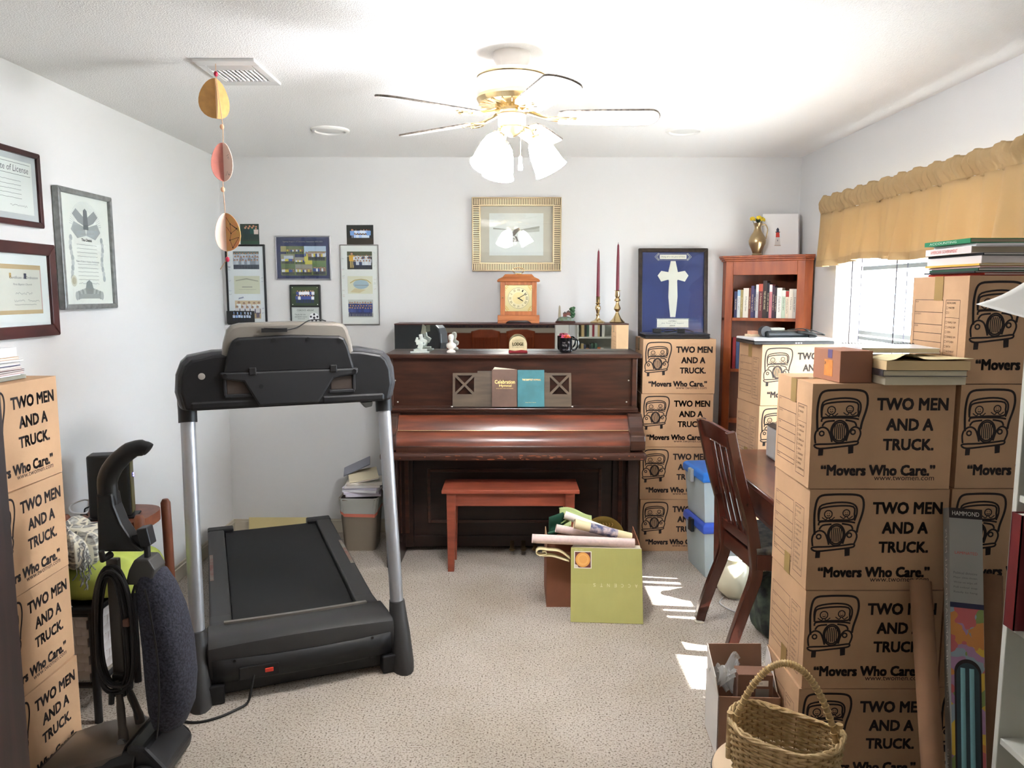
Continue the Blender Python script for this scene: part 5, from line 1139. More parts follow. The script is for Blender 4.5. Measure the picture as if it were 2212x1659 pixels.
plate([(1.766, 4.645), (1.813, 4.645), (1.813, 4.657), (1.77, 4.657)], 0, 1.785, 'right_return', CH)
def front(s0, s1, z0, z1, name, out=.004, bev=.002):
    p0 = Vector(B_) + dirv * s0; p1 = Vector(B_) + dirv * s1
    q = [tuple(p0 + nrm * out), tuple(p1 + nrm * out), tuple(p1 - nrm * .014), tuple(p0 - nrm * .014)]
    return plate(q, z0, z1, name, CH, bev)
Lf = (Vector(C_) - Vector(B_)).length
front(0, .045, 0, 1.785, 'left_stile'); front(Lf - .045, Lf, 0, 1.785, 'right_stile'); front(.045, Lf - .045, 1.70, 1.785, 'top_rail'); front(.045, Lf - .045, 0, .09, 'bottom_rail')
for k, (dz, e) in enumerate(((1.785, .012), (1.797, .022), (1.808, .028))):
    q = [(A_[0] - e, A_[1]), (B_[0] - e, B_[1] - e * .6), tuple(Vector(C_) + nrm * e), (D_[0], D_[1] - e), E_]
    plate(q, dz, dz + .012, 'crown_moulding', CH, .003)
# books on the top open shelf
bks = [(.02, .165, (60, 62, 96), 0), (.02, .175, (216, 222, 220), (150, 186, 214)), (.017, .175, (168, 150, 96), 0), (.034, .186, (232, 226, 210), 0), (.015, .186, (120, 62, 44), 0), (.019, .2, (72, 62, 100), 0), (.011, .18, (44, 50, 84), 0), (.017, .208, (206, 206, 206), (236, 234, 226)), (.026, .213, (110, 52, 56), (196, 90, 70)), (.025, .231, (58, 44, 40), 0), (.015, .216, (34, 32, 38), 0), (.018, .208, (204, 130, 134), (230, 220, 220)), (.016, .2, (70, 44, 60), 0), (.013, .19, (52, 42, 50), 0), (.03, .187, (238, 236, 228), 0), (.023, .172, (190, 208, 186), (232, 232, 224)), (.02, .168, (228, 214, 190), (170, 50, 46)), (.025, .18, (230, 220, 204), 0), (.019, .18, (240, 234, 222), 0)]
bn_ = ['navy', 'pale blue and white', 'olive', 'thick cream', 'rust brown', 'dark violet', 'slim dark blue', 'grey and white', 'maroon', 'tall dark brown', 'slim black', 'pink', 'plum', 'slim charcoal', 'wide white', 'pale green', 'beige red-topped', 'light beige', 'rightmost ivory']
s0 = .05; rr = random.Random(1); zb = 1.4335
ang = math.atan2(dirv.y, dirv.x)
tot = sum(b[0] for b in bks); k_ = (Lf - .1) / tot
for (w_, h_, c1, c2), nm in zip(bks, bn_):
    w_ *= k_
    p = Vector(B_) + dirv * (s0 + w_ / 2) - nrm * .03
    t = thing('book', nm + ' book on the upper shelf of the corner bookcase', 'book', (p.x, p.y, zb), ang, 'books in the corner bookcase')
    dpt = min(.105, .03 + .5 * (s0 + .02), .03 + .5 * (Lf - s0))
    dpt = max(.035, min(dpt, 4.93 - p.y - .04))
    m1 = mat('cov_%d_%d_%d' % c1, c1, .5)
    g = G(); g.bb(-w_ / 2 + .0003, w_ / 2 - .0003, 0, .0025, 0, h_).bb(-w_ / 2 + .0003, -w_ / 2 + .0022, .0025, dpt, 0, h_).bb(w_ / 2 - .0022, w_ / 2 - .0003, .0025, dpt, 0, h_); g.obj('cover', m1, t)
    G().bb(-w_ / 2 + .0022, w_ / 2 - .0022, .0025, dpt - .003, .003, h_ - .003).obj('pages', mat('page_white', (236, 230, 222), .8), t)
    if c2: G().bb(-w_ / 2 + .0004, w_ / 2 - .0004, -.0004, .0, h_ * .78, h_ * .99).obj('spine_band', mat('cov_%d_%d_%d' % c2, c2, .5), t)
    g = G(); tw = w_ * .42; th = h_ * rr.uniform(.4, .55)
    lum = sum(c1) / 3
    text_into(g, rr.choice(['THE LIFE WE SHARE', 'A Purpose Given', 'GREAT SERMONS', 'Daily Light', 'STUDIES IN FAITH', 'Common Prayer']), 0, 0, th, tw, lambda a, b, h_=h_, w_=w_: (-.3 * w_ * .7 + b, -.0007, h_ * .72 - a), .01)
    g.obj('spine_title', mat('title_light', (226, 210, 170), .5) if lum < 140 else mat('title_dark', (96, 84, 76), .6), t)
    s0 += w_
for i, (c1, nm) in enumerate((((150, 40, 44), 'red'), ((70, 90, 130), 'blue'))):
    p = Vector(B_) + dirv * (.06 + i * .022) - nrm * .03
    t = thing('book', nm + ' book on the lower shelf at the left side of the corner bookcase', 'book', (p.x, p.y, 1.1085), ang, 'books in the corner bookcase')
    g = G(); g.bb(-.0098, .0098, 0, .0025, 0, .2).bb(-.0098, -.008, .0025, .035, 0, .2).bb(.008, .0098, .0025, .035, 0, .2); g.obj('cover', mat('cov_%d_%d_%d' % c1, c1, .5), t); G().bb(-.008, .008, .0025, .033, .003, .197).obj('pages', mat('page_white', (236, 230, 222), .8), t)
# brass ewer with yellow flowers, lighthouse canvases
ev = thing('brass_ewer', 'brass pitcher vase on top of the corner bookcase', 'vase', (1.525, 4.82, 1.8205))
BEW = mat('aged_brass', (174, 152, 116), .3, .9)
G().lathe([(.03, 0), (.031, .006), (.026, .014), (.036, .04), (.05, .07), (.053, .09), (.045, .115), (.026, .145), (.02, .165), (.021, .18), (.029, .198), (.026, .198), (.018, .18)], n=28, caps=True).obj('body', BEW, ev, True)
g = G(); g.tube(smooth_path([(.022, 0, .185), (.045, 0, .19), (.06, 0, .165), (.058, 0, .13), (.05, 0, .1)]), .004, 8); g.obj('handle', BEW, ev, True)
fl = thing('yellow_flowers', 'bunch of yellow artificial flowers in the brass pitcher', 'flowers', (1.525, 4.82, 2.0))
YL = mat('yellow_petal', (236, 204, 50), .6); GRN = mat('leaf_green', (52, 70, 44), .6)
for x, y, z_ in ((-.035, 0, .05), (.0, -.015, .055), (.028, .01, .048)):
    G().tube([(x * .2, y * .2, -.04), (x * .6, y * .6, .01), (x, y, z_ - .012)], .002, 5).obj('stem', GRN, fl)
    hd_ = G()
    for k in range(9):
        a = k * 2.4; r = .004 + .0014 * k
        hd_.ell((x + r * math.cos(a), y + r * math.sin(a), z_ - .0012 * k), (.008, .008, .009), 8, 5)
    hd_.obj('flower_head', YL, fl, True)
lf = G(); lf.surf(lambda u, v: ((u - .5) * .016 * math.sin(PI * v + .01), .01 * math.sin(PI * v), v * .05), 2, 6); lfm = lf.mesh('leaf', GRN, True)
for k, (a, b) in enumerate(((.6, 1.3), (1.8, 1.6), (3.3, 1.2), (4.4, 1.5), (5.6, 1.9), (0, 2.0))): inst('leaf', lfm, fl, (0, 0, .012), (b * .6, 0, a))
t = thing('lighthouse_canvas', 'square white canvas painted with a small red lighthouse on the bookcase', 'painting', (1.572, 4.842, 1.8205), rot=(R_(-7), 0, R_(-4)))
G().bb(0, .215, 0, .018, 0, .262).obj('canvas', mat('canvas_white', (240, 238, 236), .8), t, bevel=.002)
pr = PR(lambda u, v, k: (u, -.0003 - k * 5e-6, v)); pr.poly([(.07, .065), (.105, .065), (.1, .115), (.076, .115)], (216, 210, 204)); pr.poly([(.076, .115), (.1, .115), (.098, .145), (.078, .145)], (204, 62, 50)); pr.rect(.074, .145, .102, .15, (60, 64, 84)); pr.rect(.08, .15, .096, .162, (60, 66, 92)); pr.poly([(.078, .162), (.098, .162), (.088, .176)], (50, 54, 76)); pr.rect(.085, .09, .09, .1, (110, 110, 120)); pr.line([(.068, .064), (.107, .064)], .003, (170, 120, 90)); pr.obj('painted_lighthouse', t)
t = thing('blank_canvas', 'second white canvas leaning behind the lighthouse canvas', 'painting', (1.584, 4.878, 1.8205), rot=(R_(-7), 0, R_(-4)))
G().bb(0, .224, 0, .018, 0, .26).obj('canvas', mat('canvas_white', (240, 238, 236), .8), t, bevel=.002); G().bb(.005, .219, .018, .026, .005, .255).obj('stretcher_frame', mat('stretcher_pine', (200, 170, 130), .7), t)

# ---------------------------------------------------------------- things on the stack behind the desk
t = thing('laptop', 'closed white laptop on the boxes behind the desk', 'laptop', (1.505, 4.225, ZT), R_(3))
G().bb(-.225, .215, -.15, .13, 0, .018).obj('base', mat('laptop_black', (24, 24, 27), .35), t, bevel=.005); G().bb(-.225, .215, -.15, .13, .019, .033).obj('lid', mat('laptop_white', (232, 234, 238), .25), t, bevel=.006)
for x in (.0, .014, .028): G().bb(x, x + .008, -.152, -.149, .006, .011).obj('front_button', mat('steel', (170, 170, 170), .3, 1.0), t)
t = thing('black_device', 'black electronic device with loose cables on the white laptop', 'device', (1.50, 4.23, ZT + .0335), R_(6))
G().bb(-.12, .13, -.06, .07, 0, .034).obj('casing', mat('device_black', (26, 32, 36), .3), t, bevel=.012); G().bb(-.10, -.0, -.02, .05, .034, .05).obj('grey_case', mat('device_grey', (150, 150, 140), .4), t, bevel=.004)
G().lathe([(.03, -.02), (.03, .02)], (-.115, -.02, .031), n=18, m=Matrix.Rotation(PI / 2, 4, 'X')).obj('reel', mat('laptop_black', (24, 24, 27), .35), t, True)
g = G(); g.tube(smooth_path([(.0, -.05, .04), (.08, -.06, .046), (.16, -.07, .03), (.21, -.06, .012), (.16, -.04, .02), (.1, -.05, .042)]), .0032, 6); g.tube(smooth_path([(.05, -.065, .03), (.11, -.08, .02), (.15, -.08, .01), (.11, -.075, .006)]), .009, 8); g.obj('cable', BC, t, True)
t = thing('pink_notepad', 'small stack of pink and cream notepads beside the black device', 'notepad', (1.345, 4.28, ZT + .0335), R_(10)); G().bb(-.03, .03, -.03, .03, 0, .012).obj('lower_pad', mat('pad_cream', (236, 214, 180), .8), t); G().bb(-.014, .026, -.02, .03, .012, .03).obj('upper_pad', mat('pad_peach', (236, 180, 150), .8), t)

# ---------------------------------------------------------------- desk, printer, chair, bins
DK = mat('desk_mahogany', (88, 44, 32), .3, var=.3, vscale=4, grain=(5, 1, 5), coat=.3)
dk = thing('wooden_desk', 'dark mahogany desk between the box stacks under the window', 'desk', (0, 0, 0))
G().bb(1.06, 1.805, 2.70, 4.055, .728, .752).obj('desk_top', DK, dk, bevel=.008, seg=3)
g = G(); g.bb(1.085, 1.105, 2.74, 4.02, .60, .728).bb(1.105, 1.76, 2.74, 2.76, .60, .728).bb(1.105, 1.76, 4.0, 4.02, .60, .728); g.obj('apron', DK, dk, bevel=.003)
G().bb(1.078, 1.09, 3.02, 3.72, .62, .72).obj('drawer', DK, dk, bevel=.004)
for x in (1.11, 1.755):
    for y in (2.77, 3.99): G().tube([(x, y, 0), (x, y, .3), (x, y, .6), (x, y, .728)], [.018, .024, .03, .03], 4).obj('leg', DK, dk, bevel=.003)
t = thing('printer', 'grey desktop printer on the far end of the desk', 'printer', (1.53, 3.72, .7525))
G().prism([(-.22, .0), (.2, .0), (.2, .15), (.1, .17), (-.22, .165)], -.16, .16, 'y').obj('body', mat('printer_grey', (178, 176, 174), .45), t, bevel=.012)
G().bb(-.205, .19, -.165, -.155, .02, .055).obj('paper_slot', mat('printer_dark', (40, 40, 44), .4), t); G().prism([(-.23, .165), (.1, .17), (.1, .19), (-.2, .18)], -.14, .14, 'y').obj('scanner_lid', mat('printer_dark', (40, 40, 44), .4), t, bevel=.006)
CW = mat('chair_mahogany', (74, 34, 24), .25, var=.25, vscale=5, grain=(4, 4, 1), coat=.5)
chr_ = thing('dining_chair', 'dark mahogany slat-back dining chair with curved legs pulled up to the desk', 'chair', (0, 0, 0))
def post(pts, w_=.022, d_=.016, name='back_leg'):
    P = smooth_path(pts, 5); rings = []
    for i, p in enumerate(P):
        tt = (P[min(i + 1, len(P) - 1)] - P[max(i - 1, 0)]).normalized(); n1_ = tt.cross(Vector((0, 1, 0))).normalized()
        k = 1.0 - .35 * abs(i / (len(P) - 1) - .62)
        rings.append([p + n1_ * d_ * 1.6 * k * a + Vector((0, 1, 0)) * w_ * .9 * b for a, b in ((-1, -1), (1, -1), (1, 1), (-1, 1))])
    return G().loft(rings).obj(name, CW, chr_, bevel=.004)
near = [(.93, 3.21, 1.0), (.965, 3.21, .85), (1.0, 3.215, .72), (1.035, 3.215, .6), (1.058, 3.215, .46), (1.062, 3.21, .36), (1.02, 3.21, .22), (.975, 3.205, .08), (.955, 3.2, .012)]
far = [(.895, 3.565, 1.0), (.93, 3.565, .85), (.965, 3.565, .72), (1.0, 3.565, .6), (1.02, 3.565, .46), (1.022, 3.56, .36), (.975, 3.56, .22), (.93, 3.56, .08), (.912, 3.555, .012)]
post(near); post(far)
def lerp3(a, b, t_): return Vector(a) * (1 - t_) + Vector(b) * t_
nt_, ft_ = near[0], far[0]
G().loft([[lerp3(near[0], far[0], t_) + Vector((-.012 * math.sin(PI * t_) + dx, 0, dz + .012 * math.sin(PI * t_))) for dx, dz in ((-.012, .0), (.008, .0), (.03, -.085), (.012, -.085))] for t_ in [i / 10 for i in range(11)]]).obj('top_rail', CW, chr_, bevel=.004)
G().loft([[lerp3((1.05, 3.215, .5), (1.012, 3.565, .5), t_) + Vector((dx, 0, dz)) for dx, dz in ((-.016, .03), (.006, .03), (.012, -.02), (-.010, -.02))] for t_ in (0, 1)]).obj('lower_rail', CW, chr_, bevel=.003)
for t_ in (.2, .4, .6, .8):
    top = lerp3((.962, 3.212, .91), (.927, 3.565, .91), t_) + Vector((-.004, 0, 0)); bot = lerp3((1.052, 3.215, .52), (1.014, 3.565, .52), t_); mid = (top + bot) / 2 + Vector((-.004, 0, 0))
    P = smooth_path([top, mid, bot], 4)
    G().loft([[p + Vector((a * .006, b * .019, 0)) for a, b in ((-1, -1), (1, -1), (1, 1), (-1, 1))] for p in P]).obj('back_slat', CW, chr_, bevel=.002)
SEATF = mat('floral_seat', (92, 86, 72), .9, var=1, vscale=26, rgb2=(44, 40, 38))
def seatp(u, v): return lerp3(lerp3((1.06, 3.19, 0), (1.02, 3.585, 0), u), lerp3((1.44, 3.15, 0), (1.42, 3.66, 0), u), v) + Vector((0, 0, .475 + .025 * math.sin(PI * u) ** .5 * math.sin(PI * v) ** .5))
G().surf(seatp, 14, 14).obj('seat_cushion', SEATF, chr_, True, solid=.03)
g = G()
for a, b in (((1.06, 3.2, .43), (1.43, 3.16, .43)), ((1.02, 3.575, .43), (1.41, 3.65, .43)), ((1.43, 3.16, .43), (1.41, 3.65, .43)), ((1.055, 3.2, .43), (1.018, 3.575, .43))):
    a, b = Vector(a), Vector(b); n_ = (b - a).normalized().cross(Vector((0, 0, 1))) * .012
    g.loft([[p + n_ + Vector((0, 0, .035)), p - n_ + Vector((0, 0, .035)), p - n_ - Vector((0, 0, .035)), p + n_ - Vector((0, 0, .035))] for p in (a, b)])
g.obj('seat_rail', CW, chr_, bevel=.003)
for a, b in (((1.43, 3.16, .42), (1.45, 3.15, 0)), ((1.41, 3.65, .42), (1.43, 3.66, 0))): G().tube([a, b], [.026, .016], 4).obj('front_leg', CW, chr_, bevel=.003)
for x, y in ((.955, 3.2), (.912, 3.555)): G().lathe([(.024, 0), (.026, .006), (.02, .013), (.001, .014)], (x, y, 0), n=16).obj('glide', mat('glide_cream', (226, 220, 200), .6), chr_, True)
# plastic bins
PLB = mat('milky_plastic', (216, 226, 228), .35, transl=.3, alpha=.86); LIDB = mat('blue_lid_plastic', (46, 122, 214), .35); LIDC = mat('royal_lid_plastic', (62, 92, 190), .35); LATCH = mat('latch_dark', (24, 30, 34), .4)
def bin_(z0, h_, lidm, lb, x0, y0, latchm, fill):
    t = thing('storage_bin', lb, 'storage bin', (x0, y0, z0), R_(6))
    def ring(e, z): return [(-.125 + -e, -.16 - e, z), (.125 + e, -.16 - e, z), (.125 + e, .16 + e, z), (-.125 - e, .16 + e, z)]
    g = G(); g.loft([ring(-.02, 0), ring(-.02, .002), ring(0, h_ - .05)], caps=True); g.obj('tub', PLB, t, bevel=.01)
    G().loft([ring(-.032, .008), ring(-.014, h_ - .09)]).obj('contents', fill, t)
    G().loft([ring(.008, h_ - .055), ring(.012, h_ - .04), ring(.01, h_ - .012), ring(-.004, h_)]).obj('lid', lidm, t, bevel=.005)
    G().prism([(-.03, h_ - .085), (.03, h_ - .085), (.026, h_ - .01), (-.026, h_ - .01)], -.155, -.135, 'x').obj('latch', latchm, t, bevel=.005)
    return t
bin_(0, .315, LIDC, 'lower clear storage bin with royal blue lid and teal contents by the desk', 1.175, 4.285, LATCH, mat('teal_fabric', (200, 224, 224), .8))
bin_(.3165, .29, LIDB, 'upper clear storage bin with bright blue lid by the desk', 1.165, 4.285, mat('latch_grey', (170, 172, 166), .4), mat('pale_paper', (214, 218, 214), .8))
# ceramic vase and bag under the desk
t = thing('ceramic_pot', 'round cream ceramic pot on the floor behind the chair', 'pot', (1.17, 3.87, 0)); G().lathe([(.045, 0), (.05, .006), (.085, .04), (.1, .09), (.092, .14), (.06, .175), (.035, .185), (.035, .2), (.04, .204), (.03, .204), (.028, .18)], n=32).obj('body', mat('cream_glaze', (222, 216, 190), .12), t, True)
g = G(); g.tube(smooth_path([(-.06, -.02, .006), (-.1, -.1, .004), (-.06, -.2, .004), (.0, -.24, .004), (.1, -.25, .004), (.2, -.2, .004)]), .003, 6); g.obj('white_cord', mat('cable_white', (206, 206, 204), .5), t, True)
t = thing('fabric_bag', 'dark patterned fabric bag bundled on the floor under the desk', 'bag', (1.235, 3.40, 0))
def lump(u, v):
    a = 2 * PI * u; b = PI * (v - .5); c_ = max(math.cos(b), .001) ** .6; n_ = 1 + .12 * math.sin(5 * a + 4 * v) + .08 * math.sin(11 * a + 9 * v)
    return (.115 * c_ * n_ * math.cos(a), .125 * c_ * n_ * math.sin(a), .15 + .148 * sq(math.sin(b), .8))
G().surf(lump, 48, 24).obj('bundle', mat('dark_pattern_cloth', (34, 38, 40), .8, var=1, vscale=16, rgb2=(80, 92, 76)), t, True)
for s in (-.05, .05):
    g = G(); g.tube(smooth_path([(s - .05, -.03, .27), (s - .055, -.03, .33), (s, -.02, .36), (s + .045, -.03, .33), (s + .045, -.03, .27)]), .005, 7); g.obj('strap', mat('cord_black', (16, 16, 16), .5), t, True)
# ---------------------------------------------------------------- waste basket with papers
t = thing('waste_basket', 'taupe waste basket with a white liner beside the piano', 'trash can', (-.945, 4.68, 0))
def rr_ring(w_, d_, z, n=6, r=.03):
    pts = []
    for cx, cy, a0 in ((1, 1, 0), (-1, 1, 90), (-1, -1, 180), (1, -1, 270)):
        for i in range(n):
            a = R_(a0 + 90 * i / (n - 1)); pts.append((cx * (w_ / 2 - r) + r * math.cos(a), cy * (d_ / 2 - r) + r * math.sin(a), z))
    return pts
G().loft([rr_ring(.19, .19, 0), rr_ring(.195, .195, .01), rr_ring(.235, .235, .32), rr_ring(.242, .242, .325), rr_ring(.242, .242, .335), rr_ring(.222, .222, .335), rr_ring(.18, .18, .02)]).obj('bin_body', mat('taupe_plastic', (150, 138, 122), .5), t, True)
g = G()
def lin_(u, v):
    P = rr_ring(.246 - .022 * 0 , .246, 0); i = u * (len(P)); i0 = int(i) % len(P); i1 = (i0 + 1) % len(P); f_ = i - int(i)
    x = P[i0][0] * (1 - f_) + P[i1][0] * f_; y = P[i0][1] * (1 - f_) + P[i1][1] * f_
    k = 1 - .08 * v + .012 * math.sin(u * 60 + v * 3)
    return (x * k, y * k, .34 - .11 * v + .012 * math.sin(u * 14) * v)
G().surf(lin_, 72, 6).obj('bag_liner', mat('white_bag', (206, 206, 198), .35, transl=.3), t, True)
def cuff(u, v):
    p = lin_(u, .82 + .18 * v); return (p[0] * 1.006, p[1] * 1.006, p[2] - .002)
part(G().surf(cuff, 72, 2).obj('drawstring', mat('coral_band', (226, 132, 110), .4), t, True), 'coral drawstring band')
G().bb(-.1, .1, -.1, .1, .3, .31).obj('black_bag_inside', mat('bag_black', (14, 14, 15), .4), t)
rr = random.Random(17); z = .342
cols = [(226, 222, 232), (214, 208, 222), (236, 234, 238), (206, 200, 214), (230, 224, 220), (216, 208, 196)]
nms = ['lowest', 'second lowest', 'third lowest', 'fourth lowest', 'fourth highest', 'third highest']
for k in range(6):
    slab('paper_bundle', nms[k] + ' bundle of loose papers piled on the waste basket', 'papers', (-.93 + rr.uniform(-.01, .012), 4.68 + rr.uniform(-.01, .01), z), (.215, .2, .014), R_(rr.uniform(-8, 8)), ppr('lilac_%d' % cols[k][0], cols[k]), None, 'papers on the waste basket'); z += .0145
t = thing('paper_booklet', 'cream booklet tilted on top of the papers over the waste basket', 'booklet', (-.93, 4.66, z + .018), rot=(R_(12), R_(-8), R_(14)))
G().bb(-.085, .095, -.07, .09, .01, .014).obj('cover', mat('booklet_cream', (222, 210, 180), .8), t); G().bb(-.083, .09, -.068, .085, .002, .01).obj('pages', mat('page_white', (236, 230, 222), .8), t)
t = thing('grey_folder', 'thin grey folder poking out above the papers on the waste basket', 'folder', (-.99, 4.74, z + .06), rot=(R_(10), R_(-24), R_(6))); G().bb(-.08, .1, -.06, .08, 0, .003).obj('front_cover', mat('folder_grey', (122, 122, 132), .6), t); G().bb(-.078, .1, -.06, .08, .0035, .0055).obj('back_cover', mat('folder_grey', (122, 122, 132), .6), t)
# manila board lying behind the treadmill
t = thing('manila_board', 'pale yellow poster board propped on the floor behind the treadmill', 'poster board', (-1.42, 4.90, .0), rot=(R_(-8), 0, 0)); G().bb(-.32, .1, -.003, .001, 0, .115).obj('board', mat('pale_yellow', (222, 206, 150), .7), t); G().bb(-.32, .1, .0012, .002, .0, .115).obj('backing', mat('pale_yellow2', (206, 190, 140), .8), t)

# ---------------------------------------------------------------- carton with wrapping rolls
BRN = mat('carton_brown', (150, 96, 70), .8, var=.08, vscale=6); BRL = mat('carton_light', (188, 150, 118), .8)
ca = thing('open_carton', 'open brown carton filled with gift wrap rolls on the carpet', 'carton', (.415, 3.875, 0))
W2, D2, H2 = .24, .145, .29
for nm, p in (('front_wall', (-W2, W2, -D2, -D2 + .005)), ('back_wall', (-W2, W2, D2 - .005, D2)), ('left_wall', (-W2, -W2 + .005, -D2 + .005, D2 - .005)), ('right_wall', (W2 - .005, W2, -D2 + .005, D2 - .005))): G().bb(p[0], p[1], p[2], p[3], 0.004, H2).obj(nm, BRN, ca)
G().bb(-W2, W2, -D2, D2, 0, .004).obj('bottom', BRN, ca)
G().prism([(-D2, H2), (D2, H2), (D2 - .02, H2 + .05), (-D2 + .08, H2 + .03)], W2 - .006, W2 - .002, 'x').obj('right_flap', BRN, ca)
G().prism([(-.09, H2 - .02), (-.12, H2 + .05), (.09, H2 + .06), (.13, H2)], -W2 + .002, -W2 + .006, 'x').obj('left_flap', BRL, ca)
lid = thing('gift_box', 'olive green flat gift box with a gold plate picture leaning on the brown carton', 'box', (.462, 3.535, .002), rot=(R_(-23), 0, R_(-4)))
OLV = mat('olive_card', (186, 184, 112), .6, var=.05, vscale=5)
G().bb(-.178, .172, 0, .042, 0, .355).obj('box_body', OLV, lid, bevel=.002); G().bb(-.177, .171, .004, .0425, .356, .359).obj('lid_flap', IV, lid)
G().prism([(-.176, .357), (.17, .357), (.165, .375), (-.16, .378)], .03, .033, 'y').obj('tuck_flap', IV, lid)
rbm = G().bb(-.0012, .0012, -.0008, .0, .182, .352).mesh('corrugation', mat('olive_rib', (172, 170, 98), .6))
for k in range(58): inst('corrugation', rbm, lid, (-.173 + k * .006, 0, 0))
pr = PR(lambda u, v, k: (u, -.0012 - k * 1e-5, v)); pr.rect(-.162, .255, -.076, .338, (240, 236, 226)); pr.rect(-.158, .259, -.08, .334, (92, 34, 28)); pr.disc(-.119, .297, .036, (226, 160, 78), n=28); pr.disc(-.119, .297, .028, (236, 178, 98), n=28); pr.disc(-.117, .299, .02, (230, 166, 86), n=24); pr.poly([(-.158, .259), (-.14, .259), (-.145, .27), (-.158, .275)], (216, 206, 196)); pr.obj('plate_picture', lid)
OP_ = mat('olive_print', (226, 224, 180), .6)
for k, ch_ in enumerate('ACCENTS'):   # printed upside down, reading from the right
    g = G(); x = .148 - k * .034; text_into(g, ch_, x, .182, .012, .016, lambda a, b, x=x: (2 * x - a, -.0009, .372 - b - .005), .0); g.obj('printed_letter', OP_, lid)
g = G(); text_into(g, 'SIMPLY WHEAT', -.16, .342, .045, .005, lambda a, b: (a, -.0009, b), .0); g.obj('lettering', OP_, lid)
PK = mat('pink_wrap', (238, 214, 208), .5, var=.06, vscale=80); CRM = mat('cream_roll', (236, 220, 178), .6); WHR = mat('white_roll', (240, 230, 220), .55)
def roll(name, label, a, b, r, m, band=None, cat='gift wrap'):
    t = thing(name, label, cat, a); v = Vector(b) - Vector(a)
    g = G(); g.tube([(0, 0, 0), v], [r, r], 24, caps=False); d_ = v.normalized()
    g.obj('paper', m, t, True); G().tube([d_ * .002, v - d_ * .002], [r * .72, r * .72], 20).obj('core', mat('roll_core', (196, 170, 140), .8), t, True)
    if band: G().tube([v * band[0], v * band[1]], r + .0008, 24, caps=False).obj('label_band', band[2], t, True)
    return t
roll('wrap_roll', 'long pale pink gift wrap roll lying across the carton front', (.10, 3.695, .372), (.612, 3.70, .347), .0225, PK)
roll('wrap_roll', 'short pink gift wrap roll above the long pink roll', (.225, 3.80, .392), (.57, 3.80, .322), .021, PK)
roll('wrap_roll', 'white gift wrap roll standing up from the carton', (.275, 3.875, .44), (.50, 3.85, .36), .021, WHR)
BLB = mat('wrap_label', (74, 84, 120), .4, var=1, vscale=46, rgb2=(206, 190, 190))
roll('wrap_roll', 'cream liner roll with blue printed label in the carton', (.315, 3.755, .43), (.605, 3.77, .352), .0235, CRM, (.27, .75, BLB))
rb = thing('ribbon_roll', 'loosely looped cream ribbon hanging over the carton edge', 'ribbon', (.20, 3.68, .31))
pts = smooth_path([(.09, .02, -.04), (.04, .01, .0), (-.02, 0, .012), (-.065, 0, .016), (-.08, 0, -.002), (-.06, 0, -.016), (-.03, 0, -.008), (-.035, 0, .004), (-.05, 0, .002)], 5)
g = G(); g.loft([[p + Vector((0, -.02, 0)), p + Vector((0, .025, 0))] for p in pts], close=False, caps=False); g.obj('band', mat('cream_ribbon', (240, 226, 180), .5), rb, True, solid=.003)
pts = smooth_path([(-.05, 0, -.018), (.0, 0, -.02), (.05, .0, -.035), (.085, .01, -.05)], 5)
g = G(); g.loft([[p + Vector((0, -.02, 0)), p + Vector((0, .025, 0))] for p in pts], close=False, caps=False); g.obj('lower_band', mat('cream_ribbon', (240, 226, 180), .5), rb, True, solid=.003)
gp = thing('gold_plate', 'olive gold charger plate standing in the carton', 'plate', (.487, 3.955, .29), rot=(R_(78), 0, 0))
GPM = mat('olive_gold', (150, 124, 62), .35, .6); G().lathe([(.001, -.004), (.07, -.004), (.082, .0), (.112, .008), (.115, .011), (.112, .011), (.082, .004), (.068, .0), (.001, .0)], n=48).obj('plate_dish', GPM, gp, True)
g = G()
for k in range(7): g.ribbon([(-.05 + k * .016, .06), (-.044 + k * .016, .072), (-.05 + k * .016, .08)], .0022, lambda u, v: (u, v, .0065))
g.obj('leaf_scrolls', mat('gold_foil', (236, 196, 120), .3, .7), gp)
gb_ = thing('folded_placemat', 'sage green folded cloth placemat on top of the carton contents', 'placemat', (.325, 3.93, .355))
def fold1(u, v):
    a = v * PI * 1.2
    return (-.075 + .17 * u, -.05 + .02 * math.cos(a) + .09 * v, .03 + .045 * math.sin(a * .5 + .3) + .03 * (1 - u) + .012 * math.sin(u * 5))
G().surf(fold1, 12, 12).obj('top_fold', mat('sage_cloth', (172, 186, 128), .85), gb_, True, solid=.006)
G().surf(lambda u, v: (-.07 + .05 * u, -.06 + .05 * math.sin(v * 5.5), .02 + .02 * math.cos(v * 5.5) + .03 * u), 8, 14).obj('rolled_edge', mat('sage_cloth', (172, 186, 128), .85), gb_, True, solid=.005)
dg_ = thing('green_cloth', 'dark forest green folded cloth in the carton corner', 'cloth', (.222, 3.90, .33))
g = G(); rr = random.Random(3)
for k in range(4): g.surf(lambda u, v, k=k: (-.03 + .075 * u + .006 * k, -.03 + .02 * k + .008 * math.sin(v * 6), .10 * v + .045 * u * (1 - .4 * v) - .01 * k), 6, 6)
g.obj('folds', mat('forest_cloth', (24, 70, 52), .8), dg_, True, solid=.006)
G().tube([(-.035, -.05, .015), (.05, -.055, .045)], .008, 10).obj('rolled_hem', mat('forest_cloth', (24, 70, 52), .8), dg_, True)

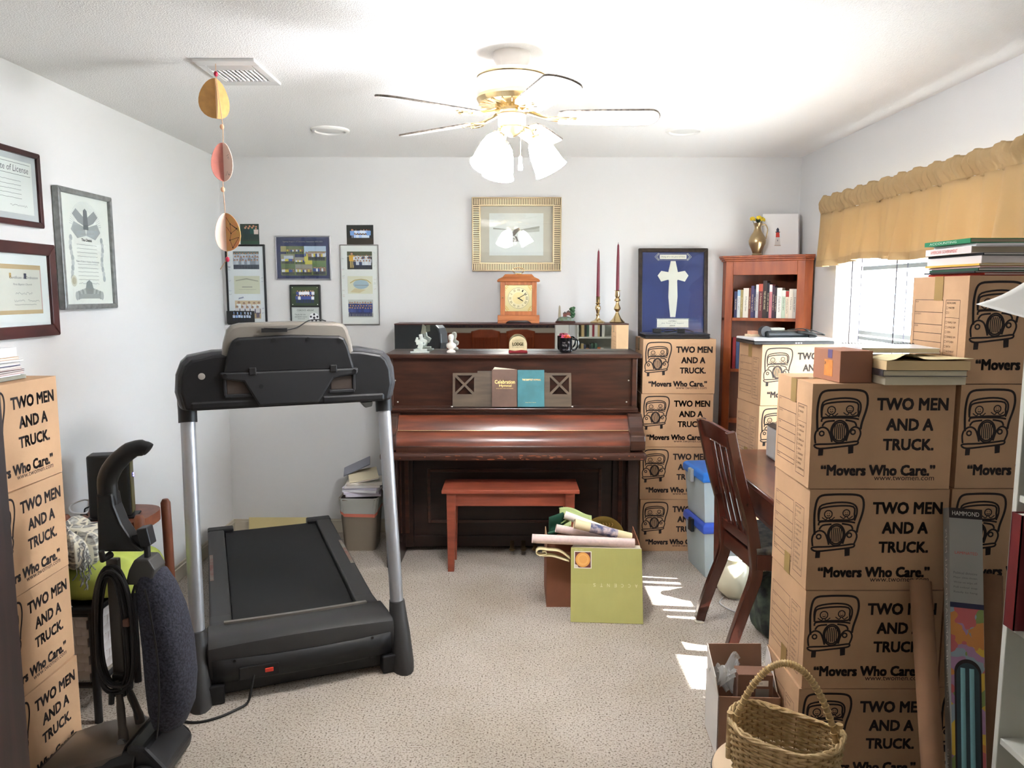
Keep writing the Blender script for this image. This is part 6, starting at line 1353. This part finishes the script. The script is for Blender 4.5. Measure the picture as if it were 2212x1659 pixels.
# ---------------------------------------------------------------- on top of the right foreground stack
sb = thing('small_carton', 'small brown shipping carton with orange label on the right foreground boxes', 'box', (1.05, 2.42, ZT), R_(5))
G().bb(-.052, .052, -.085, .085, 0, .098).obj('carton_body', mat('carton_rose', (158, 110, 86), .8), sb, bevel=.0015)
G().bb(-.0528, -.0518, -.035, -.008, .072, .0985).obj('violet_tape', mat('violet_tape', (104, 90, 128), .4), sb); G().bb(-.0528, -.052, -.04, .012, .015, .066).obj('orange_label', mat('orange_label', (222, 144, 72), .6, var=.1, vscale=60), sb)
g = G(); text_into(g, '24', -.02, .05, .008, .01, lambda a, b: (-.0534, -a - .01, b), .02); g.obj('label_number', INKG, sb)
gr = 'books and pads on the right foreground boxes'
CRP = mat('pad_paper', (220, 210, 184), .8)
slab('notepad', 'thick cream paper block at the bottom beside the small carton', 'notepad', (1.238, 2.395, ZT), (.245, .24, .026), R_(1), CRP, None, gr)
slab('notepad', 'cream pad with dark edge line, second from bottom beside the small carton', 'notepad', (1.236, 2.39, ZT + .0263), (.25, .245, .019), R_(-1), mat('dark_cover', (70, 64, 66), .5), CRP, gr)
t = slab('notepad', 'tan legal pad with a curled top sheet beside the small carton', 'notepad', (1.238, 2.385, ZT + .0456), (.25, .25, .028), R_(0), mat('tan_pad', (214, 186, 140), .8), None, gr)
G().surf(lambda u, v: (-.125 + .26 * u, -.125 + .25 * v, .029 + .02 * math.exp(-((u - .25) / .12) ** 2) * (1 - v) + .006 * u * (1 - v)), 24, 6).obj('curled_sheet', mat('curled_cream', (228, 214, 170), .8), t, True)
t = slab('spiral_notebook', 'white spiral notebook lying on the tan pad by the window', 'notebook', (1.235, 2.50, ZT + .086), (.235, .2, .016), R_(-6), mat('notebook_white', (236, 236, 238), .4), CRP, None)
sp_ = G(); sp_.tube([(.0095 * math.cos(a), 0, .0095 * math.sin(a)) for a in [2 * PI * i / 12 for i in range(12)]], .0012, 5, closed=True); spm = sp_.mesh('spiral_ring', BC, True)
for k in range(24): inst('spiral_ring', spm, t, (-.115 + k * .01, .1, .01), (0, 0, R_(90)))
# ---------------------------------------------------------------- on the far right stack
z = BH * 5 + .0035; gr = 'pile on the far right boxes'
pile = [('red folder', 'folder', .007, (196, 62, 48), 1), ('black-edged magazine', 'magazine', .005, (40, 36, 38), 1), ('green and white magazine', 'magazine', .009, (50, 86, 66), 1), ('pink-edged papers', 'papers', .006, (220, 186, 182), None), ('yellow folder', 'folder', .006, (222, 182, 84), 1), ('thick stack of white paper', 'papers', .024, (232, 224, 222), None), ('black folder', 'folder', .007, (26, 26, 30), 1)]
rr = random.Random(23)
for lb, cat, h_, col, pg in pile:
    slab('folder' if pg else 'loose_papers', lb + ' in the pile on the far right boxes', cat, (1.592 + rr.uniform(-.012, .012), 2.475 + rr.uniform(-.008, .012), z), (.36, .29, h_), R_(rr.uniform(-3, 3)), ppr('pile_%d_%d_%d' % col, col), ppr('page_white', (236, 230, 222)) if pg else None, gr); z += h_ + .0004
def spinebook(lb, h_, col, words, wcol, x, dz):
    t = thing('textbook', lb, 'book', (x, 2.475, dz), R_(1), gr)
    g = G(); g.bb(-.17, .17, -.12, .13, 0, .0022).bb(-.17, .17, -.12, .13, h_ - .0022, h_).bb(-.172, -.1695, -.12, .13, 0, h_); g.obj('cover', ppr('tb_%d_%d' % col[:2], col), t)
    G().bb(-.169, .167, -.118, .128, .0022, h_ - .0022).obj('pages', mat('page_grey', (176, 160, 136), .8), t)
    g = G(); text_into(g, words, 0, 0, .15, h_ * .5, lambda a, b: (-.1725, .1 - a, h_ * .25 + b), .01); g.obj('spine_title', ppr('tbt_%d_%d' % wcol[:2], wcol), t)
spinebook('white textbook with red spine lettering near the top of the far right pile', .021, (232, 222, 218), 'AMERICAN GOVERNMENT', (206, 90, 80), 1.565, z); z += .0215
slab('booklet', 'thin white booklet between the textbook and the green book at far right', 'booklet', (1.575, 2.475, z), (.32, .25, .009), R_(-2), mat('white_mat2', (246, 245, 246), .8), None, gr); z += .0094
spinebook('green paperback on top of the far right pile', .014, (40, 130, 88), 'ACCOUNTING', (206, 226, 210), 1.56, z)
# ---------------------------------------------------------------- tubes, map carton leaning in the right foreground
TUB = mat('kraft_tube', (150, 112, 82), .8, var=.08, vscale=8)
def mtube(label, a, b, r=.031):
    t = thing('mailing_tube', label, 'mailing tube', a, 0, 'mailing tubes'); v = Vector(b) - Vector(a)
    G().tube([(0, 0, 0), v], r, 28).obj('tube', TUB, t, True); d_ = v.normalized(); G().tube([v, v + d_ * .001], [r * .9, r * .9], 24).obj('end_cap', mat('tube_cap', (126, 92, 66), .8), t); return t
mtube('kraft mailing tube left of the map carton leaning on the boxes', (1.178, 1.93, .016), (1.268, 2.283, .70))
mtube('darker kraft mailing tube right of the map carton by the white shelf', (1.372, 2.02, .014), (1.487, 2.285, .72), .032)
mpb = thing('wall_map_carton', 'tall colorful wall map carton leaning in the right foreground', 'map box', (1.285, 1.985, .012))
mv_ = Vector((1.373, 2.268, .935)) - Vector((1.285, 1.985, .012)); ML = mv_.length
mpb.rotation_mode = 'QUATERNION'
zax = mv_.normalized(); xax = Vector((.93, -.28, 0)); xax = (xax - zax * xax.dot(zax)).normalized(); yax = zax.cross(xax)
mpb.matrix_world = Matrix(((xax.x, yax.x, zax.x, 1.285), (xax.y, yax.y, zax.y, 1.985), (xax.z, yax.z, zax.z, .012), (0, 0, 0, 1)))
hw, hd_ = .044, .035
G().bb(-hw, hw, -hd_, hd_, 0, ML).obj('carton', mat('map_card', (150, 148, 142), .6), mpb)
mpm = bpy.data.materials.new('map_print'); mpm.use_nodes = True; nt = mpm.node_tree; b2 = nt.nodes['Principled BSDF']; b2.inputs['Roughness'].default_value = .5
tc = nt.nodes.new('ShaderNodeTexCoord'); vo = nt.nodes.new('ShaderNodeTexVoronoi'); vo.inputs['Scale'].default_value = 26; vo.inputs['Randomness'].default_value = 1
nz = nt.nodes.new('ShaderNodeTexNoise'); nz.inputs['Scale'].default_value = 14; ad = nt.nodes.new('ShaderNodeMix'); ad.data_type = 'RGBA'; ad.inputs[0].default_value = .12
nt.links.new(tc.outputs['Object'], nz.inputs['Vector']); nt.links.new(tc.outputs['Object'], ad.inputs[6]); nt.links.new(nz.outputs['Color'], ad.inputs[7]); nt.links.new(ad.outputs[2], vo.inputs['Vector'])
rp = nt.nodes.new('ShaderNodeValToRGB'); rp.color_ramp.interpolation = 'CONSTANT'; e = rp.color_ramp.elements
e[0].color = lin((206, 170, 62)); e[1].position = .2; e[1].color = lin((186, 92, 92)); 
for p_, c_ in ((.38, (134, 150, 160)), (.56, (196, 128, 66)), (.72, (124, 140, 76)), (.86, (160, 120, 150))): x = e.new(p_); x.color = lin(c_)
sx = nt.nodes.new('ShaderNodeSeparateColor'); nt.links.new(vo.outputs['Color'], sx.inputs[0]); nt.links.new(sx.outputs[0], rp.inputs[0]); nt.links.new(rp.outputs[0], b2.inputs['Base Color'])
G().bb(-hw + .001, hw - .001, -hd_ - .0008, -hd_, .02, ML * .70).obj('map_panel', mpm, mpb)
G().bb(-hw, hw, -hd_ - .001, -hd_, ML * .70, ML * .715).obj('navy_stripe', mat('navy_ink', (36, 36, 66), .5), mpb); G().bb(-hw, hw, -hd_ - .001, -hd_, ML - .03, ML).obj('black_header', BLACK, mpb)
ov = [(.030 * math.cos(t_), (.17 if math.sin(t_) > 0 else -.17) + .035 * math.sin(t_)) for t_ in [2 * PI * i / 36 for i in range(36)]]
zc_ = ML * .33
g = G(); g.poly([(u, -hd_ - .0012, zc_ + v) for u, v in [(a * 1.16, b * 1.05) for a, b in ov]]); g.obj('window_border', BLACK, mpb)
g = G(); g.poly([(u, -hd_ - .0016, zc_ + v) for u, v in ov]); g.obj('window_cutout', mat('window_shadow', (44, 60, 66), .5), mpb)
for x in (-.013, .01): G().tube([(x, -hd_ + .0065, zc_ - .19), (x, -hd_ + .0065, zc_ + .19)], .0105, 14).obj('rolled_map', mat('map_teal', (120, 168, 176), .5), mpb, True)
g = G(); text_into(g, 'HAMMOND', -.036, ML - .022, .072, .013, lambda a, b: (a, -hd_ - .0016, b), .01); g.obj('header_lettering', mat('print_white', (226, 222, 214), .6), mpb); g = G()
text_into(g, 'HAMMOND LAMINATED WALL MAPS', 0, 0, .52, .02, lambda a, b: (-hw - .0008, .01 - b + .0, ML * .40 + a), .0, .2); g.obj('side_lettering', mat('print_white', (226, 222, 214), .6), mpb); g = G(); text_into(g, 'HAMMOND', 0, 0, .16, .02, lambda a, b: (-hw - .0008, .01 - b, ML * .12 + a), .0, .2)
g.obj('side_lettering', mat('print_white', (226, 222, 214), .6), mpb)
g = G(); text_into(g, 'LAMINATED', -.03, ML * .86, .06, .008, lambda a, b: (a, -hd_ - .0012, b), .01); g.obj('red_lettering', mat('print_red', (190, 70, 60), .6), mpb)
g = G()
for k in range(5): text_into(g, ['Political divisions', 'Major cities shown', 'Write on wipe off', 'Full colour map', 'Ready to hang'][k], -.034, ML * .80 - k * .014, .062, .007, lambda a, b: (a, -hd_ - .0012, b), 0)
g.obj('small_print', INKG, mpb)

# ---------------------------------------------------------------- white bookcases
def bookcase(label, loc, rz, w_, h_, d_, shelves, books=True, group=None):
    """origin: middle of the back at floor, front towards local -y"""
    t = thing('white_bookcase', label, 'bookcase', loc, rz)
    WBK = mat('bookcase_white', (216, 216, 206), .5)
    for x in (-w_ / 2, w_ / 2 - .018): G().bb(x, x + .018, -d_, 0, 0, h_).obj('side_panel', WBK, t, bevel=.002)
    G().bb(-w_ / 2, w_ / 2, -.006, 0, .02, h_ - .01).obj('back_panel', WBK, t)
    for z_ in shelves: G().bb(-w_ / 2 + .018, w_ / 2 - .018, -d_ + .005, -.006, z_, z_ + .018).obj('shelf', WBK, t, bevel=.002)
    return t
bookcase('white open bookcase at the right edge of the view facing left', (1.60, 1.50, 0), R_(-90), .84, 1.445, .31, (.06, .40, .72, 1.06, 1.427))
for i, (c1, h_, z_, nm) in enumerate((((110, 34, 36), .30, .7385, 'dark red binder'), ((36, 38, 46), .28, .7385, 'black binder'), ((226, 222, 210), .29, .7385, 'white ring binder'), ((96, 92, 88), .26, 1.0785, 'grey album'), ((60, 66, 90), .25, 1.0785, 'slate blue album'))):
    t = thing('binder', nm + ' in the white bookcase at the right edge', 'binder', (1.30 - (.03 if i == 0 else .0) + .0, 1.868 - (i % 3) * .05, z_), 0, 'binders in the white bookcase')
    g = G(); g.bb(0, .003, -.02, .02, 0, h_).bb(0, .22, -.02, -.017, 0, h_).bb(0, .22, .017, .02, 0, h_); g.obj('cover', mat('bd_%d' % c1[0], c1, .5), t); G().bb(.003, .215, -.017, .017, .004, h_ - .004).obj('pages', mat('page_white', (236, 230, 222), .8), t)
t = thing('paper_pile', 'pile of papers on top of the white bookcase at the right edge', 'papers', (1.44, 1.70, 1.4455)); G().bb(-.12, .14, -.17, .17, 0, .05).obj('lower_sheets', mat('page_white', (236, 230, 222), .8), t); G().bb(-.1, .15, -.18, .16, .0505, .08).obj('upper_sheets', PAPER, t)
t = thing('loose_sheet', 'white sheet of paper jutting out from the right edge above the boxes', 'paper', (0, 0, 0))
pA, pB, pC = Vector((1.148, 1.90, 1.562)), Vector((1.345, 2.0, 1.628)), Vector((1.19, 1.75, 1.528)); pD = pB + pC - pA + Vector((.04, 0, -.03))
def sheet(u, v): return pA * (1 - u) * (1 - v) + pB * u * (1 - v) + pC * (1 - u) * v + pD * u * v + Vector((0, 0, -.008 * math.sin(PI * u)))
G().surf(sheet, 10, 10).obj('sheet', PAPER, t, True, solid=.0006)
g = G()
for k in range(2): g.ribbon([(.3 + .1 * k, .05), (.4 + .1 * k, .3)], .006, lambda u, v: sheet(u, v) - Vector((0, 0, .0009)))
g.obj('pencil_lines', INKG, t)

# ---------------------------------------------------------------- open box with wrapping plastic, stool and wicker basket
ob = thing('shipping_box', 'open shipping box with raised flaps in the right foreground', 'box', (.812, 2.55, 0), R_(-3))
CB = mat('shipbox_brown', (158, 122, 100), .8); w_, d_, h_ = .105, .10, .225
CBW = mat('shipbox_sunlit', (226, 220, 214), .7)  # whitened carton copy: sunlight on the left side is put into the colour
for nm, p in (('front_wall', (-w_, w_, -d_, -d_ + .004)), ('back_wall', (-w_, w_, d_ - .004, d_)), ('left_wall', (-w_, -w_ + .004, -d_, d_)), ('right_wall', (w_ - .004, w_, -d_, d_))): G().bb(*p, .003, h_).obj(nm, CB if nm != 'left_wall' else CBW, ob)
G().bb(-w_, w_, -d_, d_, 0, .003).obj('bottom', CB, ob)
G().prism([(-w_ + .012, h_), (w_ - .012, h_), (w_ - .018, h_ + .1), (-w_ + .005, h_ + .095)], d_ - .004, d_, 'y').obj('back_flap', CB, ob)
G().loft([[(-w_, -d_ + .0, h_), (-w_ + .003, -d_, h_), (-w_ + .003, d_ - .02, h_), (-w_, d_ - .02, h_)], [(-w_ - .012, -d_, h_ + .07), (-w_ - .009, -d_, h_ + .07), (-w_ - .009, d_ - .05, h_ + .12), (-w_ - .012, d_ - .05, h_ + .12)]]).obj('left_flap', CBW, ob)
G().loft([[(w_ - .004, -d_ + .04, h_), (w_, -d_ + .04, h_), (w_, d_ - .01, h_), (w_ - .004, d_ - .01, h_)], [(w_ - .002, d_ - .05, h_ + .09), (w_ + .001, d_ - .05, h_ + .09), (w_ + .001, d_ - .02, h_ + .1), (w_ - .002, d_ - .02, h_ + .1)]]).obj('right_flap', CBW, ob)
ib = thing('product_carton', 'smaller brown carton with white label inside the shipping box', 'carton', (.835, 2.505, .06), R_(-3)); G().bb(-.06, .058, -.035, .03, 0, .235).obj('carton_body', mat('carton_dark', (120, 88, 72), .8), ib, bevel=.0015); lb_ = G().bb(-.02, .042, -.0358, -.035, .195, .215).obj('label', PAPER, ib); G().bb(.0, .045, -.0358, -.035, .155, .185).obj('grey_label', mat('label_grey', (130, 124, 120), .7), ib)
g = G(); text_into(g, 'FRAGILE', .0, .202, .022, .006, lambda a, b: (a, -.0363, b), .01); g.obj('label_text', INKG, lb_)
t = thing('plastic_wrap', 'crumpled clear plastic wrapping inside the shipping box', 'plastic wrap', (.765, 2.56, .2))
rr = random.Random(31)
def crum(u, v): return (-.055 + .11 * u + .012 * math.sin(9 * v + 4 * u), -.06 + .12 * v, .05 + .04 * math.sin(3 * u + 5 * v) + .02 * math.sin(13 * u) * math.sin(11 * v))
G().surf(crum, 18, 18).obj('film', mat('clear_film', (220, 222, 220), .12, alpha=.45), t, False)
G().surf(lambda u, v: (lambda p: (p[0] * .9 + .004, p[1] * .9, p[2] - .02))(crum(v, u)), 14, 14).obj('inner_film', mat('clear_film', (220, 222, 220), .12, alpha=.45), t, False)
sto = thing('round_stool', 'round cream-topped drum stool under the wicker basket', 'stool', (.745, 2.015, 0))
G().lathe([(.172, .232), (.174, .24), (.17, .249), (.15, .251), (.001, .251)], n=56).obj('top', mat('cream_vinyl', (226, 202, 170), .5), sto, True); g = G(); g.tube([(.1735 * math.cos(2 * PI * k / 56), .1735 * math.sin(2 * PI * k / 56), .236) for k in range(56)], .0035, 6, closed=True); g.obj('piping', mat('piping_dark', (60, 62, 60), .6), sto, True); G().lathe([(.15, 0), (.16, .01), (.168, .12), (.17, .232)], n=56).obj('drum', mat('drum_tan', (176, 150, 120), .7), sto, True)
wk = thing('wicker_basket', 'tan wicker basket with arched handle and green shreds in right foreground', 'basket', (.728, 1.912, .2525), R_(-37))
WK = mat('wicker', (214, 186, 138), .6, var=.25, vscale=60, rgb2=(180, 150, 102)); WKD = mat('wicker_dark', (160, 128, 86), .7)
def bk_pt(a, z, e=0):
    k = .86 + .14 * min(z / .17, 1); ca_, sa_ = math.cos(a), math.sin(a)
    return Vector(((.142 * k + e) * sq(ca_, .75), (.098 * k + e) * sq(sa_, .75), z + .018 * abs(ca_) ** 2 * z / .17))
NS = 36
for k in range(NS):
    a = 2 * PI * k / NS; G().tube([bk_pt(a, z_) for z_ in (0, .05, .1, .15, .18)], .0022, 5).obj('stake', WKD, wk)
for r_ in range(21):
    z_ = .006 + r_ * .0081; pts = [bk_pt(2 * PI * i / (NS * 2), z_, .0032 * (1 if ((i // 2) + r_) % 2 else -1) if i % 2 == 0 else 0) for i in range(NS * 2)]
    G().tube(pts, .0043, 5, closed=True).obj('weaver', WK, wk, True)
G().loft([[bk_pt(2 * PI * i / 36, 0, -.004 - q * .08) + Vector((0, 0, .004)) for i in range(36)] for q in (0, .5, 1)], caps=True).obj('basket_base', WK, wk)
for q in range(3):
    pts = [bk_pt(2 * PI * i / 72, .178, 0) + Vector((.004 * math.cos(2 * PI * i / 72 * 9 + q * 2.1), .004 * math.sin(2 * PI * i / 72 * 9 + q * 2.1), .004 * math.sin(2 * PI * i / 72 * 12 + q * 2.1))) for i in range(72)]
    G().tube(pts, .0045, 6, closed=True).obj('rim_braid', WK, wk, True)
h0, h1 = bk_pt(R_(205), .1, .008), bk_pt(R_(38), .1, .008)
pts = []
for i in range(41):
    t_ = i / 40; p = h0.lerp(h1, t_); pts.append(p + Vector((0, 0, .255 * math.sin(PI * t_) ** .62)))
G().tube(pts, .0085, 10).obj('handle', WK, wk, True)
g = G()
for i in range(90):
    t_ = i / 90 * 40; i0 = int(t_); c_ = pts[i0].lerp(pts[min(i0 + 1, 40)], t_ - i0); d_ = (pts[min(i0 + 1, 40)] - pts[max(i0 - 1, 0)]).normalized(); n1_ = d_.orthogonal().normalized()
    if i % 2 == 0: n2_ = d_.cross(n1_); g.tube([c_ + (n1_ * math.cos(q) + n2_ * math.sin(q)) * .0092 for q in [2 * PI * j / 8 for j in range(8)]], .0018, 4, closed=True)
o = g.obj('handle_wrap', mat('wicker_pale', (206, 176, 120), .6), wk, True); o['kind'] = 'stuff'
for p in (h0, h1): G().tube([p + Vector((0, 0, -.03)), p + Vector((0, 0, .1))], .009, 8).obj('handle_foot', WK, wk, True)
t = thing('basket_grass', 'green shredded plastic grass in the bottom of the wicker basket', 'basket grass', (.728, 1.912, .26)); g = G(); rr = random.Random(6)
for k in range(60):
    p = Vector((rr.gauss(-.02, .04), rr.gauss(.0, .03), rr.uniform(.004, .02))); q = [p]
    for j in range(3): p = p + Vector((rr.uniform(-.015, .015), rr.uniform(-.015, .015), rr.uniform(-.004, .006))); p.z = max(.002, p.z); q.append(p)
    g.tube(q, .0011, 3)
o = g.obj('strands', mat('grass_green', (46, 130, 70), .4), t); o['kind'] = 'stuff'

# ---------------------------------------------------------------- dining room seen in the mirror
RC = mat('cherry_chair', (170, 84, 50), .4, var=.2, vscale=5)
def simple_chair(label, x, y, rz):
    t = thing('cherry_chair', label, 'chair', (x, y, 0), rz, 'dining room chairs')
    G().bb(-.23, .23, -.22, .22, .44, .47).obj('seat', mat('striped_seat', (226, 200, 190), .8, var=.5, vscale=10), t, bevel=.01)
    for sx in (-.2, .2):
        G().tube([(sx, .2, 0), (sx, .21, .45), (sx * 1.05, .25, .98)], .02, 8).obj('back_post', RC, t, True); G().tube([(sx, -.2, 0), (sx, -.2, .44)], .02, 8).obj('front_leg', RC, t, True)
    G().prism([(-.23, .88), (.23, .88), (.23, .98), (.1, 1.01), (-.1, 1.01), (-.23, .98)], .235, .26, 'y').obj('top_rail', RC, t, bevel=.004)
    for k in range(6): G().tube([(-.15 + .06 * k, .215, .47), (-.15 + .06 * k, .245, .9)], .009, 6).obj('spindle', RC, t, True)
simple_chair('cherry dining chair reflected at the left of the piano mirror', -.42, -2.5, R_(180)); simple_chair('cherry dining chair reflected at the middle of the piano mirror', .16, -2.55, R_(175))
dt = thing('added_dining_light', 'added unseen ceiling light brightening the dining room behind the camera', 'ceiling light', (0, -1.6, ZC)); G().lathe([(.16, 0), (.16, -.02), (.13, -.06), (.001, -.08)], n=32).obj('diffuser', mat('added_dining_glow', (255, 244, 226), .5, emit=(255, 236, 210), estr=18.0), dt, True); G().lathe([(.17, 0), (.172, -.018), (.16, -.022)], n=32, caps=False).obj('rim', BRASS, dt, True)  # lamp added out of view to brighten the mirrored dining room
bc = bookcase('white bookcase by the doorway reflected in the piano mirror', (1.06, YF + .01, 0), R_(180), .66, 1.9, .27, (.06, .42, .76, 1.08, 1.4, 1.88))
rr = random.Random(40)
for z_ in (.7785, 1.0985):
    x = .78
    for k in range(9):
        w_ = rr.uniform(.02, .04); h_ = rr.uniform(.18, .25); c1 = rr.choice([(196, 170, 120), (70, 100, 80), (200, 110, 60), (150, 50, 60), (226, 222, 210), (60, 66, 96), (40, 40, 44)])
        t = thing('shelf_book', ['tan', 'green', 'orange', 'red', 'white', 'navy', 'black', 'cream', 'brown'][k] + '-shelved book, number %s from the casing on the %s shelf reflected in the mirror' % (['first', 'second', 'third', 'fourth', 'fifth', 'sixth', 'seventh', 'eighth', 'ninth'][k], 'lower' if z_ < 1 else 'upper'), 'book', (x + w_ / 2, YF + .1, z_), 0, 'books in the doorway bookcase')
        t['label'] = '%s book on the %s reflected shelf of the doorway bookcase' % (['first', 'second', 'third', 'fourth', 'fifth', 'sixth', 'seventh', 'eighth', 'ninth'][k], 'lower' if z_ < 1 else 'upper')
        g = G(); g.bb(-w_ / 2, w_ / 2 - .001, .14, .143, 0, h_).bb(-w_ / 2, -w_ / 2 + .002, 0, .14, 0, h_).bb(w_ / 2 - .003, w_ / 2 - .001, 0, .14, 0, h_); g.obj('cover', mat('cov_%d_%d_%d' % c1, c1, .5), t); G().bb(-w_ / 2 + .002, w_ / 2 - .003, .003, .14, .003, h_ - .003).obj('pages', mat('page_white', (236, 230, 222), .8), t); x += w_
